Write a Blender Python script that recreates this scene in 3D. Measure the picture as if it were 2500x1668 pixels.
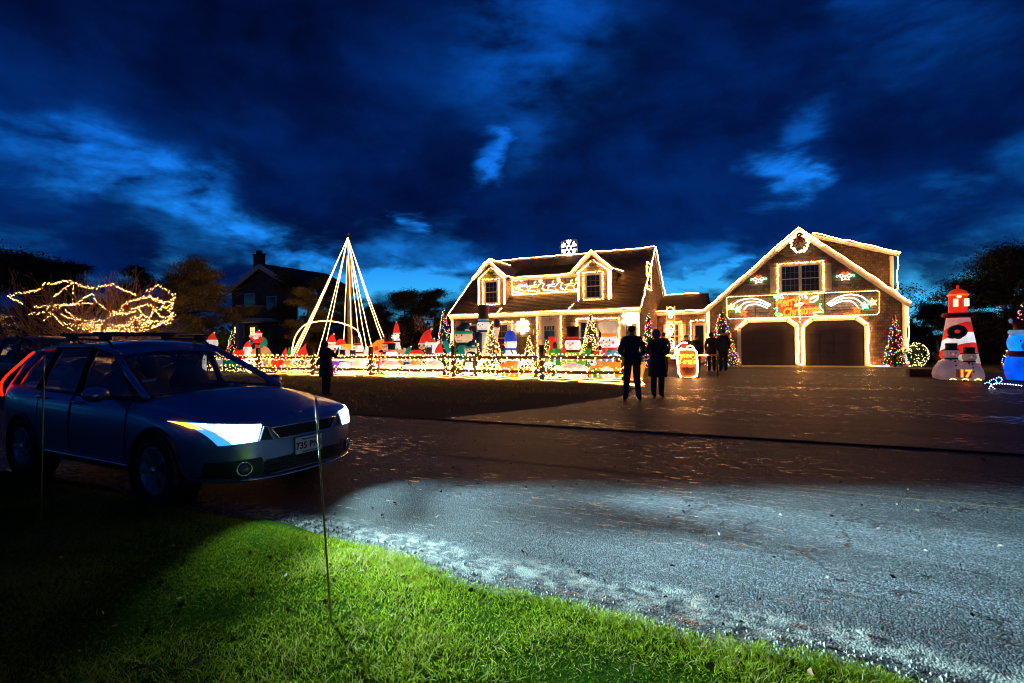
import bpy, bmesh, math, random
import numpy as np
from mathutils import Vector, Matrix, Euler
rnd = random.Random(7)
RNG = np.random.default_rng(11)
PI = math.pi
scene = bpy.context.scene
for o in list(bpy.data.objects): bpy.data.objects.remove(o)
COL = scene.collection

# ---------------------------------------------------------------- camera
H = 1.45; ROLL = math.radians(.8); FPX = 1250.0
cam_d = bpy.data.cameras.new('camera'); cam = bpy.data.objects.new('camera', cam_d); COL.objects.link(cam)
cam_d.sensor_width = 36; cam_d.lens = 18.0; cam_d.clip_start = .05; cam_d.clip_end = 2000
cr, sr = math.cos(ROLL), math.sin(ROLL)
cam.matrix_world = Matrix(((cr, sr, 0, 0), (0, 0, -1, 0), (-sr, cr, 0, H), (0, 0, 0, 1)))
scene.camera = cam
# pixel of the photograph (2500x1668) -> direction; the distance comes from the plane or ground it touches
LA = math.radians(25); C25, S25 = math.cos(LA), math.sin(LA)   # the lot lies turned 25 degrees to the view
def ray(x, y):
    a = (x-1250)/FPX; b = (834-y)/FPX
    return (a*cr+b*sr, 1.0, -a*sr+b*cr)
def lot(u, v, z=0): return Vector((C25*u+S25*v, -S25*u+C25*v, z))
def LP(x, y, v):          # pixel on the vertical plane v = const of the lot: (u, z)
    d = ray(x, y); t = v/(S25*d[0]+C25)
    return ((C25*d[0]-S25)*t, H+t*d[2])
def LU(x, v): return LP(x, 840, v)[0]
def GP(x, y):             # pixel on the ground: (u, v)
    d = ray(x, y); t = -H/d[2]
    return (C25*d[0]*t-S25*t, S25*d[0]*t+C25*t)

# ---------------------------------------------------------------- sky (dusk, broken cloud)
world = bpy.data.worlds.new('World'); scene.world = world; world.use_nodes = True
wn, wl = world.node_tree.nodes, world.node_tree.links
wn.clear()
def N(t, **k):
    n = wn.new(t)
    for a, b in k.items(): setattr(n, a, b)
    return n
def mth(op, a, b=None, c=None, clamp=False):
    n = N('ShaderNodeMath', operation=op); n.use_clamp = clamp
    for i, q in enumerate((a, b, c)):
        if q is None: continue
        if isinstance(q, (int, float)): n.inputs[i].default_value = q
        else: wl.new(q, n.inputs[i])
    return n.outputs[0]
tc = N('ShaderNodeTexCoord'); sep = N('ShaderNodeSeparateXYZ'); wl.new(tc.outputs['Generated'], sep.inputs[0])
dx, dy, dz = sep.outputs
def nz(scale, detail, rough, sx, sy, sz, dist=0.0, off=0.0):
    mp = N('ShaderNodeMapping'); mp.inputs['Scale'].default_value = (sx, sy, sz); mp.inputs['Location'].default_value = (off, off*.7, off*.3)
    wl.new(tc.outputs['Generated'], mp.inputs[0])
    n = N('ShaderNodeTexNoise'); n.inputs['Scale'].default_value = scale; n.inputs['Detail'].default_value = detail
    n.inputs['Roughness'].default_value = rough; n.inputs['Distortion'].default_value = dist
    wl.new(mp.outputs[0], n.inputs[0]); return n.outputs[0]
nA = nz(2.1, 6, .58, 1, 1, 2.0, .3, 1.3)        # large cloud masses
nB = nz(7.5, 9, .56, 1, 1, 2.4, .25, 4.1)        # wisps
nC = nz(4.0, 5, .6, 1, 1, 1.7, .2, 9.2)
az = mth('ARCTAN2', dx, dy); el = mth('ARCSINE', dz)
nD = nz(6.0, 6, .6, 1, 1, 2.2, .4, 2.7); nE = nz(6.5, 6, .6, 1, 1, 2.2, .4, 6.3)
azw = mth('ADD', az, mth('MULTIPLY', mth('SUBTRACT', nD, .5), .22))
elw = mth('ADD', el, mth('MULTIPLY', mth('SUBTRACT', nE, .5), .16))
def ae(x, y):
    d = ray(x, y); l = math.sqrt(d[0]**2+1+d[2]**2)
    return math.atan2(d[0], 1), math.asin(d[2]/l)
def gap(x1, y1, x2, y2, r, inten):              # an opening between the clouds
    a1, e1 = ae(x1, y1); a2, e2 = ae(x2, y2); ba, be = a2-a1, e2-e1; l2 = ba*ba+be*be+1e-6
    pa, pe = mth('SUBTRACT', azw, a1), mth('SUBTRACT', elw, e1)
    hh = mth('MULTIPLY', mth('ADD', mth('MULTIPLY', pa, ba), mth('MULTIPLY', pe, be)), 1/l2, clamp=True)
    qa = mth('SUBTRACT', pa, mth('MULTIPLY', hh, ba)); qe = mth('SUBTRACT', pe, mth('MULTIPLY', hh, be))
    d = mth('SQRT', mth('ADD', mth('MULTIPLY', qa, qa), mth('MULTIPLY', qe, qe)))
    q_ = mth('MULTIPLY', d, FPX/(r*.66)); g_ = mth('EXPONENT', mth('MULTIPLY', mth('MULTIPLY', q_, q_), -1.0))
    return mth('MULTIPLY', g_, inten)
GAPS = [(-120, 335, 220, 375, 60, .40), (220, 390, 490, 485, 85, .95), (480, 500, 690, 590, 52, .85), (690, 590, 800, 640, 36, .95), (340, 405, 420, 430, 50, .9),
        (1400, -80, 1270, 110, 220, .42), (1270, 130, 1275, 330, 90, .24), (1215, 330, 1190, 405, 48, .9), (975, 545, 1020, 552, 28, .8),
        (1880, 430, 1950, 425, 46, 1.05), (1970, 315, 2010, 300, 52, .30), (2190, 470, 2480, 400, 50, .25),
        (860, 690, 1110, 690, 75, 1.25), (1600, 705, 1760, 690, 55, 1.3), (2240, 750, 2420, 700, 110, 1.1), (330, 520, 560, 600, 50, .2), (2160, -20, 2300, 60, 120, .2), (900, 640, 1080, 620, 70, .4), (1640, 640, 1760, 610, 50, .4)]
m = None
for g in GAPS:
    k = gap(*g); m = k if m is None else mth('MAXIMUM', m, k)
# the loose gaps go on all round the sky
hor = N('ShaderNodeMapRange', interpolation_type='SMOOTHSTEP'); wl.new(el, hor.inputs[0])
hor.inputs[1].default_value = .20; hor.inputs[2].default_value = .02; hor.inputs[3].default_value = 0; hor.inputs[4].default_value = 1
loose = N('ShaderNodeMapRange', interpolation_type='SMOOTHSTEP'); wl.new(nB, loose.inputs[0])
loose.inputs[1].default_value = .45; loose.inputs[2].default_value = .75; loose.inputs[4].default_value = .8
m = mth('MAXIMUM', m, mth('MULTIPLY', loose.outputs[0], hor.outputs[0]))
wis = N('ShaderNodeMapRange'); wl.new(nB, wis.inputs[0]); wis.inputs[1].default_value = .36; wis.inputs[2].default_value = .64; wis.inputs[3].default_value = .12; wis.inputs[4].default_value = 1.65
m = mth('MULTIPLY', m, wis.outputs[0], clamp=True)
def ramp(fac, stops):
    r = N('ShaderNodeValToRGB'); wl.new(fac, r.inputs[0]); e = r.color_ramp.elements
    while len(e) < len(stops): e.new(.5)
    for i, (p, c) in enumerate(stops): e[i].position = p; e[i].color = (*c, 1)
    return r.outputs[0]
eln = mth('MULTIPLY', el, 1.4, clamp=True)
clear = ramp(eln, [(0, (.10, .62, .92)), (.10, (.05, .52, .98)), (.22, (.012, .27, .95)), (.45, (.006, .18, .86)), (.7, (.003, .13, .72)), (1, (.002, .08, .5))])
cmix = mth('ADD', mth('MULTIPLY', nA, .6), mth('MULTIPLY', nC, .55))
cloud = ramp(cmix, [(.42, (.0002, .0030, .026)), (.55, (.0004, .0075, .060)), (.66, (.0005, .016, .115)), (.80, (.0008, .030, .19))])
mx = N('ShaderNodeMix', data_type='RGBA'); wl.new(m, mx.inputs[0]); wl.new(cloud, mx.inputs[6]); wl.new(clear, mx.inputs[7])
bg = N('ShaderNodeBackground'); bg.inputs[1].default_value = 1.0; wl.new(mx.outputs[2], bg.inputs[0])
wo = N('ShaderNodeOutputWorld'); wl.new(bg.outputs[0], wo.inputs[0])
vs = scene.view_settings; vs.view_transform = 'Standard'; vs.look = 'None'; vs.exposure = 0; vs.gamma = 1; vs.use_curve_mapping = False
cy = scene.cycles
cy.use_denoising = True
try: cy.denoiser = 'OPENIMAGEDENOISE'
except Exception: pass
cy.pixel_filter_type = 'BLACKMAN_HARRIS'; cy.filter_width = 1.1
cy.max_bounces = 5; cy.diffuse_bounces = 2; cy.glossy_bounces = 3; cy.transmission_bounces = 4; cy.transparent_max_bounces = 10
cy.sample_clamp_indirect = 3.0; cy.caustics_reflective = False; cy.caustics_refractive = False
try: cy.use_light_tree = True
except Exception: pass

# ---------------------------------------------------------------- materials
MATS = {}
def mat(name, col, rough=.6, metal=0.0, var=.25, nscale=6.0, bump=0.0, bscale=40.0, emit=None, es=0.0, spec=.5, coat=0.0):
    if name in MATS: return MATS[name]
    m = bpy.data.materials.new(name); m.use_nodes = True; nt = m.node_tree; p = nt.nodes['Principled BSDF']
    p.inputs['Roughness'].default_value = rough; p.inputs['Metallic'].default_value = metal
    p.inputs['Specular IOR Level'].default_value = spec; p.inputs['Coat Weight'].default_value = coat
    tcn = nt.nodes.new('ShaderNodeTexCoord'); n = nt.nodes.new('ShaderNodeTexNoise'); n.inputs['Scale'].default_value = nscale; n.inputs['Detail'].default_value = 5
    nt.links.new(tcn.outputs['Object'], n.inputs[0])
    r = nt.nodes.new('ShaderNodeValToRGB'); nt.links.new(n.outputs[0], r.inputs[0])
    r.color_ramp.elements[0].position = .3; r.color_ramp.elements[1].position = .7
    r.color_ramp.elements[0].color = (*[c*(1-var) for c in col], 1); r.color_ramp.elements[1].color = (*[min(1, c*(1+var)) for c in col], 1)
    nt.links.new(r.outputs[0], p.inputs['Base Color'])
    if bump:
        b = nt.nodes.new('ShaderNodeBump'); b.inputs['Strength'].default_value = bump; b.inputs['Distance'].default_value = .02
        n2 = nt.nodes.new('ShaderNodeTexNoise'); n2.inputs['Scale'].default_value = bscale; n2.inputs['Detail'].default_value = 4
        nt.links.new(tcn.outputs['Object'], n2.inputs[0]); nt.links.new(n2.outputs[0], b.inputs['Height']); nt.links.new(b.outputs[0], p.inputs['Normal'])
    if emit is not None:
        p.inputs['Emission Color'].default_value = (*emit, 1); p.inputs['Emission Strength'].default_value = es
    MATS[name] = m; return m
def glow(name, col, es=.45, base=None):
    """fabric of an air-blown figure lit from a bulb inside: soft uneven glow, wrinkles"""
    if name in MATS: return MATS[name]
    m = bpy.data.materials.new(name); m.use_nodes = True; nt = m.node_tree; p = nt.nodes['Principled BSDF']
    p.inputs['Base Color'].default_value = (*(base or col), 1); p.inputs['Roughness'].default_value = .55
    tcn = nt.nodes.new('ShaderNodeTexCoord'); n = nt.nodes.new('ShaderNodeTexNoise'); n.inputs['Scale'].default_value = 2.2; n.inputs['Detail'].default_value = 3
    nt.links.new(tcn.outputs['Object'], n.inputs[0])
    mr = nt.nodes.new('ShaderNodeMapRange'); mr.inputs[1].default_value = .3; mr.inputs[2].default_value = .7; mr.inputs[3].default_value = es*.8; mr.inputs[4].default_value = es*2.0
    nt.links.new(n.outputs[0], mr.inputs[0]); nt.links.new(mr.outputs[0], p.inputs['Emission Strength'])
    p.inputs['Emission Color'].default_value = (*col, 1)
    b = nt.nodes.new('ShaderNodeBump'); b.inputs['Strength'].default_value = .7; b.inputs['Distance'].default_value = .05
    n2 = nt.nodes.new('ShaderNodeTexNoise'); n2.inputs['Scale'].default_value = 9; n2.inputs['Distortion'].default_value = 1.2
    nt.links.new(tcn.outputs['Object'], n2.inputs[0]); nt.links.new(n2.outputs[0], b.inputs['Height']); nt.links.new(b.outputs[0], p.inputs['Normal'])
    MATS[name] = m; return m
def em(name, col, s, attr=False):
    if name in MATS: return MATS[name]
    m = bpy.data.materials.new(name); m.use_nodes = True; nt = m.node_tree; nt.nodes.clear()
    e = nt.nodes.new('ShaderNodeEmission'); e.inputs[0].default_value = (*col, 1); e.inputs[1].default_value = s
    o = nt.nodes.new('ShaderNodeOutputMaterial'); nt.links.new(e.outputs[0], o.inputs[0])
    if attr:
        a = nt.nodes.new('ShaderNodeAttribute'); a.attribute_name = 'Col'; nt.links.new(a.outputs['Color'], e.inputs[0])
    MATS[name] = m; return m
def glassmat(name, tint=.35, rough=.02):
    if name in MATS: return MATS[name]
    m = bpy.data.materials.new(name); m.use_nodes = True; nt = m.node_tree; nt.nodes.clear()
    t = nt.nodes.new('ShaderNodeBsdfTransparent'); t.inputs[0].default_value = (tint, tint*1.05, tint*1.05, 1)
    g = nt.nodes.new('ShaderNodeBsdfGlossy'); g.inputs['Roughness'].default_value = rough; g.inputs[0].default_value = (.9, .9, .9, 1)
    lw = nt.nodes.new('ShaderNodeLayerWeight'); lw.inputs[0].default_value = .5; pw = nt.nodes.new('ShaderNodeMath'); pw.operation = 'POWER'; pw.inputs[1].default_value = 4.0; nt.links.new(lw.outputs['Facing'], pw.inputs[0])
    f = nt.nodes.new('ShaderNodeMath'); f.operation = 'MULTIPLY_ADD'; f.inputs[1].default_value = .7; f.inputs[2].default_value = .035; nt.links.new(pw.outputs[0], f.inputs[0])
    x = nt.nodes.new('ShaderNodeMixShader'); nt.links.new(f.outputs[0], x.inputs[0]); nt.links.new(t.outputs[0], x.inputs[1]); nt.links.new(g.outputs[0], x.inputs[2])
    o = nt.nodes.new('ShaderNodeOutputMaterial'); nt.links.new(x.outputs[0], o.inputs[0])
    MATS[name] = m; return m
def shingle(name, c1, c2, bw=.14, bh=.127):
    """weathered wood shingles: butts and gaps in the UV plane (metres), colour changing from shingle to shingle"""
    if name in MATS: return MATS[name]
    m = bpy.data.materials.new(name); m.use_nodes = True; nt = m.node_tree; p = nt.nodes['Principled BSDF']; p.inputs['Roughness'].default_value = .85
    uv = nt.nodes.new('ShaderNodeUVMap'); b = nt.nodes.new('ShaderNodeTexBrick'); nt.links.new(uv.outputs[0], b.inputs['Vector'])
    b.offset = .5; b.squash = 1; b.inputs['Scale'].default_value = 1; b.inputs['Brick Width'].default_value = bw; b.inputs['Row Height'].default_value = bh
    b.inputs['Mortar Size'].default_value = .006; b.inputs['Mortar Smooth'].default_value = .2; b.inputs['Bias'].default_value = 0
    b.inputs['Color1'].default_value = (*c1, 1); b.inputs['Color2'].default_value = (*c2, 1); b.inputs['Mortar'].default_value = (*[x*.25 for x in c1], 1)
    n = nt.nodes.new('ShaderNodeTexNoise'); n.inputs['Scale'].default_value = 1.1; n.inputs['Detail'].default_value = 6; nt.links.new(uv.outputs[0], n.inputs[0])
    r = nt.nodes.new('ShaderNodeValToRGB'); nt.links.new(n.outputs[0], r.inputs[0]); r.color_ramp.elements[0].position = .32; r.color_ramp.elements[1].position = .68
    r.color_ramp.elements[0].color = (.62, .6, .58, 1); r.color_ramp.elements[1].color = (1.15, 1.1, 1.05, 1)
    mx = nt.nodes.new('ShaderNodeMix'); mx.data_type = 'RGBA'; mx.blend_type = 'MULTIPLY'; mx.inputs[0].default_value = 1
    nt.links.new(b.outputs[0], mx.inputs[6]); nt.links.new(r.outputs[0], mx.inputs[7]); nt.links.new(mx.outputs[2], p.inputs['Base Color'])
    bm_ = nt.nodes.new('ShaderNodeBump'); bm_.inputs['Strength'].default_value = .5; bm_.inputs['Distance'].default_value = .01; bm_.invert = True
    nt.links.new(b.outputs['Fac'], bm_.inputs['Height']); nt.links.new(bm_.outputs[0], p.inputs['Normal'])
    MATS[name] = m; return m
WARM = (1.0, .44, .115)
S_ROPE, S_BULB = 62.0, 38.0

# ---------------------------------------------------------------- mesh building
class MB:
    def __init__(s): s.v = []; s.f = []; s.c = []; s.M = None
    def add(s, vs_, fs, col=None):
        b = len(s.v)
        for p in vs_:
            p = Vector(p)
            s.v.append(tuple(s.M @ p) if s.M is not None else tuple(p))
        for f in fs:
            s.f.append(tuple(b+i for i in f)); s.c.append(col)
        return s
    def poly(s, pts): return s.add(pts, [tuple(range(len(pts)))])
    def box(s, x0, x1, y0, y1, z0, z1):
        return s.add([(x0,y0,z0),(x1,y0,z0),(x1,y1,z0),(x0,y1,z0),(x0,y0,z1),(x1,y0,z1),(x1,y1,z1),(x0,y1,z1)],
                     [(0,3,2,1),(4,5,6,7),(0,1,5,4),(1,2,6,5),(2,3,7,6),(3,0,4,7)])
    def bar(s, a, b, w, h, up=(0,0,1)):
        a, b = Vector(a), Vector(b); d = (b-a).normalized(); up = Vector(up)
        if abs(d.dot(up)) > .98: up = Vector((0,1,0))
        x = d.cross(up).normalized(); y = x.cross(d)
        q = [x*w/2+y*h/2, -x*w/2+y*h/2, -x*w/2-y*h/2, x*w/2-y*h/2]
        return s.add([a+k for k in q]+[b+k for k in q], [(3,2,1,0),(4,5,6,7),(0,1,5,4),(1,2,6,5),(2,3,7,6),(3,0,4,7)])
    def tube(s, pts, r, n=5, closed=False, cap=True):
        P = [Vector(p) for p in pts]; m = len(P)
        R = r if isinstance(r, (list, tuple)) else [r]*m
        vs_ = []; prev = None
        for i, p in enumerate(P):
            if closed: d = P[(i+1) % m]-P[i-1]
            else: d = P[min(i+1, m-1)]-P[max(i-1, 0)]
            d = d.normalized() if d.length > 1e-9 else Vector((0,0,1))
            if prev is None:
                up = Vector((0,0,1)) if abs(d.z) < .9 else Vector((0,1,0))
                x = d.cross(up).normalized()
            else:
                x = prev-d*prev.dot(d)
                x = x.normalized() if x.length > 1e-6 else d.orthogonal().normalized()
            prev = x; y = d.cross(x)
            for k in range(n):
                a = 2*PI*k/n; vs_.append(p+(x*math.cos(a)+y*math.sin(a))*R[i])
        fs = []
        for i in range(m if closed else m-1):
            j = (i+1) % m
            for k in range(n): fs.append((i*n+k, i*n+(k+1) % n, j*n+(k+1) % n, j*n+k))
        if not closed and cap: fs += [tuple(range(n-1, -1, -1)), tuple((m-1)*n+k for k in range(n))]
        return s.add(vs_, fs)
    def lathe(s, prof, n=16, c=(0,0,0), axis='z', sx=1, sy=1, cap=True):
        vs_ = []; c = Vector(c)
        for r, z in prof:
            for k in range(n):
                a = 2*PI*k/n; p = Vector((r*math.cos(a)*sx, r*math.sin(a)*sy, z))
                if axis == 'x': p = Vector((p.z, p.x, p.y))
                if axis == 'y': p = Vector((p.x, p.z, p.y))
                vs_.append(c+p)
        m = len(prof); fs = [(i*n+k, i*n+(k+1) % n, (i+1)*n+(k+1) % n, (i+1)*n+k) for i in range(m-1) for k in range(n)]
        if cap and prof[0][0] > 1e-6: fs.append(tuple(range(n-1, -1, -1)))
        if cap and prof[-1][0] > 1e-6: fs.append(tuple((m-1)*n+k for k in range(n)))
        return s.add(vs_, fs)
    def ell(s, c, r, n=14, m=9):
        if isinstance(r, (int, float)): r = (r, r, r)
        vs_ = []; c = Vector(c)
        for i in range(m+1):
            t = PI*i/m
            for k in range(n):
                a = 2*PI*k/n; vs_.append(c+Vector((r[0]*math.sin(t)*math.cos(a), r[1]*math.sin(t)*math.sin(a), -r[2]*math.cos(t))))
        return s.add(vs_, [(i*n+k, i*n+(k+1) % n, (i+1)*n+(k+1) % n, (i+1)*n+k) for i in range(m) for k in range(n)])
    def torus(s, c, R, r, n=24, k=8, axis='z'):
        pts = []
        for i in range(n):
            a = 2*PI*i/n; x, y = R*math.cos(a), R*math.sin(a)
            pts.append(Vector(c)+(Vector((x,y,0)) if axis == 'z' else Vector((x,0,y))))
        return s.tube(pts, r, k, closed=True)
    def bulb(s, p, r, col=None):
        x, y, z = p
        return s.add([(x+r,y,z),(x,y+r,z),(x-r,y,z),(x,y-r,z),(x,y,z+r*1.2),(x,y,z-r*1.2)],
                     [(0,1,4),(1,2,4),(2,3,4),(3,0,4),(1,0,5),(2,1,5),(3,2,5),(0,3,5)], col)
    def prism(s, pts, depth, plane='xz', at=0.0):   # polygon with a thickness
        n = len(pts)
        if plane == 'xz': a = [(p[0], at, p[1]) for p in pts]; b = [(p[0], at+depth, p[1]) for p in pts]
        else: a = [(p[0], p[1], at) for p in pts]; b = [(p[0], p[1], at+depth) for p in pts]
        return s.add(a+b, [tuple(range(n)), tuple(range(2*n-1, n-1, -1))]+[(i, n+i, n+(i+1) % n, (i+1) % n) for i in range(n)])
    def mesh(s, name, off=(0,0,0), uv=False, smooth=False, sub=0):
        me = bpy.data.meshes.new(name); o = off
        me.from_pydata([(x-o[0], y-o[1], z-o[2]) for x, y, z in s.v], [], s.f)
        if any(c is not None for c in s.c):
            ca = me.color_attributes.new('Col', 'FLOAT_COLOR', 'CORNER'); k = 0; buf = np.ones((len(me.loops), 4), dtype=np.float32)
            for p, c in zip(me.polygons, s.c):
                if c is not None: buf[p.loop_start:p.loop_start+p.loop_total, :3] = c
            ca.data.foreach_set('color', buf.ravel())
        if uv:
            ul = me.uv_layers.new(name='UVMap')
            for p in me.polygons:
                n = p.normal; ax = max(range(3), key=lambda i: abs(n[i])+(.3 if i == 2 and abs(n[2]) > .5 else 0))
                for li in p.loop_indices:
                    q = s.v[me.loops[li].vertex_index]
                    ul.data[li].uv = (q[1], q[2]) if ax == 0 else ((q[0], q[2]) if ax == 1 else (q[0], q[1]))
        if smooth: me.polygons.foreach_set('use_smooth', [True]*len(me.polygons))
        me.validate(); me.update(); return me
BASE = {}
def root_of(o):
    while o.parent is not None: o = o.parent
    return o
def part(mb, name, m, parent, smooth=False, uv=False, stuff=False, label=None):
    off = BASE.get(root_of(parent), (0,0,0))
    me = mb.mesh(name, off, uv, smooth); me.materials.append(m)
    o = bpy.data.objects.new(name, me); COL.objects.link(o); o.parent = parent
    if stuff: o['kind'] = 'stuff'
    if label: o['label'] = label
    return o
def tag(o, label, cat, group=None):
    o['label'] = label; o['category'] = cat
    if group: o['group'] = group
    return o
def thing(name, label, cat, u, v, z=0, group=None, lotabs=True, rz=0.0):
    """Empty at the base of a thing, standing at (u, v) on the lot; lotabs: its parts are drawn in lot coordinates"""
    o = bpy.data.objects.new(name, None); COL.objects.link(o); o.empty_display_size = .2
    o.location = lot(u, v, z); o.rotation_euler = (0, 0, -LA+rz); tag(o, label, cat, group)
    if lotabs: BASE[o] = (u, v, z)
    return o
def top(mb, name, m, label=None, cat=None, group=None, smooth=False, uv=False, kind=None):
    """one-mesh thing drawn in lot coordinates"""
    a = np.array(mb.v); off = (float((a[:,0].min()+a[:,0].max())/2), float((a[:,1].min()+a[:,1].max())/2), float(a[:,2].min()))
    me = mb.mesh(name, off, uv, smooth); me.materials.append(m)
    o = bpy.data.objects.new(name, me); COL.objects.link(o); o.location = lot(*off); o.rotation_euler = (0, 0, -LA)
    if label: tag(o, label, cat, group)
    if kind: o['kind'] = kind
    return o
def clip(poly, f, keep):       # Sutherland-Hodgman against f(p) = 0
    out = []
    for i in range(len(poly)):
        a, b = poly[i-1], poly[i]; fa, fb = keep*f(a), keep*f(b)
        if (fa >= 0) != (fb >= 0):
            t = fa/(fa-fb); out.append((a[0]+(b[0]-a[0])*t, a[1]+(b[1]-a[1])*t))
        if fb >= 0: out.append(b)
    return out
def courses(mb, poly, fn, step=.14, proud=.034):
    """lay overlapping courses (shingles, clapboards) over a polygon (s, t); fn(s, t, out) -> point; butts stand proud"""
    t0 = min(p[1] for p in poly); t1 = max(p[1] for p in poly); t = t0
    while t < t1-1e-4:
        e = min(t+step, t1)
        q = clip(clip(poly, lambda p: p[1]-t, 1), lambda p: p[1]-e, -1)
        if len(q) >= 3:
            mb.poly([fn(p[0], p[1], proud*(1-(p[1]-t)/step)) for p in q])
            lo = sorted([p for p in q if abs(p[1]-t) < 1e-6])
            if len(lo) >= 2:
                a, b = lo[0], lo[-1]
                mb.poly([fn(a[0], t, 0), fn(b[0], t, 0), fn(b[0], t, proud), fn(a[0], t, proud)])
        t = e
    return mb
def leaves(name, P, size, m, parent=None, rng=RNG, aspect=.45, lean=None, stuff=True, off=(0,0,0)):
    """one mesh of small leaf or needle faces round the points P (n x 3)"""
    P = np.asarray(P, dtype=np.float32)-np.asarray(off, dtype=np.float32); n = len(P)
    d = rng.normal(size=(n, 3)).astype(np.float32)
    if lean is not None: d += np.asarray(lean, dtype=np.float32)
    d /= np.linalg.norm(d, axis=1, keepdims=True)+1e-6
    e = np.cross(d, rng.normal(size=(n, 3))).astype(np.float32); e /= np.linalg.norm(e, axis=1, keepdims=True)+1e-6
    s = (size*rng.uniform(.6, 1.4, size=(n, 1))).astype(np.float32)
    V = np.stack([P-d*s*.5, P+e*s*aspect*.5, P+d*s*.5, P-e*s*aspect*.5], 1).reshape(-1, 3)
    me = bpy.data.meshes.new(name); me.vertices.add(4*n); me.vertices.foreach_set('co', V.ravel())
    me.loops.add(4*n); me.loops.foreach_set('vertex_index', np.arange(4*n, dtype=np.int32))
    me.polygons.add(n); me.polygons.foreach_set('loop_start', np.arange(0, 4*n, 4, dtype=np.int32)); me.polygons.foreach_set('loop_total', np.full(n, 4, dtype=np.int32))
    me.update(calc_edges=True); me.materials.append(m)
    o = bpy.data.objects.new(name, me); COL.objects.link(o); o.parent = parent
    if stuff: o['kind'] = 'stuff'
    return o
def text_mb(body, size, bevel=0.0, shear=0.0, outline=False, extrude=0.0, align='CENTER'):
    cu = bpy.data.curves.new('lettering', 'FONT'); cu.body = body; cu.size = size; cu.shear = shear; cu.align_x = align; cu.align_y = 'CENTER'
    cu.extrude = extrude; cu.bevel_depth = bevel; cu.bevel_resolution = 0; cu.resolution_u = 4
    cu.fill_mode = 'NONE' if outline else 'BOTH'
    o = bpy.data.objects.new('lettering', cu); COL.objects.link(o)
    dg = bpy.context.evaluated_depsgraph_get(); me = bpy.data.meshes.new_from_object(o.evaluated_get(dg))
    vs_ = [tuple(v.co) for v in me.vertices]; fs = [tuple(p.vertices) for p in me.polygons]
    bpy.data.objects.remove(o); bpy.data.meshes.remove(me)
    return vs_, fs
def bez(pts, n=8):              # Catmull-Rom through points
    P = [Vector(p) for p in pts]; out = []
    for i in range(len(P)-1):
        a = P[i-1] if i else P[0]*2-P[1]; b, c = P[i], P[i+1]; d = P[i+2] if i+2 < len(P) else P[-1]*2-P[-2]
        for k in range(n):
            t = k/n; out.append(.5*((2*b)+(c-a)*t+(2*a-5*b+4*c-d)*t*t+(3*b-a-3*c+d)*t**3))
    out.append(P[-1]); return out
def resample(pts, step):
    P = [Vector(p) for p in pts]; out = [P[0]]; acc = 0
    for a, b in zip(P, P[1:]):
        l = (b-a).length; t = step-acc
        while t <= l: out.append(a+(b-a)*(t/l)); t += step
        acc = l-(t-step)
    return out
# ================================================================ setting: ground, road, drive, lawns
def nodemat(name):
    m = bpy.data.materials.new(name); m.use_nodes = True; MATS[name] = m
    return m, m.node_tree, m.node_tree.nodes['Principled BSDF']
class NT:
    def __init__(s, nt): s.nt = nt
    def n(s, t, **k):
        x = s.nt.nodes.new(t)
        for a, b in k.items(): setattr(x, a, b)
        return x
    def l(s, a, b): s.nt.links.new(a, b)
    def coord(s, scale=(1,1,1), loc=(0,0,0)):
        tcn = s.n('ShaderNodeTexCoord'); mp = s.n('ShaderNodeMapping'); mp.inputs['Scale'].default_value = scale; mp.inputs['Location'].default_value = loc
        s.l(tcn.outputs['Object'], mp.inputs[0]); return mp.outputs[0]
    def noise(s, scale, detail=5, rough=.55, vec=None, dist=0):
        x = s.n('ShaderNodeTexNoise'); x.inputs['Scale'].default_value = scale; x.inputs['Detail'].default_value = detail; x.inputs['Roughness'].default_value = rough; x.inputs['Distortion'].default_value = dist
        s.l(vec if vec is not None else s.coord(), x.inputs[0]); return x.outputs[0]
    def ramp(s, fac, stops):
        r = s.n('ShaderNodeValToRGB'); s.l(fac, r.inputs[0]); e = r.color_ramp.elements
        while len(e) < len(stops): e.new(.5)
        for i, (p, c) in enumerate(stops): e[i].position = p; e[i].color = (*c, 1) if len(c) == 3 else c
        return r.outputs[0]
    def mr(s, v, a, b, c, d, sm=True):
        x = s.n('ShaderNodeMapRange'); x.interpolation_type = 'SMOOTHSTEP' if sm else 'LINEAR'; s.l(v, x.inputs[0])
        for i, q in enumerate((a, b, c, d)): x.inputs[i+1].default_value = q
        return x.outputs[0]
    def math(s, op, a, b):
        x = s.n('ShaderNodeMath', operation=op)
        for i, q in enumerate((a, b)):
            if isinstance(q, (int, float)): x.inputs[i].default_value = q
            else: s.l(q, x.inputs[i])
        return x.outputs[0]
    def mix(s, f, a, b, mode='MIX'):
        x = s.n('ShaderNodeMix', data_type='RGBA', blend_type=mode)
        if isinstance(f, (int, float)): x.inputs[0].default_value = f
        else: s.l(f, x.inputs[0])
        for i, q in ((6, a), (7, b)):
            if isinstance(q, tuple): x.inputs[i].default_value = (*q, 1)
            else: s.l(q, x.inputs[i])
        return x.outputs[2]
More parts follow.
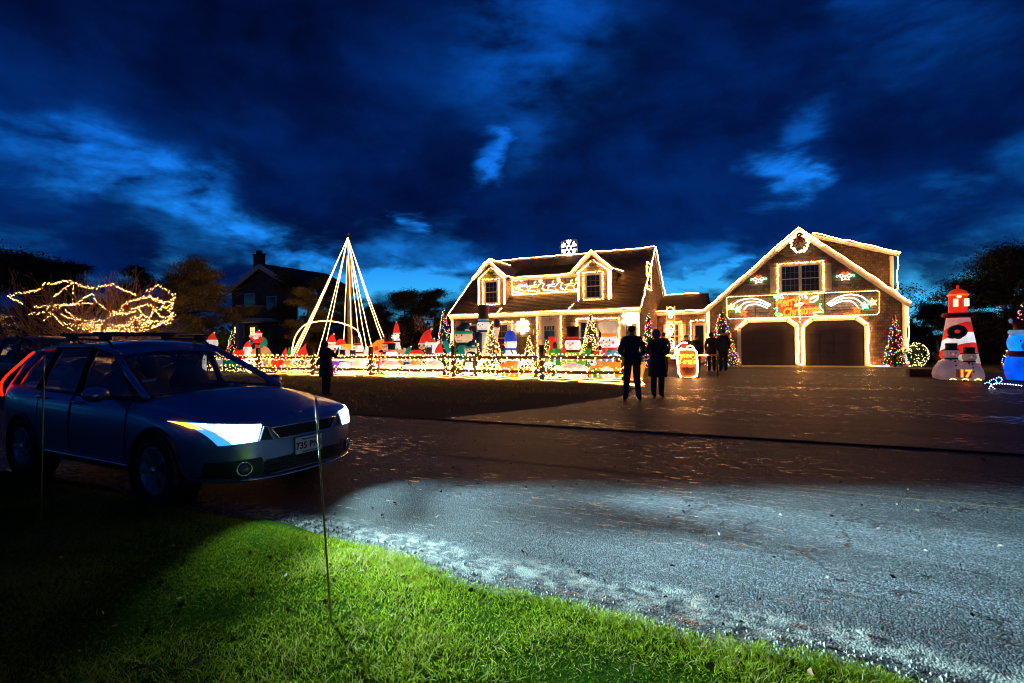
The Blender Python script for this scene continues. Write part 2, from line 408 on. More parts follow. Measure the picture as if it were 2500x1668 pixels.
def asphalt(name, base, edge=False, wet=True, bump=.65):
    m, nt, p = nodemat(name); q = NT(nt)
    vor = q.n('ShaderNodeTexVoronoi'); vor.inputs['Scale'].default_value = 92; q.l(q.coord(), vor.inputs[0])
    grit = q.noise(140, 3, .7)
    agg = q.ramp(vor.outputs['Color'], [(.2, tuple(c*.45 for c in base)), (.55, base), (.9, tuple(c*2.1 for c in base))])
    big = q.noise(1.0, 6, .6, q.coord((.22, 1.5, 1)))
    col = q.mix(1.0, agg, q.ramp(big, [(.32, (.5, .48, .47)), (.62, (1.15, 1.15, 1.15))]), 'MULTIPLY')
    lit = q.noise(1.0, 8, .7, q.coord((.9, 9, 1)), .4)      # long scuffs and leaf stains left along the lane
    col = q.mix(q.mr(lit, .60, .70, 0, .75), col, (.022, .016, .012))
    ck = q.n('ShaderNodeTexVoronoi', feature='DISTANCE_TO_EDGE'); ck.inputs['Scale'].default_value = .55; wv = q.n('ShaderNodeVectorMath', operation='ADD'); cn_ = q.n('ShaderNodeTexNoise'); cn_.inputs['Scale'].default_value = 2.2; cn_.inputs['Detail'].default_value = 6; q.l(q.coord(), cn_.inputs[0]); q.l(q.coord((.7, 1, 1)), wv.inputs[0]); q.l(cn_.outputs['Color'], wv.inputs[1]); q.l(wv.outputs[0], ck.inputs[0])
    col = q.mix(q.mr(ck.outputs['Distance'], .002, .009, .8, 0), col, (.008, .007, .007))       # cracks
    if edge:
        tcn = q.n('ShaderNodeTexCoord'); sp = q.n('ShaderNodeSeparateXYZ'); q.l(tcn.outputs['Object'], sp.inputs[0])
        wob = q.math('ADD', sp.outputs[1], q.math('MULTIPLY', q.math('SUBTRACT', q.noise(1.6, 5), .5), .5))
        d = q.math('ABSOLUTE', q.math('ADD', q.math('ADD', wob, q.math('MULTIPLY', sp.outputs[0], .07)), 2.05), 0)   # sand washed to the near edge of the road
        sand = q.math('MULTIPLY', q.mr(d, .02, .26, 1, 0), q.mr(q.noise(9, 6, .7), .42, .62, 0, .8))
        col = q.mix(sand, col, (.30, .28, .25))
    q.l(col, p.inputs['Base Color'])
    if wet:
        w = q.noise(1.0, 7, .65, q.coord((4.5, 16, 1), (3, 5, 0)))
        w = q.math('ADD', w, q.math('MULTIPLY', q.math('SUBTRACT', q.noise(.5, 3, .5, q.coord((.5, 1.2, 1), (7, 2, 0))), .5), .5))
        q.l(q.mr(w, .58, .68, .60, .12), p.inputs['Roughness']); q.l(q.mr(w, .58, .68, .10, .7), p.inputs['Specular IOR Level'])
    else: p.inputs['Roughness'].default_value = .75
    b = q.n('ShaderNodeBump'); b.inputs['Strength'].default_value = bump; b.inputs['Distance'].default_value = .007
    h = q.math('ADD', q.math('MULTIPLY', vor.outputs['Distance'], -1.0), q.math('MULTIPLY', grit, .5))
    q.l(h, b.inputs['Height']); q.l(b.outputs[0], p.inputs['Normal'])
    return m
ROADV0, ROADV1 = 2.70, 8.15
A_ROAD = asphalt('asphalt', (.050, .053, .060), True)
A_DRIVE = asphalt('drive_asphalt', (.044, .043, .052), False, bump=.35)
def turf(name, c):
    m, nt, p = nodemat(name); q = NT(nt)
    n1 = q.noise(.55, 6, .65, q.coord((.6, 1.2, 1)), .5); n2 = q.noise(22, 6, .7)
    col = q.mix(.5, q.ramp(n1, [(.3, c[0]), (.5, c[1]), (.66, c[2])]), q.ramp(n2, [(.3, tuple(x*.4 for x in c[1])), (.7, tuple(x*1.7 for x in c[1]))]))
    q.l(col, p.inputs['Base Color']); p.inputs['Roughness'].default_value = 1; p.inputs['Specular IOR Level'].default_value = .0
    b = q.n('ShaderNodeBump'); b.inputs['Strength'].default_value = .8; b.inputs['Distance'].default_value = .025; q.l(n2, b.inputs['Height']); q.l(b.outputs[0], p.inputs['Normal'])
    return m
T_NEAR = turf('turf_near', ((.010, .024, .003), (.018, .042, .004), (.028, .055, .006)))
T_FAR = turf('turf_far', ((.13, .15, .035), (.18, .15, .06), (.25, .16, .10)))
def sheet(name, poly, z, m, sub=None, kind='structure', fn=None):
    mb = MB()
    if sub:
        u0, u1, v0, v1, nu, nv = sub
        for i in range(nu+1):
            for j in range(nv+1):
                u = u0+(u1-u0)*i/nu; v = v0+(v1-v0)*j/nv; mb.v.append((u, v, z+(fn(u, v) if fn else 0)))
        for i in range(nu):
            for j in range(nv): mb.f.append((i*(nv+1)+j, (i+1)*(nv+1)+j, (i+1)*(nv+1)+j+1, i*(nv+1)+j+1)); mb.c.append(None)
    else: mb.poly([(u, v, z) for u, v in poly])
    o = top(mb, name, m, smooth=bool(sub), kind=kind); return o
g = sheet('ground', [(-500, -500), (500, -500), (500, 700), (-500, 700)], -.06, T_FAR)
sheet('road', [(-120, 1.6), (120, 1.6), (120, ROADV1+.05), (-120, ROADV1+.05)], 0, A_ROAD)
def rough_lawn(u, v):
    return .05*math.sin(u*.7+1)*math.sin(v*1.1)+.03*math.sin(u*2.3+v*1.7)-.02 
sheet('far_lawn', None, .012, T_FAR, (-80, 60, ROADV1, 75, 280, 90), fn=lambda u, v: rough_lawn(u, v)*.5*max(0, min(1, (-5.6-u)/3))*max(0, min(1, (v-8.6)/1.5))*max(0, min(1, (17-v)/2)))
# drive: left edge flares out towards the street
sheet('driveway', [(-5.3, ROADV1-.02), (11.5, ROADV1-.02), (8.6, 11.5), (8.3, 29.7), (-4.7, 29.7), (-4.5, 24), (-3.2, 20.2), (-3.0, 12.8), (-4.0, 10.2)], .022, A_DRIVE)
sheet('garage_apron', [(-1.6, 28.2), (6.2, 28.2), (6.2, 29.76), (-1.6, 29.76)], .027, mat('concrete', (.30, .28, .26), .85, var=.3, nscale=3, bump=.3))
# centre seam with leaf crumbs, dark gutter line on the far side
def strip(name, v0, w, z, m, wob, u0=-40, u1=40, n=240):
    mb = MB()
    for i in range(n+1):
        u = u0+(u1-u0)*i/n; v = v0+wob*(math.sin(u*.9)+.5*math.sin(u*2.7+1)); ww = w*(.55+.45*abs(math.sin(u*3.1)*math.sin(u*1.3+.4)))
        mb.v += [(u, v-ww, z), (u, v+ww, z)]
    for i in range(n): mb.f.append((2*i, 2*i+2, 2*i+3, 2*i+1)); mb.c.append(None)
    return top(mb, name, m, kind='structure')
strip('road_seam', 5.60, .022, .005, mat('seam_debris', (.12, .075, .03), .9, var=.6, nscale=18), .012)
strip('road_seam', 8.07, .045, .005, mat('gutter_dirt', (.030, .024, .020), .95, var=.5, nscale=9), .025, -40, 30)
# near lawn: edge of the turf wanders a little
def near_edge(u): return 2.57-.07*max(-6, min(4, u))+.05*math.sin(u*1.7+.5)+.03*math.sin(u*4.9)+.10*math.exp(-((u+3.4)/1.2)**2)-.02*u*0
mb = MB(); n = 160; us = [-22+36*i/n for i in range(n+1)]
for u in us:
    e = near_edge(u)
    mb.v += [(u, -12, .05), (u, e-.35, .05), (u, e-.08, .035), (u, e, .004)]
for i in range(n):
    for j in range(3): mb.f.append((4*i+j, 4*i+4+j, 4*i+5+j, 4*i+1+j)); mb.c.append(None)
top(mb, 'near_lawn', T_NEAR, smooth=True, kind='structure')
def blades(name, U, V, Z, hgt, wid, m, bend=.5):
    n = len(U); pat = .5+.25*(np.sin(U*2.3+1.3*np.sin(V*2.9))+np.sin(V*6.1+2*np.sin(U*3.7))); X = C25*U+S25*V; Y = -S25*U+C25*V
    a = RNG.uniform(0, 2*PI, n); h = hgt*RNG.uniform(.5, 1.5, n)*(.7+.6*pat); b = bend*h*RNG.uniform(.2, 1.2, n); w = wid*RNG.uniform(.6, 1.4, n)
    ca, sa = np.cos(a), np.sin(a); b2 = RNG.uniform(0, 2*PI, n); bx, by = np.cos(b2)*b, np.sin(b2)*b
    base = np.stack([X, Y, Z], 1); side = np.stack([ca*w, sa*w, 0*w], 1)/2
    mid = base+np.stack([bx*.35, by*.35, h*.6], 1); tip = base+np.stack([bx, by, h], 1)
    Vv = np.stack([base-side, base+side, mid+side*.8, mid-side*.8, tip], 1).reshape(-1, 3).astype(np.float32)
    idx = np.arange(n)[:, None]*5
    L4 = idx+np.array([0, 1, 2, 3]); L3 = idx+np.array([3, 2, 4])
    loops = np.concatenate([L4, L3], 1).ravel().astype(np.int32)
    me = bpy.data.meshes.new(name); me.vertices.add(5*n); me.vertices.foreach_set('co', Vv.ravel()); me.loops.add(7*n); me.loops.foreach_set('vertex_index', loops)
    st = np.empty(2*n, dtype=np.int32); st[0::2] = np.arange(n)*7; st[1::2] = np.arange(n)*7+4; tt = np.empty(2*n, dtype=np.int32); tt[0::2] = 4; tt[1::2] = 3
    me.polygons.add(2*n); me.polygons.foreach_set('loop_start', st); me.polygons.foreach_set('loop_total', tt)
    shade = np.repeat(np.clip(RNG.uniform(0, 1, n)*.75+pat*.35-.05, 0, 1), 7); ca_ = me.color_attributes.new('Col', 'FLOAT_COLOR', 'CORNER')
    buf = np.ones((7*n, 4), dtype=np.float32); buf[:, 0] = shade; buf[:, 1] = shade; buf[:, 2] = shade; ca_.data.foreach_set('color', buf.ravel())
    me.update(calc_edges=True); me.materials.append(m); o = bpy.data.objects.new(name, me); COL.objects.link(o); o['kind'] = 'stuff'
    return o
def grassmat(name, stops):
    """blades: diffuse with light shining through them"""
    m = bpy.data.materials.new(name); m.use_nodes = True; nt = m.node_tree; nt.nodes.clear(); MATS[name] = m; q = NT(nt)
    a = q.n('ShaderNodeAttribute'); a.attribute_name = 'Col'; c = q.ramp(a.outputs['Fac'], stops)
    d = q.n('ShaderNodeBsdfDiffuse'); t = q.n('ShaderNodeBsdfTranslucent'); g = q.n('ShaderNodeBsdfGlossy'); g.inputs['Roughness'].default_value = .35; g.inputs[0].default_value = (.5, .5, .5, 1)
    x = q.n('ShaderNodeMixShader'); x.inputs[0].default_value = .45; x2 = q.n('ShaderNodeMixShader'); x2.inputs[0].default_value = .012
    q.l(c, d.inputs[0]); q.l(c, t.inputs[0]); q.l(d.outputs[0], x.inputs[1]); q.l(t.outputs[0], x.inputs[2]); q.l(x.outputs[0], x2.inputs[1]); q.l(g.outputs[0], x2.inputs[2])
    o = q.n('ShaderNodeOutputMaterial'); q.l(x2.outputs[0], o.inputs[0])
    return m
GM = grassmat('grass_blade', [(0, (.06, .09, .006)), (.5, (.20, .265, .010)), (.86, (.33, .37, .018)), (.92, (.38, .30, .09)), (1, (.40, .30, .14))])
n = 460000; U = RNG.uniform(-6.5, 1.6, n); V = RNG.uniform(.75, 2.80, n)
E_ = .035*np.sin(U*23+3*np.sin(U*7))*RNG.uniform(0, 1, n)+2.57-.07*U+.05*np.sin(U*1.7+.5)+.03*np.sin(U*4.9)+.10*np.exp(-((U+3.4)/1.2)**2)
clump = np.sin(U*9+3*np.sin(V*5))*np.sin(V*11+2*np.sin(U*4))
XX, YY = C25*U+S25*V, -S25*U+C25*V
keep = (V < E_+.02*RNG.normal(size=n)) & (YY > 1.75) & (np.abs(XX) < YY*1.04) & (RNG.uniform(0, 1, n) < .72+.30*clump)
U, V = U[keep], V[keep]
o = blades('lawn_grass', U, V, np.full(len(U), .03), .030, .0034, GM, 1.3); tag(o, 'short green lawn grass lit by the headlights beside the road', 'grass')
GM2 = grassmat('dry_grass_blade', [(0, (.12, .14, .03)), (.5, (.24, .23, .06)), (1, (.38, .29, .13))])
n = 60000; U = RNG.uniform(-26, 2, n); V = 8.4+RNG.uniform(0, 1, n)**.7*15
keep = ((U < -5.4) | (V > 13) & (U < -3.4)) & (np.sin(U*1.3+V*.7)+np.sin(V*2.1+U*.4)+RNG.normal(size=n)*.6 > -.3)
U, V = U[keep], V[keep]; o = blades('yard_grass', U, V, np.full(len(U), .0), .055, .014, GM2, 1.0); tag(o, 'thin dry grass of the yard across the road', 'grass')
# fallen leaves: on the road and the lawns
LM = mat('dead_leaf', (.028, .018, .011), .8, var=.7, nscale=30)
n = 1500; U = RNG.uniform(-12, 9, n); V = RNG.choice([2.9, 5.6, 6.6, 8.0, 4.4], n)+RNG.normal(size=n)*.35
P = np.stack([C25*U+S25*V, -S25*U+C25*V, np.full(n, .010)], 1)
o = leaves('leaf_litter', P, .035, LM, aspect=.7, lean=None); o.scale = (1, 1, 1)
o.data.vertices.foreach_get('co', (b_ := np.empty(len(o.data.vertices)*3, dtype=np.float32))); b_[2::3] = np.clip(b_[2::3], .006, .022); o.data.vertices.foreach_set('co', b_)
tag(o, 'dead brown leaves scattered over the asphalt', 'leaves')

# grit washed along the ragged turf edge
GRIT = mat('road_grit', (.22, .20, .18), .9, var=.5, nscale=60); n = 1700
mb = MB()
for k in range(n):
    u = rnd.uniform(-6, 1.6); v = near_edge(u)+abs(rnd.gauss(0, .10))+.01; r_ = rnd.uniform(.003, .009); mb.bulb((u, v, .004+r_*.5), r_)
o = top(mb, 'roadside_grit', GRIT, 'loose grit along the edge of the near lawn', 'grit', kind='stuff')
# low weeds and dead tufts in the near lawn
n = 9000; U = RNG.uniform(-6, 1.4, n); V = RNG.uniform(.9, 2.75, n); cl = np.sin(U*3.1+1.2*np.sin(V*4))*np.sin(V*5.3+U); keep = (cl > .35) & (V < 2.55-.07*U)
U, V = U[keep], V[keep]; o = blades('dead_grass', U, V, np.full(len(U), .03), .045, .0035, grassmat('straw_blade', [(0, (.22, .15, .06)), (1, (.42, .32, .16))]), 1.6); tag(o, 'straw-coloured dead blades among the near lawn grass', 'grass')

n = 240; U = RNG.uniform(-5.5, 1.3, n); V = RNG.uniform(.9, 2.6, n); keep = V < 2.5-.07*U; U, V = U[keep], V[keep]
o = leaves('lawn_leaves', np.stack([C25*U+S25*V, -S25*U+C25*V, np.full(len(U), .066)], 1), .034, mat('oak_leaf', (.20, .10, .04), .8, var=.6, nscale=30), aspect=.65, lean=(0, 0, 0)); tag(o, 'brown fallen leaves caught in the near lawn', 'leaves')
# ================================================================ houses
SH_WALL = shingle('cedar_shingle_wall', (.22, .15, .10), (.43, .32, .225))
SH_ROOF = shingle('roof_shingle', (.085, .058, .038), (.125, .088, .058), .2, .127)
TRIM = mat('white_trim', (.74, .68, .60), .55, var=.07, nscale=9)
SHUT = mat('cream_shutter', (.70, .58, .44), .55, var=.08)
PANE = mat('dark_window_glass', (.022, .024, .030), .06, var=.15, spec=.6)
BLINDM = mat('window_blind', (.25, .22, .18), .7, var=.15)
DARKM = mat('dark_metal', (.02, .02, .022), .45, metal=.6, var=.3)
def wall(parent, poly, v, face='front', name='wall', u=None, m=SH_WALL):
    mb = MB()
    if face == 'front': courses(mb, poly, lambda s, t, o: (s, v-o, t))
    elif face == 'right': courses(mb, poly, lambda s, t, o: (u+o, s, t))
    elif face == 'left': courses(mb, poly, lambda s, t, o: (u-o, s, t))
    else: courses(mb, poly, lambda s, t, o: (s, v+o, t))
    return part(mb, name, m, parent, uv=True)
def slope(parent, poly_uv, zfn, name='roof', m=SH_ROOF, thick=.09, step=.13):
    """roof plane over a polygon in plan (u, v) with height zfn(u, v); laid in courses up the slope"""
    mb = MB(); gu = zfn(1, 0)-zfn(0, 0); gv = zfn(0, 1)-zfn(0, 0); gl = math.hypot(gu, gv); au, av = gu/gl, gv/gl
    st = [(p[0]*-av+p[1]*au, p[0]*au+p[1]*av) for p in poly_uv]
    nrm = Vector((-gu, -gv, 1)).normalized()
    def fn(s, t, o):
        u, v = -av*s+au*t, au*s+av*t
        return Vector((u, v, zfn(u, v)))+nrm*o
    courses(mb, st, fn, step/math.sqrt(1+gl*gl), .02)
    n = len(poly_uv); a = [Vector((p[0], p[1], zfn(*p))) for p in poly_uv]; b = [q-Vector((0, 0, thick)) for q in a]
    mb.add(a+b, [tuple(range(2*n-1, n-1, -1))]+[(i, n+i, n+(i+1) % n, (i+1) % n) for i in range(n)])
    return part(mb, name, m, parent, uv=True)
def boxp(parent, name, m, *b): return part(MB().box(*b), name, m, parent)
def window(parent, u0, u1, z0, z1, v, cols=3, rows=4, shut=0.0, double=False, blind=.0, trim=.09):
    w = boxp(parent, 'window', TRIM, u0-trim, u1+trim, v-.055, v+.01, z1, z1+trim)
    boxp(w, 'casing', TRIM, u0-trim, u0, v-.052, v+.01, z0, z1-.0005); boxp(w, 'casing', TRIM, u1, u1+trim, v-.052, v+.01, z0, z1-.0005); boxp(w, 'sill', TRIM, u0-trim-.03, u1+trim+.03, v-.085, v+.01, z0-.07, z0-.0005)
    units = [(u0, u1)] if not double else [(u0, (u0+u1)/2-.035), ((u0+u1)/2+.035, u1)]
    if double: boxp(w, 'mullion', TRIM, (u0+u1)/2-.035, (u0+u1)/2+.035, v-.05, v+.01, z0, z1-.001)
    for a, b in units:
        zm = (z0+z1)/2
        boxp(w, 'pane', PANE, a, b, v-.030, v-.024, zm+.0005, z1-.001); boxp(w, 'pane', PANE, a, b, v-.038, v-.032, z0, zm-.0005)
        mb = MB()
        mb.box(a, b, v-.048, v-.0385, zm-.022, zm+.022)
        for x0, x1 in ((a, a+.035), (b-.035, b)): mb.box(x0, x1, v-.046, v-.0385, z0+.001, zm-.0225).box(x0, x1, v-.042, v-.0305, zm+.0225, z1-.002)
        part(mb, 'sash', TRIM, w)
        mb = MB()
        for zz0, zz1, d in ((z0, zm, -.0425), (zm, z1, -.0345)):
            for k in range(1, cols): x = a+(b-a)*k/cols; mb.box(x-.007, x+.007, v+d, v+d+.004, zz0+.025, zz1-.025)
            for k in range(1, rows//2): zz = zz0+(zz1-zz0)*k/(rows//2); mb.box(a+.036, b-.036, v+d-.001, v+d+.003, zz-.007, zz+.007)
        part(mb, 'muntin_grid', mat('grey_muntin', (.30, .28, .25), .6), w)
    if shut:
        for x0 in (u0-trim-.02-shut, u1+trim+.02):
            s_ = boxp(parent, 'shutter', SHUT, x0, x0+shut, v-.045, v+.005, z0-.03, z1+.04)
            mb = MB()
            zz = z0+.06
            while zz < z1-.06:
                mb.box(x0+.05, x0+shut-.05, v-.052, v-.0455, zz, zz+.022); zz += .04
            part(mb, 'louvre', SHUT, s_)
    return w
def ropes(label, paths, name='rope_light', r=.026, m=None, n=5):
    mb = MB()
    for p in paths:
        q = [Vector(a) for a in p]; s = resample(q, .35)+[q[-1]]
        pts = []
        for i, a in enumerate(s):
            d = .034 if 0 < i < len(s)-1 else 0
            pts.append(a+Vector((rnd.uniform(-d, d), 0, rnd.uniform(-d, d))))
        # keep true corners
        for c in q[1:-1]:
            k = min(range(len(pts)), key=lambda j: (pts[j]-c).length); pts[k] = c
        mb.tube(pts, r*.50, n)
    return top(mb, name, m or em('rope_glow', WARM, S_ROPE), label, 'rope light', smooth=True)
def bulbs(label, pts, r=.026, name='string_lights', cols=None, m=None, wire=True, cat='string lights', group=None, wr=.006):
    """a string of small bulbs on a wire through pts (lot coordinates)"""
    a = np.array([tuple(p) for p in pts]); u, v, z = float(a[:, 0].mean()), float(a[:, 1].mean()), float(a[:, 2].min())
    t = thing(name, label, cat, u, v, z, group)
    mb = MB()
    for p in pts: mb.bulb(p, r*.70*rnd.uniform(.8, 1.2), rnd.choice(cols) if cols else None)
    part(mb, 'bulbs', m or (em('bulb_colours', (1, 1, 1), 7.5, True) if cols else em('bulb_warm', WARM, S_BULB)), t, stuff=True)
    if wire and len(pts) > 2:
        w = MB()
        for i in range(0, len(pts)-1):
            if (Vector(pts[i])-Vector(pts[i+1])).length < .6: w.tube([pts[i], pts[i+1]], wr, 3, cap=False)
        if w.v: part(w, 'wire', mat('green_wire', (.01, .03, .012), .6), t)
    return t
def jit(pts, d, dv=None):
    dv = d if dv is None else dv
    return [Vector(p)+Vector((rnd.uniform(-d, d), rnd.uniform(-dv, dv), rnd.uniform(-d, d))) for p in pts]
def frame_string(label, u0, u1, z0, z1, v, step=.075, sides='ltrb', d=.028, **k):
    segs = []
    if 'l' in sides: segs.append([(u0, v, z0), (u0, v, z1)])
    if 't' in sides: segs.append([(u0, v, z1), (u1, v, z1)])
    if 'r' in sides: segs.append([(u1, v, z1), (u1, v, z0)])
    if 'b' in sides: segs.append([(u1, v, z0), (u0, v, z0)])
    pts = []
    for s in segs: pts += resample(s, step)
    pts = jit(pts, d, .02); pts = [Vector((p.x, min(p.y, v+.005), p.z)) for p in pts]
    k.setdefault('m', em('bulb_frame', WARM, 46)); return bulbs(label, pts, **k)

# ---------------------------------------------------------------- main house
HU0, HU1, HV0, HV1, HZ = -15.14, -4.82, 24.62, 33.1, 3.06
HVR, HZR = 28.86, 6.50
house = thing('shingled_house', 'long brown shingled cape house with two dormers and a steep roof outlined in lights', 'house', (HU0+HU1)/2, HV0)
wall(house, [(HU0, 0), (HU1, 0), (HU1, HZ), (HU0, HZ)], HV0)
gable = [(HV0, 0), (HV1, 0), (HV1, HZ), (HVR, HZR-.12), (HV0, HZ)]
wall(house, gable, 0, 'right', u=HU1); wall(house, gable, 0, 'left', u=HU0)
wall(house, [(HU0, 0), (HU1, 0), (HU1, HZ), (HU0, HZ)], HV1, 'back')
SL = (HZR-3.0)/(HVR-24.38)
zf = lambda u, v: 3.0+(v-24.38)*SL
zb = lambda u, v: HZR-(v-HVR)*SL
roof = slope(house, [(HU0-.12, 24.38), (HU1+.12, 24.38), (HU1+.12, HVR), (HU0-.12, HVR)], zf)
slope(house, [(HU0-.12, HVR), (HU1+.12, HVR), (HU1+.12, 33.34), (HU0-.12, 33.34)], zb)
boxp(house, 'fascia', TRIM, HU0-.10, HU1+.10, 24.40, 24.64, 2.74, 2.90)
boxp(house, 'corner_board', TRIM, HU0-.04, HU0+.10, HV0-.05, HV0+.06, 0, 2.735)
boxp(house, 'corner_board', TRIM, HU1-.10, HU1+.04, HV0-.05, HV0+.06, 0, 2.735)
for uu in (HU1+.06, HU0-.06):
    part(MB().bar((uu, 24.42, 2.88), (uu, HVR, HZR-.155), .05, .17), 'rake_board', TRIM, house)
    part(MB().bar((uu, 33.30, 2.88), (uu, HVR+.001, HZR-.156), .05, .17), 'rake_board', TRIM, house)
# dormers
DV = 25.05
for dl, (a, b, c) in (('left', (-13.68, -12.05, -12.87)), ('right', (-7.93, -6.30, -7.12))):
    z0, ze, za = 3.30, 5.02, 5.80
    fr = MB(); courses(fr, [(a, z0), (b, z0), (b, ze), (c, za), (a, ze)], lambda s, t, o: (s, DV-o, t))
    vend = 24.38+(ze-3.0)/SL
    courses(fr, [(DV, z0), (DV+.02, z0), (vend, ze), (DV, ze)], lambda s, t, o: (b+o, s, t)); courses(fr, [(DV, z0), (DV+.02, z0), (vend, ze), (DV, ze)], lambda s, t, o: (a-o, s, t))
    d = part(fr, 'dormer', SH_WALL, house, uv=True)
    sl = (za+.10-(ze-.04))/(c-(a-.22)); vb = 24.38+(za+.1-3.0)/SL; vl = 24.38+(ze-.0-3.0)/SL
    slope(d, [(a-.22, DV-.28), (c, DV-.28), (c, vb), (a-.22, vl)], lambda u, v, c=c, sl=sl, za=za: za+.10-(c-u)*sl, thick=.07)
    slope(d, [(c, DV-.28), (b+.22, DV-.28), (b+.22, vl), (c, vb)], lambda u, v, c=c, sl=sl, za=za: za+.10-(u-c)*sl, thick=.07)
    mb = MB()
    for s_, e_ in ((-1, a-.22), (1, b+.22)): mb.bar((e_, DV-.30-.002*s_, ze-.13), (c, DV-.30-.002*s_, za+.01), .05, .17)
    part(mb, 'rake_board', TRIM, d)
    boxp(d, 'corner_board', TRIM, a-.03, a+.10, DV-.05, DV+.03, z0, ze-.001); boxp(d, 'corner_board', TRIM, b-.10, b+.03, DV-.05, DV+.03, z0, ze-.001)
    window(house, c-.36, c+.36, 3.62, 4.72, DV-.02, 3, 4)
    nm = 'left' if dl == 'left' else 'right'
    frame_string('warm bulbs round the window of the %s dormer' % nm, c-.50, c+.50, 3.50, 4.88, DV-.10, .06, r=.026)
    ropes('rope light tracing the gable and corners of the %s dormer' % nm, [
        [(a-.24, DV-.36, ze-.08), (c, DV-.36, za+.13), (b+.24, DV-.36, ze-.08)], [(a+.04, DV-.09, z0+.05), (a+.04, DV-.09, ze-.12), (c, DV-.09, za-.28), (b-.04, DV-.09, ze-.12), (b-.04, DV-.09, z0+.05)],
        [(b+.24, DV-.33, ze-.06), (b+.25, vl-.1, ze+.05)]] + ([[(c, DV-.3, za+.17), (c+.02, vb-.6, za+.17)]] if dl == 'left' else [[(b+.06, DV-.02, ze-.1), (b+.06, DV+.0, z0+.1)]]))
    # wreath with bow
    w = thing('wreath', 'green wreath with a red bow above the window of the %s dormer' % nm, 'wreath', c, DV-.12, za-.55)
    P = []
    for k in range(700):
        t_ = rnd.uniform(0, 2*PI); rr = .20+rnd.gauss(0, .045); P.append((rr*math.cos(t_), -.02+rnd.gauss(0, .03), .14+rr*math.sin(t_)*1.05))
    leaves('foliage', P, .07, mat('wreath_green', (.035, .085, .02), .8, var=.5), w, aspect=.3)
    bw = MB(); x0, z0_ = c, za-.55+.33
    for sg in (-1, 1): bw.ell((x0+sg*.07, DV-.19, z0_), (.075, .03, .05), 10, 6)
    bw.ell((x0, DV-.2, z0_), .035, 8, 6); bw.bar((x0-.01, DV-.19, z0_), (x0-.06, DV-.19, z0_-.28), .05, .012, (0, 1, 0)); bw.bar((x0+.01, DV-.192, z0_), (x0+.05, DV-.192, z0_-.25), .05, .012, (0, 1, 0))
    part(bw, 'bow', mat('red_ribbon', (.55, .015, .01), .5, var=.2), w, smooth=True)
# wall between the dormers under a shallow roof
NV = 25.62; nz0 = zf(0, NV)-.02
mb = MB(); courses(mb, [(-12.03, nz0), (-7.95, nz0), (-7.95, 4.93), (-12.03, 4.93)], lambda s, t, o: (s, NV-o, t))
link = part(mb, 'dormer', SH_WALL, house, uv=True, label='low shingled wall linking the two dormers')
ntop = 27.9; slp = (zf(0, ntop)+.03-4.97)/(ntop-NV+.25)
slope(link, [(-12.02, NV-.25), (-7.96, NV-.25), (-7.96, ntop), (-12.02, ntop)], lambda u, v: 4.97+(v-NV+.25)*slp, thick=.07)
boxp(link, 'fascia', TRIM, -12.0, -7.97, NV-.245, NV-.03, 4.76, 4.885)
ropes('rope light framing the low wall between the dormers', [[(-11.85, NV-.28, 4.93), (-8.0, NV-.28, 4.93)], [(-11.86, NV-.16, 4.86), (-11.86, NV-.16, nz0+.1), (-11.8, NV-.18, nz0+.05), (-8.15, NV-.18, nz0+.06), (-8.0, NV-.16, nz0+.16)]])
ropes('rope light running along the main roof ridge', [[(HU0-.1, HVR-.02, HZR+.05), (HU1+.12, HVR-.02, HZR+.05)]])
ropes('rope light along the front eave of the long house', [[(HU0-.12, 24.34, 2.93), (HU1+.12, 24.34, 2.93)]], r=.03)
ropes('rope light climbing the left roof edge of the long house', [[(HU0-.17, 24.36, 2.96), (HU0-.17, HVR, HZR+.03)]])
ropes('rope light climbing the right front roof edge of the long house', [[(HU1+.17, 24.36, 2.98), (HU1+.17, HVR, HZR+.03)]])
ropes('rope light down the rear right roof edge of the long house', [[(HU1+.17, HVR, HZR+.02), (HU1+.17, 33.3, 3.05)]])
ropes('rope light down the left front corner of the long house', [[(HU0-.02, HV0-.09, 2.72), (HU0-.03, HV0-.09, .4)]])
ropes('rope light down the right front corner of the long house', [[(HU1+.0, HV0-.09, 2.72), (HU1-.02, HV0-.09, .3)]])
ropes('short rope light dropping from the right dormer to the eave', [[(-8.02, DV-.07, 3.42), (-8.14, 24.60, 3.2), (-8.2, 24.36, 3.0)]])
ropes('short rope light dropping from the left dormer to the eave', [[(-12.0, DV-.07, 3.4), (-12.12, 24.6, 3.2), (-12.18, 24.36, 3.0)]])
# gable window on the right side wall
gw = boxp(house, 'window', TRIM, HU1-.01, HU1+.06, 26.6, 27.6, 4.2, 5.25); boxp(gw, 'pane', PANE, HU1+.062, HU1+.068, 26.72, 27.48, 4.3, 5.15)
pts = []
for s_ in ([(HU1+.09, 26.5, 4.05), (HU1+.09, 26.5, 5.4)], [(HU1+.09, 26.5, 5.4), (HU1+.09, 27.7, 5.4)], [(HU1+.09, 27.7, 5.4), (HU1+.09, 27.7, 4.05)], [(HU1+.09, 27.7, 4.05), (HU1+.09, 26.5, 4.05)]): pts += resample(s_, .07)
bulbs('warm bulbs round the side gable window of the long house', jit(pts, .015, .03), r=.026)
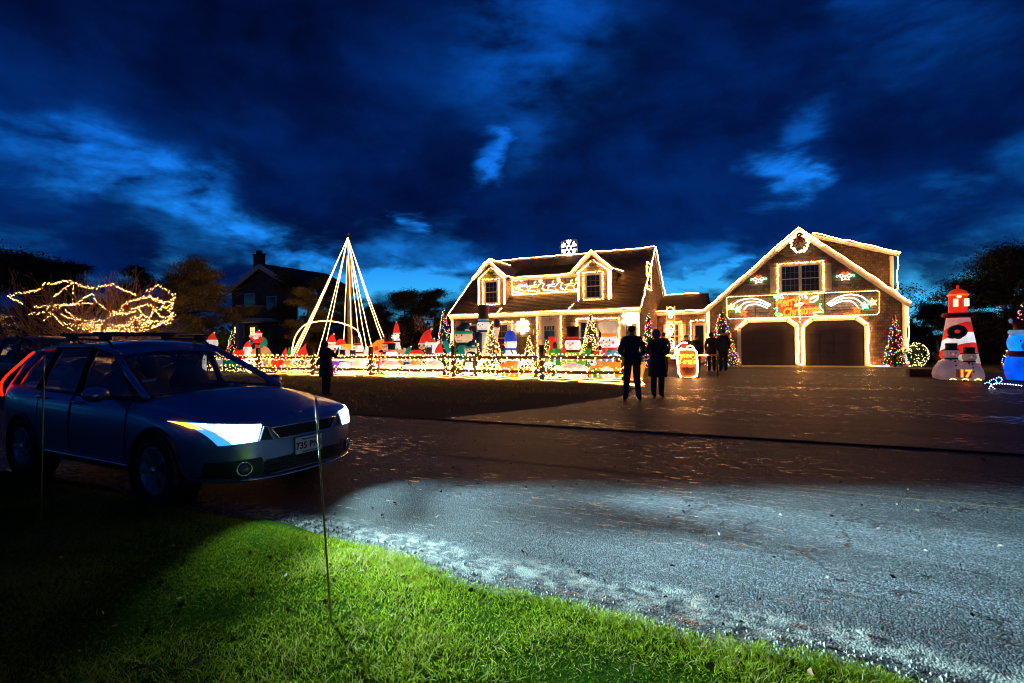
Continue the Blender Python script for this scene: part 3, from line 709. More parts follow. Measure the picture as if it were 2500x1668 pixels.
# ground-floor openings
window(house, -12.43, -11.68, .95, 2.33, HV0-.02, 2, 4, shut=.36)
frame_string('warm bulbs over the ground floor window left of the front door', -12.62, -11.42, 1.2, 2.50, HV0-.10, .06, 'tr')
window(house, -7.68, -5.95, .85, 2.33, HV0-.02, 3, 4, shut=.40, double=True)
frame_string('warm bulbs framing the wide window right of the front door', -7.86, -5.74, .75, 2.52, HV0-.10, .055, 'ltr', r=.03)
window(house, -14.3, -13.55, .95, 2.33, HV0-.02, 2, 4, shut=.32)
door = boxp(house, 'door', TRIM, -9.70, -8.95, HV0-.075, HV0-.025, .18, 2.32)
boxp(door, 'pane', PANE, -9.60, -9.05, HV0-.088, HV0-.0755, .75, 2.22)
mb = MB()
for k in range(1, 4): mb.box(-9.60+.1375*k-.008, -9.60+.1375*k+.008, HV0-.095, HV0-.0885, 2.0, 2.2)
mb.box(-9.6, -9.05, HV0-.096, HV0-.0885, 1.985, 2.0); part(mb, 'muntin_grid', TRIM, door)
part(MB().ell((-9.02, HV0-.12, 1.1), .035, 8, 6), 'door_knob', mat('brass', (.6, .42, .15), .3, metal=1), door, smooth=True)
mb = MB().box(-9.90, -9.71, HV0-.06, HV0, .0, 2.32).box(-8.94, -8.75, HV0-.06, HV0, .0, 2.32).box(-9.92, -8.73, HV0-.07, HV0, 2.3205, 2.70)
part(mb, 'door_surround', TRIM, house)
vs_, fs = text_mb('24', .17, extrude=.004); mb = MB(); mb.M = Matrix.Translation((-9.27, HV0-.078, 2.56)) @ Matrix.Rotation(PI/2, 4, 'X'); mb.add(vs_, fs)
part(mb, 'house_number', mat('black_number', (.02, .018, .015), .5), house)
boxp(house, 'step', mat('step_stone', (.25, .23, .21), .9), -10.1, -8.5, 23.8, HV0-.06, 0, .17)
frame_string('warm bulbs round the front door of the long house', -9.98, -8.67, .25, 2.80, HV0-.12, .055, 'ltr')
for uu in (-10.22, -8.40):
    l = part(MB().box(uu-.06, uu+.06, HV0-.05, HV0-.02, 1.75, 2.05), 'wall_lamp', mat('aged_brass', (.35, .25, .10), .4, metal=.9), house)
    part(MB().lathe([(.02, 1.78), (.06, 1.80), (.08, 2.0), (.02, 2.08)], 6, (uu, HV0-.13, 0)), 'lamp_glass', mat('lamp_glass', (.5, .4, .25), .2), l)
# chimney-top snowflake in its frame
CHIM = thing('snowflake_light', 'large lit snowflake in a square frame on the roof ridge', 'snowflake light', -9.60, 28.62, 6.42)
mb = MB()
for a, b in (((-10.05, 6.35), (-10.05, 7.33)), ((-9.10, 6.35), (-9.10, 7.33)), ((-10.07, 7.33), (-9.08, 7.33))): mb.bar((a[0], 28.66, a[1]), (b[0], 28.66, b[1]), .035, .035)
mb.tube([(-10.0, 28.66, 7.3), (-10.35, 27.3, 5.35+.0)], .008, 4); part(mb, 'frame', mat('pale_frame', (.45, .38, .3), .6), CHIM)
def flake_pts(c, R, v, step=.05, kind=0):
    P = []
    for k in range(6):
        a = PI/6+k*PI/3; d = Vector((math.cos(a), 0, math.sin(a))); e = Vector((-math.sin(a), 0, math.cos(a))); o = Vector((c[0], v, c[1]))
        P += resample([o+d*R*.22, o+d*R], step)
        for q in (.55, .78): P += resample([o+d*R*q, o+d*R*(q+.22)+e*R*.26], step)+resample([o+d*R*q, o+d*R*(q+.22)-e*R*.26], step)
        if kind: 
            P += [o+d*R*.62+(d*math.cos(t)+e*math.sin(t))*R*.30 for t in np.linspace(0, 2*PI, 14)]
    P += [Vector((c[0]+R*.26*math.cos(t), v, c[1]+R*.26*math.sin(t))) for t in np.linspace(0, 2*PI, 16)]
    return P
mb = MB()
for p in jit(flake_pts((-9.58, 6.88), .46, 28.60), .01): mb.bulb(p, .026)
part(mb, 'bulbs', em('bulb_cool_warm', (1.0, .70, .38), 14), CHIM, stuff=True)
for nm, c, kk in (('left of the front door', (-10.80, 2.23), 1), ('at the right end of the long house', (-5.24, 2.49), 0)):
    t = thing('snowflake_light', 'round lit snowflake on the shingle wall %s' % nm, 'snowflake light', c[0], HV0-.1, c[1]-.4)
    mb = MB(); R = .40 if kk else .36
    for p in jit(flake_pts(c, R, HV0-.12, .055, 1), .012): mb.bulb(p, .024)
    part(mb, 'bulbs', em('bulb_cool_warm', (1, 1, 1), 20), t, stuff=True)
    mb = MB()
    for k in range(3): a = PI/6+k*PI/3; mb.bar((c[0]-R*math.cos(a), HV0-.07-.004*k, c[1]-R*math.sin(a)), (c[0]+R*math.cos(a), HV0-.07-.004*k, c[1]+R*math.sin(a)), .014, .008)
    part(mb, 'frame', TRIM, t)
# ---------------------------------------------------------------- sleigh and reindeer in rope light between the dormers
def neon(parent, paths, m, v, name, r=.016):
    mb = MB()
    for p in paths:
        mb.tube([(a, v, b) for a, b in p], r, 5)
    return part(mb, name, m, parent, smooth=True)
NW = em('neon_warm', (1, .62, .25), 9); NWH = em('neon_white', (1, .82, .62), 8); NR = em('neon_red', (1, .035, .004), 13); NGn = em('neon_green', (.05, 1, .25), 9); NY = em('neon_yellow', (1, .62, .10), 7)
sg = thing('sleigh_light', 'rope light sleigh and driver motif on the wall between the dormers', 'light figure', -11.3, NV-.2, 4.1)
def S(px, py, x0=1230, y0=640, k=11.75): return LP(x0+px/k, y0+py/k, NV-.2)
neon(sg, [[S(*p) for p in q] for q in ([(215, 830), (330, 840), (560, 895), (580, 850), (690, 800), (690, 740), (640, 700)], [(240, 690), (290, 700), (350, 780), (470, 810), (540, 790), (560, 860)], [(240, 690), (285, 820)], [(560, 680), (650, 630), (670, 690), (530, 700)], [(230, 840), (560, 900)])], NW, NV-.2, 'runner')
neon(sg, [[S(*p) for p in q] for q in ([(300, 640), (330, 570), (400, 540), (430, 600), (420, 670), (330, 680), (300, 640)], [(520, 590), (560, 570), (590, 600), (540, 620), (520, 590)], [(440, 560), (500, 580), (470, 620)])], NR, NV-.21, 'coat')
neon(sg, [[S(*p) for p in q] for q in ([(270, 520), (300, 510), (320, 540), (390, 540), (450, 470)], [(480, 530), (510, 505), (540, 530), (510, 555), (480, 530)], [(380, 690), (470, 650), (540, 660), (500, 700), (380, 690)])], NWH, NV-.215, 'trim')
neon(sg, [[S(*p) for p in ((370, 740), (430, 710), (480, 750), (420, 775), (370, 740))]], NGn, NV-.22, 'sack')
deer = [[(700, 860), (760, 740), (830, 710), (960, 730), (1000, 660), (1040, 640), (1060, 590), (1120, 600), (1170, 640), (1130, 660), (1110, 740), (1190, 820)], [(740, 820), (800, 830), (900, 830), (960, 870), (1010, 880), (1030, 800)], [(940, 890), (990, 840), (960, 780)], [(1090, 750), (1160, 830), (1200, 790)], [(1020, 590), (1010, 510), (1040, 540)], [(1060, 590), (1070, 480), (1100, 540)], [(1040, 540), (1040, 490)], [(880, 640), (870, 570), (900, 590), (915, 545)], [(700, 700), (830, 670), (940, 650)]]
for k, (ox, nm, cut) in enumerate(((0, 'nearest the sleigh', 9999), (520, 'in the middle of the team', 9999), (1050, 'leading the team beside the right dormer', 2110))):
    t = thing('reindeer_light', 'rope light reindeer %s' % nm, 'light figure', -10.6+k*1.15, NV-.2, 4.15, 'reindeer motifs between the dormers')
    P = []
    for q in deer:
        q = [(x+ox, y-k*22) for x, y in q if x+ox < cut]
        if len(q) > 1: P.append([S(*p) for p in q])
    neon(t, P, NW, NV-.2, 'outline')
    mb = MB(); uu = S(705+ox, 700)[0]; mb.bar((uu, NV-.17, nz0+.1), (uu, NV-.17, 4.80), .025, .02); part(mb, 'bracket', DARKM, t)

# ---------------------------------------------------------------- garage
GU0, GU1, GV, GV1, GZ = -2.12, 6.64, 29.79, 38.2, 3.12
GC, GA = 2.26, 6.96
garage = thing('shingled_garage', 'brown shingled two-door garage with a tall gable outlined in lights', 'garage', GC, GV)
wall(garage, [(GU0, 0), (GU1, 0), (GU1, GZ), (GC, GA-.1), (GU0, GZ)], GV)
wall(garage, [(GV, 0), (GV1, 0), (GV1, GZ), (GV, GZ)], 0, 'right', u=GU1); wall(garage, [(GV, 0), (GV1, 0), (GV1, GZ), (GV, GZ)], 0, 'left', u=GU0)
wall(garage, [(GU0, 0), (GU1, 0), (GU1, GZ), (GC, GA-.1), (GU0, GZ)], GV1, 'back')
gs = (GA-3.06)/(GC-GU0+.14)
slope(garage, [(GU0-.14, GV-.22), (GC, GV-.22), (GC, GV1+.2), (GU0-.14, GV1+.2)], lambda u, v: GA-(GC-u)*gs)
slope(garage, [(GC, GV-.22), (GU1+.14, GV-.22), (GU1+.14, GV1+.2), (GC, GV1+.2)], lambda u, v: GA-(u-GC)*gs)
for s_, e_ in ((-1, GU0-.15), (1, GU1+.15)):
    part(MB().bar((e_, GV-.235-.002*s_, 2.87), (GC, GV-.235-.002*s_, GA-.19), .05, .22), 'rake_board', TRIM, garage)
for a in (GU0-.03, GU1-.13): boxp(garage, 'corner_board', TRIM, a, a+.16, GV-.05, GV+.06, 0, 3.0)
# shed dormer on the right slope
DG = 30.75; ztop = lambda u: 6.72-(u-2.95)*.355
mb = MB(); courses(mb, [(2.95, GA-(2.95-GC)*gs-.02), (6.35, GA-(6.35-GC)*gs-.02), (6.35, ztop(6.35)), (2.95, ztop(2.95))], lambda s, t, o: (s, DG-o, t))
courses(mb, [(DG, 3.2), (37.4, 3.2), (37.4, ztop(6.35)), (DG, ztop(6.35))], lambda s, t, o: (6.35+o, s, t))
gd = part(mb, 'dormer', SH_WALL, garage, uv=True)
slope(gd, [(2.6, DG-.2), (6.6, DG-.2), (6.6, 37.6), (2.6, 37.6)], lambda u, v: ztop(u)+.09, thick=.09)
part(MB().bar((2.85, DG-.22, ztop(2.85)-.04), (6.6, DG-.22, ztop(6.6)-.04), .05, .16), 'rake_board', TRIM, gd)
boxp(gd, 'corner_board', TRIM, 6.24, 6.40, DG-.05, DG+.02, 3.4, ztop(6.35)-.12)
ropes('rope light along the shed dormer edge of the garage roof', [[(2.95, DG-.28, ztop(2.95)+.11), (6.64, DG-.28, ztop(6.64)+.11), (6.55, DG-.16, ztop(6.6)-.1), (6.5, DG-.12, 3.55)]], r=.032)
ropes('rope light over both slopes of the garage gable', [[(GU0-.16, GV-.28, 3.02), (GC, GV-.28, GA+.04), (GU1+.17, GV-.28, 3.02)]], r=.032)
ropes('rope light inside the peak of the garage gable', [[(GC-1.0, GV-.30, GA-.98), (GC, GV-.30, GA-.10), (GC+1.0, GV-.30, GA-.98)]], r=.022)
ropes('rope light down the right corner of the garage', [[(GU1+.1, GV-.10, 3.0), (GU1+.08, GV-.10, .75)]], r=.03)
ropes('rope light down the left corner of the garage by the breezeway door', [[(GU0+.0, GV-.10, 3.05), (GU0+.0, GV-.10, .5)]], r=.034)
window(garage, 1.46, 3.16, 3.80, 5.08, GV-.02, 4, 4, shut=.40, double=True)
frame_string('warm bulbs round the gable window of the garage', 1.30, 3.32, 3.66, 5.24, GV-.10, .06, r=.027)
# garage doors: clipped upper corners, white casing
DOORM = mat('garage_door', (.075, .055, .05), .5, var=.2, nscale=2)
for nm, a, b in (('left', -.46, 2.03), ('right', 2.50, 4.99)):
    ch = .36; op = [(a, 0.02), (b, 0.02), (b, 1.96), (b-ch, 2.26), (a+ch, 2.26), (a, 1.96)]
    d = None
    for k in range(4):
        z0, z1 = .02+k*.56+.004, .02+(k+1)*.56-.004
        q = clip(clip(op, lambda p: p[1]-z0, 1), lambda p: p[1]-z1, -1)
        if len(q) < 3: continue
        mb = MB().prism(q, .05, at=GV-.045)
        for j in range(4):
            x0_ = a+.10+j*(b-a-.1)/4; x1_ = x0_+(b-a-.1)/4-.12
            if k == 3: x0_, x1_ = max(x0_, a+.42), min(x1_, b-.42)
            if x1_-x0_ > .1: mb.box(x0_, x1_, GV-.060, GV-.0455, z0+.09, min(z1, 2.2)-.09)
        if d is None: d = part(mb, 'garage_door', DOORM, garage, label='dark %s garage door with clipped upper corners' % nm)
        else: part(mb, 'panel', DOORM, d)
    mb = MB(); path = [(a, 0), (a, 1.96), (a+ch, 2.26), (b-ch, 2.26), (b, 1.96), (b, 0)]
    cen = Vector(((a+b)/2, 1.0))
    for i, (p, q) in enumerate(zip(path, path[1:])):
        p, q = Vector(p), Vector(q); nn = Vector((-(q-p).y, (q-p).x)).normalized()
        if nn.dot((p+q)/2-cen) < 0: nn = -nn
        y = GV-.07-.0015*i
        mb.prism([tuple(p), tuple(q), tuple(q+nn*.19), tuple(p+nn*.19)], .08, at=y)
    part(mb, 'door_casing', TRIM, garage)
ropes('rope light round the left garage door and down the middle post', [[(-.72, GV-.14, 1.93), (-.22, GV-.14, 2.44), (1.72, GV-.14, 2.47), (2.16, GV-.14, 2.12), (2.20, GV-.14, 1.9), (2.16, GV-.14, .15)]], r=.026)
ropes('rope light round the right garage door', [[(2.16, GV-.14, .15), (2.26, GV-.14, .08), (2.37, GV-.14, .15), (2.34, GV-.14, 1.95), (2.42, GV-.14, 2.1), (2.82, GV-.14, 2.46), (4.70, GV-.14, 2.44), (5.14, GV-.14, 2.05), (5.16, GV-.14, .12), (5.24, GV-.2, .05), (5.9, GV-.45, .05)]], r=.026)
for uu in (-.95, 5.12):
    l = part(MB().box(uu-.07, uu+.07, GV-.06, GV-.02, 2.28, 2.44), 'wall_lamp', MATS['aged_brass'], garage)
    part(MB().box(uu-.045, uu+.045, GV-.14, GV-.061, 2.30, 2.42), 'lamp_glass', MATS['lamp_glass'], l)
# lit wreath with bow at the peak
w = thing('wreath', 'big glowing wreath with a red bow at the peak of the garage gable', 'wreath', GC+.03, GV-.2, 5.7)
P = [((.38+rnd.gauss(0, .05))*math.cos(t), rnd.gauss(0, .03), .52+(.44+rnd.gauss(0, .05))*math.sin(t)) for t in [rnd.uniform(0, 2*PI) for _ in range(900)]]
leaves('foliage', P, .09, MATS['wreath_green'], w, aspect=.3)
mb = MB()
for k in range(190):
    t = rnd.uniform(0, 2*PI); rr = rnd.gauss(1, .09); mb.bulb((GC+.03+.38*rr*math.cos(t), GV-.27+rnd.uniform(-.03, .03), 6.22+.45*rr*math.sin(t)), .023)
part(mb, 'bulbs', em('bulb_cool_warm', (1, 1, 1), 20), w, stuff=True)
bw = MB(); x0, z0_, yy = GC+.03, 6.62, GV-.34
for k in range(7): a = PI*k/6; bw.ell((x0+.10*math.cos(a), yy, z0_+.09*math.sin(a)-.02), (.06, .03, .05), 8, 6)
bw.bar((x0, yy, z0_), (x0-.13, yy, z0_-.55), .05, .012, (0, 1, 0)); bw.bar((x0+.01, yy+.002, z0_), (x0+.12, yy+.002, z0_-.42), .05, .012, (0, 1, 0)); bw.bar((x0, yy+.004, z0_), (x0+.01, yy+.004, z0_-.35), .045, .012, (0, 1, 0))
part(bw, 'bow', MATS['red_ribbon'], w, smooth=True)
# bow lights either side of the gable window
for nm, c in (('left', (.41, 4.51)), ('right', (4.24, 4.43))):
    t = thing('bow_light', 'small neon holly bow %s of the garage gable window' % nm, 'light figure', c[0], GV-.1, c[1]-.2, 'bow lights on the garage gable')
    f = lambda a, b: (c[0]+a, c[1]+b)
    neon(t, [[f(-.30, .02), f(-.16, .10), f(-.04, .02), f(-.16, -.06), f(-.30, .02)], [f(.30, .02), f(.16, .10), f(.04, .02), f(.16, -.06), f(.30, .02)], [f(-.10, 0), f(-.16, -.20), f(0, -.14), f(.16, -.20), f(.10, 0)], [f(0, .02), f(0, -.16)]], NWH, GV-.12, 'outline', .014)
    neon(t, [[f(-.12, .12), f(-.10, .2), f(-.02, .13), f(.02, .13), f(.10, .2), f(.12, .12)]], NR, GV-.13, 'ribbon', .014)
    neon(t, [[f(-.34, .07), f(-.38, .0), f(-.33, -.05)], [f(.34, .07), f(.38, .0), f(.33, -.05)]], NGn, GV-.13, 'leaf', .014)
# the sign board across the garage: border, two shooting stars, greeting
BV = GV-.20
bd = thing('light_board', 'long bulb-bordered light board across the garage above the doors', 'light board', GC, BV, 2.5)
mb = MB()
for p in resample([(-1.05, BV, 2.52), (-1.12, BV, 2.60), (-1.14, BV, 3.60), (-1.05, BV, 3.66), (5.50, BV, 3.64), (5.60, BV, 3.56), (5.58, BV, 2.60), (5.48, BV, 2.50), (-1.05, BV, 2.50)], .062): mb.bulb(p, .022)
part(mb, 'bulbs', em('bulb_amber', (1, .46, .12), 14), bd, stuff=True)
mb = MB()
for uu in (-.02+.25, 1.12, 3.36, 4.86): mb.bar((uu, BV+.06, 2.50), (uu, BV+.06, 3.66), .03, .03)
mb.bar((-1.14, BV+.09, 2.55), (5.6, BV+.09, 2.54), .03, .03); mb.bar((-1.14, BV+.09, 3.62), (5.6, BV+.09, 3.6), .03, .03)
part(mb, 'frame', DARKM, bd)
def GS(px, py): return LP(1760+px/5.875, 540+py/5.875, BV)
def star(c, R, a0=PI/2):
    return [(c[0]+(R if k % 2 == 0 else R*.45)*math.cos(a0+k*PI/5), c[1]+(R if k % 2 == 0 else R*.45)*math.sin(a0+k*PI/5)) for k in range(10)]
for nm, sx, tails, stars in (('left', 1, [[(180, 1195), (270, 1140), (420, 1110), (560, 1130), (715, 1200)], [(265, 1235), (340, 1175), (430, 1155), (560, 1165), (695, 1225)], [(330, 1270), (375, 1220), (430, 1200), (540, 1200), (670, 1250)]], [((145, 1230), NY), ((240, 1270), NGn), ((325, 1315), NR)]),
                             ('right', 1, [[(1520, 1190), (1640, 1110), (1790, 1060), (1900, 1055), (2020, 1085), (2120, 1160)], [(1545, 1205), (1680, 1130), (1800, 1100), (1900, 1105), (1980, 1145), (2040, 1200)], [(1570, 1220), (1700, 1160), (1800, 1145), (1880, 1155), (1930, 1195), (1970, 1250)]], [((2175, 1165), NY), ((2065, 1215), NGn), ((1955, 1270), NR)])):
    c0 = GS(*stars[1][0]); t = thing('shooting_star_light', 'rope light shooting stars at the %s end of the garage light board' % nm, 'light figure', c0[0], BV, 2.6)
    mb = MB()
    for q in tails: mb.tube([Vector(p) for p in bez([(lambda g: (g[0], BV-.02, g[1]))(GS(*p)) for p in q], 6)], .024, 5)
    part(mb, 'tail', NWH, t, smooth=True)
    for (c, m_) in stars:
        q = star(GS(*c), .19, PI/2+rnd.uniform(-.2, .2)); mb = MB().tube([(a, BV-.04, b) for a, b in q], .022, 5, closed=True); part(mb, 'star', m_, t, smooth=True)
        q = star(GS(*c), .11); mb = MB().tube([(a, BV-.035, b) for a, b in q], .016, 4, closed=True); part(mb, 'star', em('neon_soft_white', (1, .9, .75), 5) if m_ is not NR else NR, t, smooth=True)
mc = thing('greeting_sign', 'red neon Merry Christmas sign with green holly above the garage doors', 'sign', 2.25, BV, 2.55)
for txt, px, py, sz, wd in (('Merry', 935, 1165, .56, 335), ('Christmas', 1150, 1290, .56, 540)):
    vs_, fs = text_mb(txt, 1.0, bevel=.034, shear=.25, outline=True)
    a = np.array(vs_); w0 = a[:, 0].max()-a[:, 0].min(); uw = GS(px+wd/2, py)[0]-GS(px-wd/2, py)[0]; sc = uw/w0; c = GS(px, py)
    slope_ = math.radians(11 if txt == 'Merry' else 5)
    mb = MB(); mb.M = Matrix.Translation((c[0], BV-.05, c[1])) @ Matrix.Rotation(-slope_, 4, 'Y') @ Matrix.Rotation(PI/2, 4, 'X') @ Matrix.Diagonal((sc, sz*1.05, sc, 1)); mb.add(vs_, fs)
    part(mb, 'lettering', em('neon_orange_red', (1, .055, .005), 13), mc, smooth=True)
holly = [[(760, 1065), (830, 1075), (880, 1065), (895, 1105), (840, 1100), (790, 1140), (800, 1105), (765, 1100), (760, 1065)], [(1170, 1110), (1165, 1055), (1200, 1050), (1240, 1100), (1215, 1120)], [(1280, 1110), (1330, 1080), (1400, 1060), (1385, 1130), (1320, 1165), (1265, 1160)], [(760, 1260), (800, 1245), (805, 1290), (785, 1320)], [(770, 1330), (840, 1325), (885, 1345), (830, 1360), (780, 1350)], [(1410, 1190), (1440, 1185), (1415, 1215), (1440, 1260), (1470, 1290)], [(1475, 1310), (1400, 1300), (1330, 1320), (1340, 1350), (1390, 1355)]]
neon(mc, [[GS(*p) for p in q] for q in holly], NGn, BV-.05, 'holly_leaf', .022)
neon(mc, [[GS(*p) for p in q] for q in ([(1060, 1205), (1130, 1175), (1190, 1180), (1150, 1210), (1080, 1215), (1060, 1205)], [(1270, 1130), (1340, 1095), (1390, 1070)], [(1195, 1060), (1215, 1110)], [(770, 1085), (850, 1085)], [(1320, 1170), (1400, 1090)])], NWH, BV-.055, 'highlight', .02)
c = GS(1230, 1150); part(MB().torus((c[0], BV-.06, c[1]), .11, .03, 18, 6, 'y'), 'berry', NR, mc, smooth=True)
mb = MB()
for p in jit(resample([(2.25, BV-.08, 2.22), (2.25, BV-.08, 3.66)], .055), .02): mb.bulb(p, .022)
t = thing('string_lights', 'short string of warm bulbs hanging down the middle of the greeting sign', 'string lights', 2.25, BV-.1, 2.2); part(mb, 'bulbs', em('bulb_warm', WARM, S_BULB), t, stuff=True)

# ---------------------------------------------------------------- breezeway
bz = thing('breezeway', 'low shingled passage with a door joining house and garage', 'building', -3.47, GV)
wall(bz, [(-4.80, 0), (-2.14, 0), (-2.14, 3.0), (-4.80, 3.0)], GV+.03)
slope(bz, [(-4.80, GV-.2), (-2.2, GV-.2), (-2.2, GV+2.2), (-4.80, GV+2.2)], lambda u, v: 3.05+(v-GV+.2)*.44)
slope(bz, [(-4.80, GV+2.2), (-2.2, GV+2.2), (-2.2, GV+4.6), (-4.80, GV+4.6)], lambda u, v: 4.106-(v-GV-2.2)*.44)
boxp(bz, 'fascia', TRIM, -4.78, -2.25, GV-.21, GV-.03, 2.80, 2.945)
ropes('rope light along the breezeway eave', [[(-4.8, GV-.26, 3.02), (-2.2, GV-.26, 3.02)]], r=.032)
ropes('rope light along the breezeway roof ridge', [[(-4.7, GV+2.15, 4.15), (-2.75, GV+2.15, 4.15)]], r=.024)
bdr = boxp(bz, 'door', TRIM, -2.86, -2.22, GV-.05, GV-.001, .15, 2.30)
boxp(bdr, 'pane', PANE, -2.75, -2.33, GV-.062, GV-.0505, .7, 2.18); part(MB().ell((-2.80, GV-.10, 1.05), .03, 8, 6), 'door_knob', MATS['brass'], bdr, smooth=True)
frame_string('warm bulbs round the breezeway door', -2.98, -2.24, .7, 2.45, GV-.12, .055, 'lt')
window(bz, -4.10, -3.62, 1.0, 2.25, GV-.0, 2, 4, shut=.26)
frame_string('warm bulbs round the breezeway window', -4.26, -3.46, .95, 2.42, GV-.12, .05)
lad = thing('ladder_light', 'red rope light ladder with climbing figures leaning on the breezeway', 'light figure', -4.0, GV-.45, 0)
mb = MB()
for uu in (-4.20, -3.78): mb.tube([(uu, GV-.55, .55), (uu, GV-.42, 3.28)], .02, 5)
z = .8
while z < 3.2: mb.tube([(-4.20, GV-.5, z), (-3.78, GV-.5, z)], .016, 5); z += .34
part(mb, 'rail', em('neon_orange_red', (1, .055, .005), 13), lad, smooth=True)
mb = MB()
for zc in (3.05, 2.10, 1.30):
    for k in range(3): mb.torus((-3.99+rnd.uniform(-.06, .06), GV-.58, zc-.16*k), .16-.03*k+rnd.uniform(0, .03), .018, 14, 5, 'y')
part(mb, 'figure', NWH, lad, smooth=True)
part(MB().bar((-4.42, GV-.3, .5), (-4.42, GV-.3, 3.0), .02, .02).bar((-3.42, GV-.3, .5), (-3.42, GV-.3, 3.0), .02, .02), 'stand', DARKM, lad)

# ---------------------------------------------------------------- neighbour's house in the dark behind the pines
NVV = 38.0
nb = thing('neighbour_house', 'dark two-storey gabled house with chimney and balcony behind the pines', 'house', LU(640, NVV), NVV)
SHD = shingle('weathered_grey_shingle', (.11, .095, .09), (.16, .14, .13)); TR2 = mat('dull_trim', (.66, .58, .54), .7)
q = lambda x, y, v=NVV: LP(x, y, v)
ua, za = q(641, 650); ul, zl = q(566, 712); ur = 2*ua-ul
part(courses(MB(), [(ul, 0), (ur, 0), (ur, zl), (ua, za), (ul, zl)], lambda s, t, o: (s, NVV-o, t), .2), 'wall', SHD, nb, uv=True)
part(courses(MB(), [(NVV, 0), (NVV+9, 0), (NVV+9, zl), (NVV, zl)], lambda s, t, o: (ul-o, s, t), .2), 'wall', SHD, nb, uv=True)
ns = (za-zl)/(ua-ul)
rf = slope(nb, [(ul-.5, NVV-.4), (ua, NVV-.4), (ua, NVV+9), (ul-.5, NVV+9)], lambda u, v: za+.25-(ua-u)*ns, m=mat('dark_roof', (.018, .017, .018), .9), step=.25)
slope(nb, [(ua, NVV-.4), (ur+.5, NVV-.4), (ur+.5, NVV+9), (ua, NVV+9)], lambda u, v: za+.25-(u-ua)*ns, m=MATS['dark_roof'], step=.25)
for sg_, e_ in ((-1, ul-.5), (1, ur+.5)): part(MB().bar((e_, NVV-.45-.004*sg_, za-(ua-ul+.5)*ns-.05), (ua, NVV-.45-.004*sg_, za-.05), .08, .5), 'rake_board', TR2, nb)
cu0, cz0 = q(626, 652, NVV+2); cu1, cz1 = q(644, 622, NVV+2)
ch = part(MB().box(cu0, cu1, NVV+1.6, NVV+2.2, cz0-1.5, cz1).box(cu0-.05, cu1+.05, NVV+1.55, NVV+2.25, cz1+.001, cz1+.12), 'chimney', mat('chimney_brick', (.13, .07, .045), .9, var=.4, nscale=8), rf)
a = q(630, 613, NVV+2); b = q(639, 613, NVV+2); part(MB().box(a[0], b[0], NVV+1.75, NVV+2.05, cz1+.121, a[1]), 'flue', mat('soot', (.012, .012, .012), .9), rf)
LITW = em('lit_window', (1, .66, .25), 2.2)
for (x0, y0, x1, y1, lit) in ((600, 720, 622, 752, 0), (655, 727, 675, 752, 0), (573, 797, 597, 822, 1), (612, 798, 630, 822, 1)):
    a = q(x0, y0); b = q(x1, y1)
    w = boxp(nb, 'window', TR2, a[0]-.12, b[0]+.12, NVV-.12, NVV, b[1]-.12, a[1]+.12); boxp(w, 'pane', PANE, a[0], b[0], NVV-.13, NVV-.1205, b[1], a[1])
    if lit:
        zz = b[1]+(a[1]-b[1])*(.35 if x0 < 600 else .1)
        boxp(w, 'pane', LITW, a[0]+.1, a[0]+(b[0]-a[0])*.72, NVV-.14, NVV-.1305, zz, a[1]-.08)
        mb = MB()
        for k in range(1, 4): mb.box(a[0]+.1+k*(b[0]-a[0])*.16, a[0]+.15+k*(b[0]-a[0])*.16, NVV-.15, NVV-.1405, zz, a[1]-.08)
        mb.box(a[0]+.1, b[0]-.3, NVV-.16, NVV-.1505, (zz+a[1])/2-.03, (zz+a[1])/2+.03); part(mb, 'muntin_grid', TR2, w)
dk = part(MB().box(q(598, 780)[0], q(690, 780)[0], NVV-2.4, NVV-.05, q(600, 786, NVV-2.4)[1], q(600, 778, NVV-2.4)[1]), 'balcony', TR2, nb)
zt = q(600, 751, NVV-2.4)[1]; zd = q(600, 778, NVV-2.4)[1]
part(MB().box(q(598, 780)[0], q(690, 780)[0], NVV-2.4, NVV-2.3, zt, zt+.12), 'rail', TR2, dk)
mb = MB(); u = q(599, 780)[0]
while u < q(690, 780)[0]: mb.box(u, u+.05, NVV-2.37, NVV-2.33, zd, zt); u += .22
part(mb, 'baluster', mat('dark_baluster', (.10, .085, .08), .8), dk)
pu = q(631, 780)[0]
part(MB().box(pu-.22, pu+.22, NVV-2.5, NVV-2.06, 0, zd-.01).box(pu-.18, pu+.18, NVV-2.46, NVV-2.1, zd+.001, zt+.3), 'post', TR2, dk)
# ================================================================ trees
BARK = mat('pine_bark', (.075, .052, .038), .95, var=.4, nscale=12, bump=.6, bscale=20)
NEED = mat('pine_needles', (.12, .115, .04), .9, var=.45, nscale=1.2, spec=.2)
NEED2 = mat('olive_needles', (.26, .22, .07), .9, var=.45, nscale=1.0, spec=.2)
NEED3 = mat('dark_foliage', (.055, .060, .030), .9, var=.5, nscale=1.2, spec=.2)
TWIG = mat('bare_twig', (.36, .22, .11), .9, var=.35, nscale=8)
def branch_tree(mb, p, d, l, r, depth, rg, spread=.55, up=.12, tips=None, shrink=.74):
    q = p+d*l; mid = p+d*l*.5+Vector((rg.uniform(-1, 1), rg.uniform(-1, 1), rg.uniform(-1, 1)))*l*.06
    mb.tube([p, mid, q], [r, r*.85, r*.7], 4 if depth < 3 else 5, cap=False)
    if depth == 0:
        if tips is not None: tips.append(q)
        return
    for k in range(rg.choice((2, 3)) if depth > 1 else 2):
        e = (d+Vector((rg.gauss(0, spread), rg.gauss(0, spread), rg.gauss(0, spread)+up))).normalized()
        branch_tree(mb, q if k < 2 else mid, e, l*rg.uniform(shrink-.12, shrink+.08), r*.62, depth-1, rg, spread, up, tips, shrink)
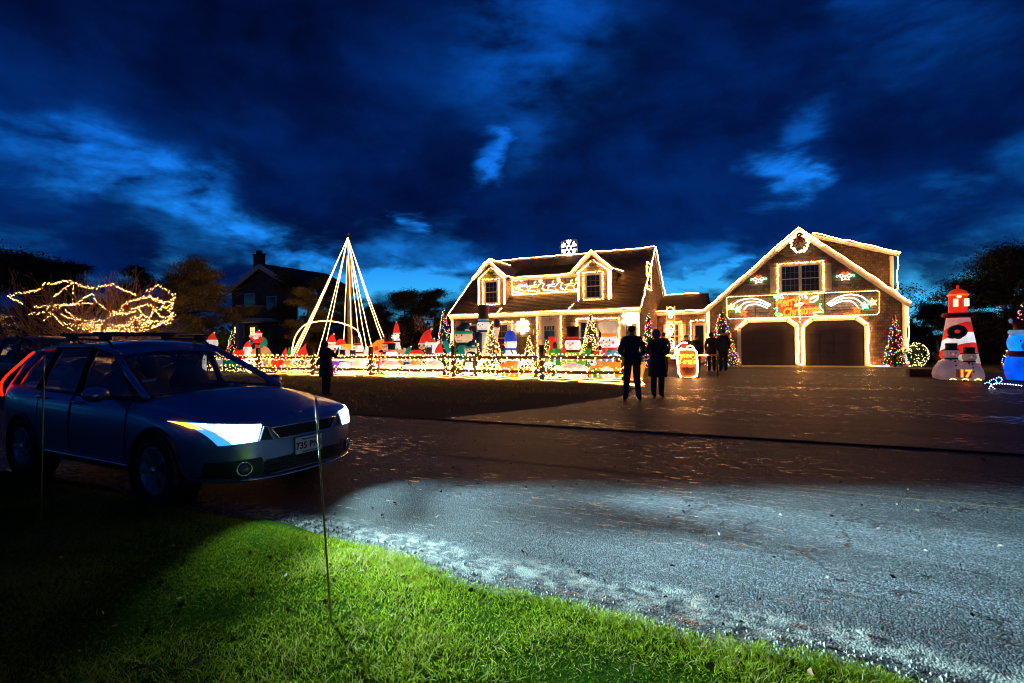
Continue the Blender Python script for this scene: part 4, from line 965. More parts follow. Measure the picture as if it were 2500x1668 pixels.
def pine(label, x, v, ytop, width_px, seed, m=NEED, bare=.28, dens=1.0, group='pines behind the yard', sparse=0.0, lean=0.0):
    """pitch pine: bent trunk, limbs that end in flat needle tufts"""
    rg = random.Random(seed); rn = np.random.default_rng(seed)
    u, z = LP(x, ytop, v); Y = v*C25-S25*u; W = width_px/FPX*Y/2
    t = thing('pine_tree', label, 'tree', u, v, 0, group, lotabs=False)
    mb = MB(); tr = [Vector((0, 0, 0))]
    for k in range(1, 7): tr.append(Vector((lean*z*k/6+rg.uniform(-.03, .03)*z, rg.uniform(-.03, .03)*z, z*.92*k/6)))
    mb.tube(tr, [max(.03, .022*z*(1-k/7.2)) for k in range(7)], 7)
    P = []; nb_ = int(17+7*dens)
    for k in range(nb_):
        f = bare+(1-bare)*(k+rg.random())/nb_; i = min(5, int(f*6)); b = tr[i].lerp(tr[i+1], f*6-i)
        prof = math.sin(min(1, (f-bare)/(1-bare)*.9+.12)*PI)**.6 if f < .97 else .3
        a = rg.uniform(0, 2*PI); ln = W*prof*rg.uniform(.55, 1.05)
        e = b+Vector((math.cos(a)*ln, math.sin(a)*ln, ln*rg.uniform(-.05, .35)))
        mb.tube([b, b.lerp(e, .5)+Vector((0, 0, -.06*ln)), e], [.006*z, .004*z, .002*z], 4, cap=False)
        for j in range(5 if f > .9 else 4):
            c = b.lerp(e, rg.uniform(.5, 1.05))+Vector((rg.gauss(0, .10), rg.gauss(0, .10), rg.gauss(0, .06)))*W
            n = int(rg.uniform(220, 420)*dens); s = W*rg.uniform(.09, .18)
            P.append(rn.normal(size=(n, 3))*np.array([s, s, s*.42])+np.array(c))
    part(mb, 'trunk', BARK, t, smooth=True)
    leaves('crown', np.concatenate(P), max(.09, W*.045), m, t, rn, aspect=.35)
    return t
PN = 'dark pine standing behind the yard, '
pine('big dark pine at the far left behind the lit bush', 60, 19, 612, 300, 1, NEED3, .2, 1.5)
pine('dark round-topped pine left of the lit bush crown', 165, 21, 625, 190, 2, NEED3, .2, 1.2)
pine('dark low pine behind the right half of the lit bush', 335, 24, 640, 150, 3, NEED3, .2, 1.2)
pine('olive pine with drooping limbs left of the dark neighbour house', 480, 21.5, 638, 210, 4, NEED2, .22, 1.7)
pine('small olive pine between the lit bush and the neighbour house', 428, 23, 660, 110, 14, NEED2, .25, 1.2)
pine('dark pine just right of the dark neighbour house', 712, 27, 658, 130, 5, NEED3, .03, 1.5)
pine('dark pine half hidden behind the left strands of the light cone', 775, 27, 668, 130, 6, NEED, .03, 1.5)
pine('brownish pine behind the rope light arch', 745, 25, 690, 100, 15, NEED2, .25, 1.1)
pine('dark pine straight behind the pole of the light cone', 850, 28, 690, 120, 7, NEED3, .03, 1.5)
pine('broad dark tree between the light cone and the long house', 985, 32, 700, 150, 8, NEED3, .03, 1.8)
pine('dark tree touching the left end of the long house roof', 1062, 34, 697, 130, 9, NEED3, .03, 1.6)
pine('low dark tree at the right foot of the light cone', 925, 30, 738, 110, 10, NEED3, .03, 1.3)
pine('tall dark spruce at the right edge behind the blue bear', 2475, 33, 600, 270, 11, NEED3, .04, 2.4, 'evergreens right of the garage')
pine('dark pointed spruce behind the striped lighthouse', 2278, 42, 738, 120, 12, NEED3, .05, 1.5, 'evergreens right of the garage')
pine('dark low evergreen behind the couple of snowmen', 2375, 40, 760, 120, 13, NEED3, .05, 1.5, 'evergreens right of the garage')
def bare_tree(label, x, v, ytop, seed, depth=6, spread=.42, m=TWIG, name='bare_tree', group=None, trunks=1, l0=.27, up=.12, leafy=0):
    rg = random.Random(seed); u, z = LP(x, ytop, v); t = thing(name, label, 'tree' if trunks == 1 else 'shrub', u, v, 0, group, lotabs=False)
    mb = MB(); tips = []
    for k in range(trunks):
        d = Vector((rg.gauss(0, .12 if trunks == 1 else .5), rg.gauss(0, .1 if trunks == 1 else .5), 1)).normalized()
        branch_tree(mb, Vector((rg.uniform(-.1, .1), rg.uniform(-.1, .1), 0)), d, z*l0, max(.015, .018*z)/(1 if trunks == 1 else 2), depth, rg, spread, up, tips)
    part(mb, 'branches' if trunks > 1 else 'trunk', m, t)
    if leafy:
        rn = np.random.default_rng(seed); T = np.array([tuple(p) for p in tips]); P = np.repeat(T, leafy, 0)+rn.normal(size=(len(T)*leafy, 3))*.18
        leaves('crown', P, .12, NEED3, t, rn, aspect=.6)
    return t
bare_tree('thin dark tree rising just behind the right corner of the garage', 2212, 41, 655, 21, 6, .40, NEED3, leafy=5)
bare_tree('small twiggy dark tree right of the garage corner', 2243, 38, 720, 22, 5, .42, NEED3, leafy=5)
bare_tree('leafless tree behind the big penguin beside the long house', 1035, 27, 745, 23, 6, .46, TWIG)
bare_tree('leafless brown shrub behind the tall white figure', 985, 29, 780, 24, 5, .6, TWIG, 'bare_shrub', None, 5, .3, -.05)
bare_tree('leafless brown shrub behind the rope light arch', 800, 29, 790, 25, 5, .5, TWIG, 'bare_shrub', None, 4, .3)
bare_tree('leafless brown shrub left of the rope light arch', 690, 31, 785, 26, 5, .5, TWIG, 'bare_shrub', None, 4, .3)
# far wood that closes the view low down on the horizon
P = []
rn = np.random.default_rng(5)
for k in range(420):
    a = rn.uniform(-60, 70); d = rn.uniform(85, 120); hgt = rn.uniform(2.5, 5.5)
    P.append(rn.normal(size=(60, 3))*np.array([1.8, 1.5, hgt*.33])+np.array([a, d, hgt*.5]))
o = leaves('far_wood', np.clip(np.concatenate(P), [-999, -999, .1], [999, 999, 9]), .9, NEED3, None, rn, aspect=.6); tag(o, 'low dark line of distant woods on the horizon', 'woods')

# ---------------------------------------------------------------- wide bare bush wound with lights
VB = 10.5; ub, _ = LP(228, 840, VB)
bush = thing('bare_bush', 'wide spreading bare bush wound with warm lights behind the parked wagon', 'shrub', ub, VB, 0, lotabs=False)
rg = random.Random(31); mb = MB(); tips = []
for k in range(44):
    a = 2*PI*k/44+rg.uniform(-.1, .1); out = rg.uniform(.25, 1.9)
    d = Vector((math.cos(a)*out*1.15, math.sin(a)*out*.7, rg.uniform(.55, 1.0))).normalized()
    branch_tree(mb, Vector((rg.uniform(-.2, .2), rg.uniform(-.2, .2), .35)), d, 1.38, .036, 4, rg, .36, .10, tips, .76)
part(mb, 'branches', TWIG, bush)
BP = lambda pts, k=3.92, x0=0, y0=580: [(lambda g: Vector((g[0], VB, g[1])))(LP(x0+a/k, y0+b/k, VB)) for a, b in pts]
LOOPS = [[(80, 560), (150, 540), (270, 520), (370, 500), (440, 440), (530, 440), (630, 415), (700, 435), (800, 470), (920, 485), (1070, 450), (1180, 510), (1310, 545)],
         [(1400, 520), (1520, 465), (1620, 520), (1680, 560), (1640, 660), (1660, 740), (1590, 800), (1480, 850), (1380, 890), (1200, 905), (1000, 900), (870, 900), (740, 850), (620, 825), (560, 800), (480, 730), (260, 730)],
         [(80, 560), (140, 600), (220, 635)], [(440, 720), (500, 600), (560, 530), (640, 480), (700, 440), (690, 600)], [(480, 710), (600, 650), (730, 630), (870, 545), (930, 620), (1050, 700), (1130, 720), (1190, 640), (1300, 600), (1400, 570), (1530, 600), (1600, 690), (1650, 720)],
         [(330, 660), (440, 660), (600, 640), (680, 640), (880, 630)], [(630, 700), (700, 760), (800, 800), (900, 800), (1000, 790), (1100, 740), (1250, 720), (1350, 660), (1430, 650), (1500, 710), (1560, 760), (1680, 740)],
         [(800, 830), (900, 850), (1010, 820), (1150, 850), (1280, 790), (1340, 770), (1400, 800), (1480, 840)], [(900, 790), (860, 840), (990, 890), (1100, 850), (1240, 850), (1340, 870), (1440, 820), (1380, 740), (1330, 760)],
         [(1440, 560), (1480, 600), (1560, 620), (1640, 590)], [(950, 860), (1080, 880), (1180, 860), (1290, 900)], [(1650, 560), (1660, 640), (1620, 700), (1650, 760), (1560, 810), (1450, 870)]]
rb = random.Random(4)
for k in range(9):                                 # finer strings tangled low in the bush
    x = 420+k*125; y = rb.uniform(760, 880); L_ = []
    for j in range(6): L_.append((x, y)); x += rb.uniform(40, 130); y = max(620, min(895, y+rb.uniform(-95, 80)))
    LOOPS.append([(min(1670, a), b) for a, b in L_])
for i, lp in enumerate(LOOPS):
    p = resample(bez(BP(lp), 6), .085)
    u_c = ub; q = []
    for k, a in enumerate(p):
        off = .40*math.sin(k*.13+i*1.9)+rb.uniform(-.06, .06); s = (VB+off)/VB if False else 1
        k_ = 1+off/18; q.append(Vector((a.x*k_+rb.uniform(-.035, .035), a.y*k_, H+(a.z-H)*k_+rb.uniform(-.045, .045))))
    bulbs(['warm bulbs along the upper left rim of the bare bush', 'warm bulbs down the right side and under the bare bush', 'short warm string at the left tip of the bare bush', 'warm string rising to a peak in the left half of the bare bush', 'long warm string zigzagging across the middle of the bare bush', 'faint level warm string in the left half of the bare bush', 'warm string waving across the lower middle of the bare bush', 'warm string low in the heart of the bare bush', 'tangled warm string at the foot of the bare bush', 'short warm string in the upper right of the bare bush', 'warm string along the very bottom of the bare bush', 'dense warm string down the right rim of the bare bush'][i] if i < 12 else 'fine warm string low among the twigs of the bare bush, number %s from its left' % ('one two three four five six seven eight nine'.split()[i-12]), q, r=.014, group='light strings on the bare bush', m=em('bulb_warm_strong', WARM, 48))

# ---------------------------------------------------------------- decorated conifers
XMAT = mat('fir_needles', (.030, .060, .020), .85, var=.4, nscale=3)
COLS = [(1, .05, .02), (1, .06, .02), (1, .30, .03), (1, .45, .08), (.05, 1, .15), (.08, .25, 1), (1, .10, .45), (1, .5, .14)]
def fir(label, x, v, ytop, wpx, n, label_l, cols=COLS, seed=1, group='decorated firs', r=.024, m=XMAT, dens=1.0, base=0.0, name='fir_tree'):
    rn = np.random.default_rng(seed); rg = random.Random(seed)
    u, z = LP(x, ytop, v); Y = v*C25-S25*u; R = wpx/FPX*Y/2
    t = thing(name, label, 'tree', u, v, 0, group, lotabs=False)
    mb = MB().tube([(0, 0, 0), (0, 0, z*.97)], [.05*R+.03, .008], 6)
    P = []; k = 0
    while k < 70:
        f = (k+.5)/70; zz = z*(.06+.92*f); rr = R*(1-f)**.85*(1+.12*math.sin(k*2.1)); a = k*2.4
        e = Vector((math.cos(a)*rr, math.sin(a)*rr, zz-.10*rr)); mb.tube([(0, 0, zz), e], [.012, .004], 3, cap=False)
        c = int(70*dens*max(.25, (1-f)))
        s = rn.uniform(.15, 1.05, size=(c, 1)); P.append(np.array([[0, 0, zz]])+np.array([tuple(e-Vector((0, 0, zz)))])*s+rn.normal(size=(c, 3))*np.array([.10, .10, .06])*max(.4, R)*(1-f*.5)); k += 1
    part(mb, 'trunk', BARK, t); leaves('crown', np.concatenate(P), .085, m, t, rn, aspect=.3)
    pts = []
    for k in range(n):
        f = (k+rg.random())/n; f = 1-(1-f)**.62; a = rg.uniform(-PI, .0)+(0 if rg.random() < .8 else PI); rr = R*(1-f)**.85*rg.uniform(.85, 1.08)+.02
        pts.append(Vector((u+math.cos(a)*rr, v+math.sin(a)*rr, z*(.05+.95*f))))
    bulbs(label_l, pts, r=r, cols=cols, wire=False, group=None)
    return t
fir('tall fir with coloured lights at the left end of the long house', 1084, 23.6, 752, 52, 330, 'coloured bulbs on the tall fir left of the long house', seed=2)
fir('slim fir with coloured lights at the right corner of the long house', 1583, 24.4, 765, 46, 240, 'coloured bulbs on the slim fir by the long house corner', seed=3, dens=1.4)
fir('fir with coloured lights at the left corner of the garage', 1762, 27.3, 758, 78, 260, 'coloured bulbs on the fir at the left garage corner', seed=4, dens=1.2)
fir('dark fir with coloured lights at the right corner of the garage', 2184, 28.9, 770, 50, 170, 'coloured bulbs on the fir at the right garage corner', seed=5, dens=1.3)
fir('small fir with coloured lights beside the sitting Santa', 568, 19.6, 806, 46, 170, 'coloured bulbs on the small fir beside the sitting Santa', seed=6)
fir('fir with coloured lights behind the blue bear at the right edge', 2500, 24.5, 735, 90, 170, 'coloured bulbs on the fir behind the blue bear', seed=7)
XW = mat('pale_fir_needles', (.06, .09, .022), .85, var=.4, nscale=3)  # lighter, yellower green than fir_needles
for i, (x, v, yt, w, n, nm) in enumerate(((1200, 20.4, 786, 66, 360, 'in front of the tall snowman'), (1292, 20.6, 817, 40, 170, 'left of the green train'), (1443, 20.8, 764, 70, 420, 'in front of the wide window'), (1103, 20.2, 832, 42, 190, 'right of the polar bear'), (1163, 19.6, 830, 46, 170, 'beside the small penguin'), (1336, 19.4, 828, 46, 150, 'behind the green train'), (1040, 19.0, 862, 44, 110, 'below the big penguin'))):
    fir('short fir thick with warm lights '+nm, x, v, yt, w, n, 'warm bulbs on the short fir '+nm, cols=[WARM, WARM, (1, .68, .32)], seed=20+i, group='warm lit firs behind the fence', m=XW, r=.026, dens=1.2)
# lit shrubs by the fence: white masses of bulbs
def lit_shrub(nm, x, v, y0, rpx, n, seed, r=.024, m=None, cols=None):
    rn = np.random.default_rng(seed); rg = random.Random(seed); u, z = LP(x, y0, v); Y = v*C25-S25*u; R = rpx/FPX*Y
    t = thing('lit_shrub', 'low round shrub '+nm, 'shrub', u, v, 0, 'netted shrubs along the fence', lotabs=False)
    P = rn.normal(size=(700, 3)); P /= np.linalg.norm(P, axis=1, keepdims=True); P = P*rn.uniform(.4, 1, size=(700, 1))*np.array([R, R*.8, z*.5])+np.array([0, 0, z*.5]); P[:, 2] = np.clip(P[:, 2], .02, 9)
    leaves('foliage', P, .09, m or XW, t, rn, aspect=.5)
    mb = MB(); [mb.tube([(0, 0, 0), (R*.6*math.cos(a), R*.5*math.sin(a), z*.7)], [.015, .005], 3) for a in (0, 1.3, 2.4, 3.6, 5)]
    part(mb, 'stem', BARK, t)
    pts = []
    for k in range(n):
        a = rg.uniform(0, 2*PI); b = math.acos(rg.uniform(-.9, 1)); pts.append(Vector((u+R*math.sin(b)*math.cos(a)*1.02, v-abs(R*.8*math.sin(b)*math.sin(a)), max(.03, z*.5+z*.52*math.cos(b)))))
    bulbs('net of bulbs over the low shrub '+nm, pts, r=r, wire=False, cols=cols)
for i, a in enumerate((('right of the sitting Santa', 622, 18.3, 866, 26, 260), ('below the leaning red-capped gnome', 730, 18.4, 872, 20, 90), ('beside the woman with the phone', 906, 18.2, 872, 18, 150), ('below the tall white figure', 982, 18.0, 893, 26, 180), ('below the polar bear', 1052, 18.2, 890, 24, 150), ('at the feet of the green-sweater snowman', 1112, 18.2, 878, 18, 120), ('beside the small penguin', 1185, 18.2, 878, 22, 170), ('left of the lit pumpkins', 1212, 18.1, 890, 16, 110), ('right of the lit pumpkins', 1285, 18.2, 880, 22, 150), ('by the fence post below the green train', 1345, 18.2, 885, 24, 130))):
    lit_shrub(*a, seed=60+i)
lit_shrub('with greenish yellow lights right of the garage corner', 2232, 29.6, 838, 28, 130, 90, r=.022, cols=[(1, .75, .2), (.9, .9, .3)])
# ================================================================ cars
def lerp(a, b, t): return a+(b-a)*t
def catmull(tab, x):           # tab: list of rows with row[0] increasing; smooth interpolation of the other columns
    n = len(tab)
    if x <= tab[0][0]: return tab[0][1:]
    if x >= tab[-1][0]: return tab[-1][1:]
    i = max(k for k in range(n-1) if tab[k][0] <= x); t = (x-tab[i][0])/(tab[i+1][0]-tab[i][0])
    a, b, c, d = tab[max(i-1, 0)], tab[i], tab[i+1], tab[min(i+2, n-1)]
    hx = c[0]-b[0]; out = []
    for j in range(1, len(b)):
        m0 = (c[j]-a[j])/(c[0]-a[0])*hx; m1 = (d[j]-b[j])/(d[0]-b[0])*hx
        out.append((2*t**3-3*t*t+1)*b[j]+(t**3-2*t*t+t)*m0+(-2*t**3+3*t*t)*c[j]+(t**3-t*t)*m1)
    return out
# x, half width, z bottom, z shoulder, z crown
BODY = [(-3.52, .66, .42, .93, .95), (-3.46, .74, .36, 1.00, 1.01), (-3.32, .82, .30, 1.03, 1.03), (-3.05, .865, .26, 1.02, 1.01), (-2.675, .88, .24, 1.0, .985), (-2.0, .882, .23, .975, .96), (-1.2, .882, .23, .95, .94), (-.55, .878, .23, .93, .955), (-.30, .876, .23, .915, .995), (.1, .868, .23, .868, .945), (.45, .845, .23, .82, .885), (.68, .785, .23, .785, .835), (.82, .68, .24, .765, .80), (.90, .53, .26, .74, .768), (.935, .36, .28, .715, .738)]
XS = sorted(set([round(-3.52+k*.0889, 4) for k in range(51)]+[.90, .92, .935]))
XS = [x for x in XS if x <= .936]
def section(x):
    w, zb_, ze, zc = catmull(BODY, x); d = ze-zb_
    return [(0, zb_), (.80*w, zb_), (.93*w, zb_+.03), (.975*w, zb_+.16*d), (.992*w, zb_+.32*d), (w, zb_+.5*d), (.998*w, zb_+.64*d), (.985*w, zb_+.80*d), (.965*w, zb_+.91*d), (.93*w, ze-.01), (.87*w, ze+.12*(zc-ze)), (.62*w, lerp(ze, zc, .62)), (.3*w, lerp(ze, zc, .93)), (0, zc)]
def halfw(x, z):
    s = section(x)
    for a, b in zip(s[1:], s[2:]):
        if min(a[1], b[1]) <= z <= max(a[1], b[1]) and a[1] != b[1]: return lerp(a[0], b[0], (z-a[1])/(b[1]-a[1]))
    return 0
def nosex(y, z):
    y = abs(y); x = .937
    if halfw(.935, z) >= y: return .937
    while x > -1 and halfw(x, z) < y: x -= .004
    return x
def bilin(c, n, m):
    return [[tuple(lerp(lerp(c[0][k], c[1][k], i/n), lerp(c[3][k], c[2][k], i/n), j/m) for k in range(len(c[0]))) for j in range(m+1)] for i in range(n+1)]
def gridmesh(mb, g):
    n, m = len(g)-1, len(g[0])-1; b = len(mb.v)
    for r in g:
        for p in r: mb.v.append(tuple(p))
    for i in range(n):
        for j in range(m): mb.f.append((b+i*(m+1)+j, b+(i+1)*(m+1)+j, b+(i+1)*(m+1)+j+1, b+i*(m+1)+j+1)); mb.c.append(None)
    return mb
def nose_patch(c, off=.006, n=10, m=6):
    return gridmesh(MB(), [[(nosex(y, z)+off, y+(off*.8 if y > .6 else (-off*.8 if y < -.6 else 0)), z) for (y, z) in r] for r in bilin(c, n, m)])
def solid(mb, t=.01, dirv=(1, 0, 0)): return mb
def headlens():
    '''lamp lens: hot centre with dimmer reflector facets'''
    if 'headlamp_glow' in MATS: return MATS['headlamp_glow']
    m = em('headlamp_glow', (.62, .88, 1.0), 20.0); nt = m.node_tree; e = [n for n in nt.nodes if n.type == 'EMISSION'][0]
    tcn = nt.nodes.new('ShaderNodeTexCoord'); v = nt.nodes.new('ShaderNodeTexVoronoi'); v.inputs['Scale'].default_value = 22; nt.links.new(tcn.outputs['Object'], v.inputs[0])
    r = nt.nodes.new('ShaderNodeMapRange'); r.inputs[1].default_value = .1; r.inputs[2].default_value = .8; r.inputs[3].default_value = 1.2; r.inputs[4].default_value = 24; nt.links.new(v.outputs['Color'], r.inputs[0]); nt.links.new(r.outputs[0], e.inputs[1])
    return m
def make_car(root, paint, lights=True, rails=True, sc=(1, 1, 1)):
    BLK = mat('black_plastic', (.012, .012, .013), .5, var=.2, nscale=20); RUB = mat('tyre_rubber', (.012, .012, .012), .85, var=.3)
    CHR = mat('chrome', (.75, .75, .77), .12, metal=1, var=.03); ALU = mat('wheel_alloy', (.55, .55, .58), .3, metal=.9, var=.05)
    SEAT = mat('seat_cloth', (.05, .042, .04), .9); GL = glassmat('car_glass', .8)
    mb = MB(); secs = []
    for x in XS:
        h = section(x); secs.append([(x, y, z) for y, z in h]+[(x, -y, z) for y, z in h[-2:0:-1]])
    n = len(secs[0])
    for s in secs: mb.v += s
    for i in range(len(secs)-1):
        for k in range(n): mb.f.append((i*n+k, i*n+(k+1) % n, (i+1)*n+(k+1) % n, (i+1)*n+k)); mb.c.append(None)
    for i, rev in ((0, True), (len(secs)-1, False)):
        for k in range(n//2):
            a, b, c, d = i*n+k, i*n+k+1, i*n+(n-k-1) % n, i*n+(n-k) % n
            f = (a, b, c, d) if k else (a, b, c)
            f = tuple(dict.fromkeys(f))
            if len(f) < 3: continue
            mb.f.append(f if not rev else f[::-1]); mb.c.append(None)
    me = mb.mesh('body', smooth=True); me.materials.append(paint)
    bm = bmesh.new(); bm.from_mesh(me); bmesh.ops.remove_doubles(bm, verts=bm.verts, dist=.0005); bmesh.ops.recalc_face_normals(bm, faces=bm.faces); bm.to_mesh(me); bm.free()
    body = bpy.data.objects.new('body', me); COL.objects.link(body)
    for wx in (0, -2.675):
        for s in (-1, 1):
            c = MB().lathe([(.365, .56*s if s > 0 else -1.1), (.365, 1.1 if s > 0 else -.56)], 40, (wx, 0, .33), 'y').mesh('cut')
            bm = bmesh.new(); bm.from_mesh(c); bmesh.ops.recalc_face_normals(bm, faces=bm.faces); bm.to_mesh(c); bm.free()
            co = bpy.data.objects.new('cut', c); COL.objects.link(co)
            md = body.modifiers.new('b', 'BOOLEAN'); md.object = co; md.operation = 'DIFFERENCE'; md.solver = 'EXACT'
    dg = bpy.context.evaluated_depsgraph_get(); nm_ = bpy.data.meshes.new_from_object(body.evaluated_get(dg))
    body.modifiers.clear(); body.data = nm_; nm_.name = 'body'
    if not nm_.materials: nm_.materials.append(paint)
    nm_.polygons.foreach_set('use_smooth', [True]*len(nm_.polygons))
    try: nm_.set_sharp_from_angle(angle=math.radians(38))
    except Exception: pass
    for o in [o for o in bpy.data.objects if o.name.startswith('cut')]: bpy.data.objects.remove(o)
    body.parent = root
    # wheels
    for wx in (0, -2.675):
        for s in (-1, 1):
            y0 = .78*s; w = part(MB().lathe([(.20, -.095), (.235, -.105), (.30, -.105), (.325, -.085), (.332, -.04), (.332, .04), (.325, .085), (.30, .105), (.235, .105), (.20, .095)], 36, (wx, y0, .333), 'y', cap=False), 'wheel', RUB, root, smooth=True)
            rm = MB().lathe([(.03, .06*s), (.185, .055*s), (.205, .10*s), (.222, .10*s), (.222, -.09*s), (.20, -.09*s)], 30, (wx, y0, .333), 'y', cap=False)
            for k in range(7):
                a = 2*PI*k/7+.3*s; rm.bar((wx+.03*math.cos(a), y0+.085*s, .333+.03*math.sin(a)), (wx+.205*math.cos(a), y0+.095*s, .333+.205*math.sin(a)), .045, .03, (0, 1, 0))
            rm.ell((wx, y0+.085*s, .333), (.045, .03, .045), 10, 6); part(rm, 'rim', ALU, w)
            part(MB().lathe([(.355, -.14), (.362, -.14), (.362, .12), (.355, .12)], 30, (wx, .76*s, .333), 'y', cap=False), 'wheel_well', BLK, root)
            # arch flare
            pts = [(wx+.375*math.cos(a), s*(halfw(wx+.375*math.cos(a), max(.3, .33+.375*math.sin(a)))+.004), .33+.375*math.sin(a)) for a in np.linspace(-.12, PI+.12, 22)]
            part(MB().tube(pts, .022, 6), 'arch_trim', BLK, root, smooth=True)
    # doors, sills, handles, cladding
    def side(x, f, s, off=.004):
        sec = section(x); i = f*(len(sec)-1); k = min(int(i), len(sec)-2); t = i-k
        y = lerp(sec[k][0], sec[k+1][0], t)+off; z = lerp(sec[k][1], sec[k+1][1], t); return (x, s*y, z)
    for s in (-1, 1):
        for (xa, xb, hx) in ((-.47, -1.53, -1.38), (-1.56, -2.28, -2.2)):
            g = [[side(lerp(xa-(.0 if j > 3 else -.0), xb, i/10), lerp(3.2, 9.0, j/9)/13, s) for j in range(10)] for i in range(11)]
            d = part(gridmesh(MB(), g), 'door', paint, root, smooth=True)
            h = side(hx, 8.0/13, s, .03); part(MB().ell(h, (.10, .018, .018), 10, 6), 'handle', paint, d, smooth=True)
            for xx in (xa, xb):
                part(MB().tube([side(xx, lerp(3.2, 9.0, j/9)/13, s, .0045) for j in range(10)], .004, 4), 'seam', BLK, d)
        g = [[side(lerp(-.42, -2.26, i/10), lerp(1.6, 3.0, j/4)/13, s, .012) for j in range(5)] for i in range(11)]
        part(gridmesh(MB(), g), 'sill_cladding', BLK, root, smooth=True)
        part(MB().tube([side(lerp(-.45, -2.25, i/12), 2.9/13, s, .02) for i in range(13)], .012, 5), 'sill_trim', CHR, root, smooth=True)
        # mirror
        m_ = part(MB().ell((-.78, s*.97, 1.0), (.075, .115, .075), 14, 9), 'mirror', paint, root, smooth=True)
        part(MB().bar((-.72, s*.83, .955), (-.76, s*.93, .965), .07, .04), 'mirror_arm', BLK, m_)
        part(MB().ell((-.825, s*.97, 1.0), (.035, .10, .062), 12, 8), 'mirror_glass', mat('mirror_glass', (.3, .3, .32), .05, metal=1), m_, smooth=True)
        # pillars
        for nm, a, b, r, mm in (('pillar', (-.36, .745, .955), (-1.24, .575, 1.372), .036, paint), ('pillar', (-1.56, .785, .96), (-1.62, .60, 1.455), .038, BLK), ('pillar', (-2.46, .785, .98), (-2.42, .595, 1.45), .038, BLK), ('pillar', (-3.22, .74, 1.0), (-3.00, .565, 1.40), .055, paint)):
            part(MB().tube([(a[0], s*a[1], a[2]), tuple(lerp(a[k], b[k], .5)*(s if k == 1 else 1)+(.012*s if k == 1 else 0) for k in range(3)), (b[0], s*b[1], b[2])], r, 6), nm, mm, root, smooth=True)
        part(MB().tube([(x, s*y, z) for x, y, z in ((-1.22, .568, 1.368), (-1.40, .588, 1.425), (-1.62, .60, 1.463), (-2.42, .592, 1.462), (-2.8, .575, 1.432), (-3.04, .56, 1.395))], .032, 6), 'roof_edge', paint, root, smooth=True)
        part(MB().tube([(x, s*y, z) for x, y, z in ((-.45, .80, .948), (-1.5, .81, .965), (-2.4, .805, .99), (-3.2, .765, 1.01))], .016, 5), 'belt_trim', BLK, root, smooth=True)
        for c in (((-.52, .768, .958), (-1.52, .782, .965), (-1.585, .605, 1.438), (-1.25, .583, 1.362)), ((-1.60, .784, .966), (-2.42, .782, .985), (-2.385, .602, 1.448), (-1.655, .606, 1.45)), ((-2.50, .78, .99), (-3.20, .748, 1.01), (-2.99, .573, 1.388), (-2.46, .60, 1.445))):
            g = bilin(c, 6, 5); g = [[(x, s*(y+.018*math.sin(PI*j/5)), z) for j, (x, y, z) in enumerate(r)] for r in g]
            part(gridmesh(MB(), g), 'side_window', GL, root, smooth=True)
    # windscreen and rear screen
    def screen(xb, xt, yb, yt, zb_, zt, bow, tb):
        return [[(lerp(xb, xt, j/6)+bow*(1-(2*i/12-1)**2)*(1-.55*j/6), lerp(yb, yt, j/6)*(2*i/12-1), lerp(zb_, zt, j/6)+tb*math.sin(PI*j/6)+(.028*(1-(2*i/12-1)**2))*(j/6)) for j in range(7)] for i in range(13)]
    part(gridmesh(MB(), screen(-.40, -1.25, .735, .575, .96, 1.370, .13, .035)), 'windscreen', GL, root, smooth=True)
    part(gridmesh(MB(), screen(-3.40, -3.06, .66, .55, 1.02, 1.39, -.06, .02)), 'rear_window', GL, root, smooth=True)
    RF = [(-3.22, .50, 1.345, 1.37), (-3.05, .555, 1.40, 1.435), (-2.42, .59, 1.468, 1.508), (-1.62, .595, 1.475, 1.52), (-1.25, .572, 1.375, 1.420), (-1.21, .56, 1.36, 1.402)]
    g = []
    for k in range(25):
        x = lerp(-3.22, -1.21, k/24); w, ze, zc = catmull(RF, x); g.append([(x, w*t, lerp(zc, ze, t*t)) for t in np.linspace(-1, 1, 13)])
    part(gridmesh(MB(), g), 'roof', paint, root, smooth=True)
    g2 = [[(x, y*.985, z-.045) for x, y, z in r] for r in g]; part(gridmesh(MB(), g2), 'headliner', SEAT, root, smooth=True)
    # cabin: deck, seats, wheel, mirror
    part(gridmesh(MB(), [[(x, halfw(x, .9)*.80*t, catmull(BODY, x)[3]+.008) for t in np.linspace(-1, 1, 5)] for x in np.linspace(-3.3, -.62, 12)]), 'cabin_deck', SEAT, root)
    for x in (-1.55, -2.45):
        for s in (-1, 1):
            st = part(MB().ell((x, s*.36, .98), (.10, .25, .24), 12, 8), 'seat', SEAT, root, smooth=True)
            part(MB().ell((x-.02, s*.36, 1.24), (.05, .13, .085), 12, 8), 'headrest', SEAT, st, smooth=True)
    part(MB().torus((-1.02, .36, .98), .17, .016, 20, 6), 'steering_wheel', BLK, root, smooth=True).rotation_euler = (0, 0, 0)
    part(MB().ell((-1.12, 0, 1.30), (.02, .12, .035), 10, 6), 'rear_view_mirror', BLK, root, smooth=True)
    part(MB().tube([(-.47, -.55, .985), (-.62, -.05, 1.03)], .008, 4).tube([(-.44, .1, .99), (-.66, .55, 1.03)], .008, 4), 'wiper', BLK, root)
    part(MB().box(-.71, -.705, -.60, -.47, 1.09, 1.12), 'sticker', mat('sticker', (.55, .5, .55), .6), root)
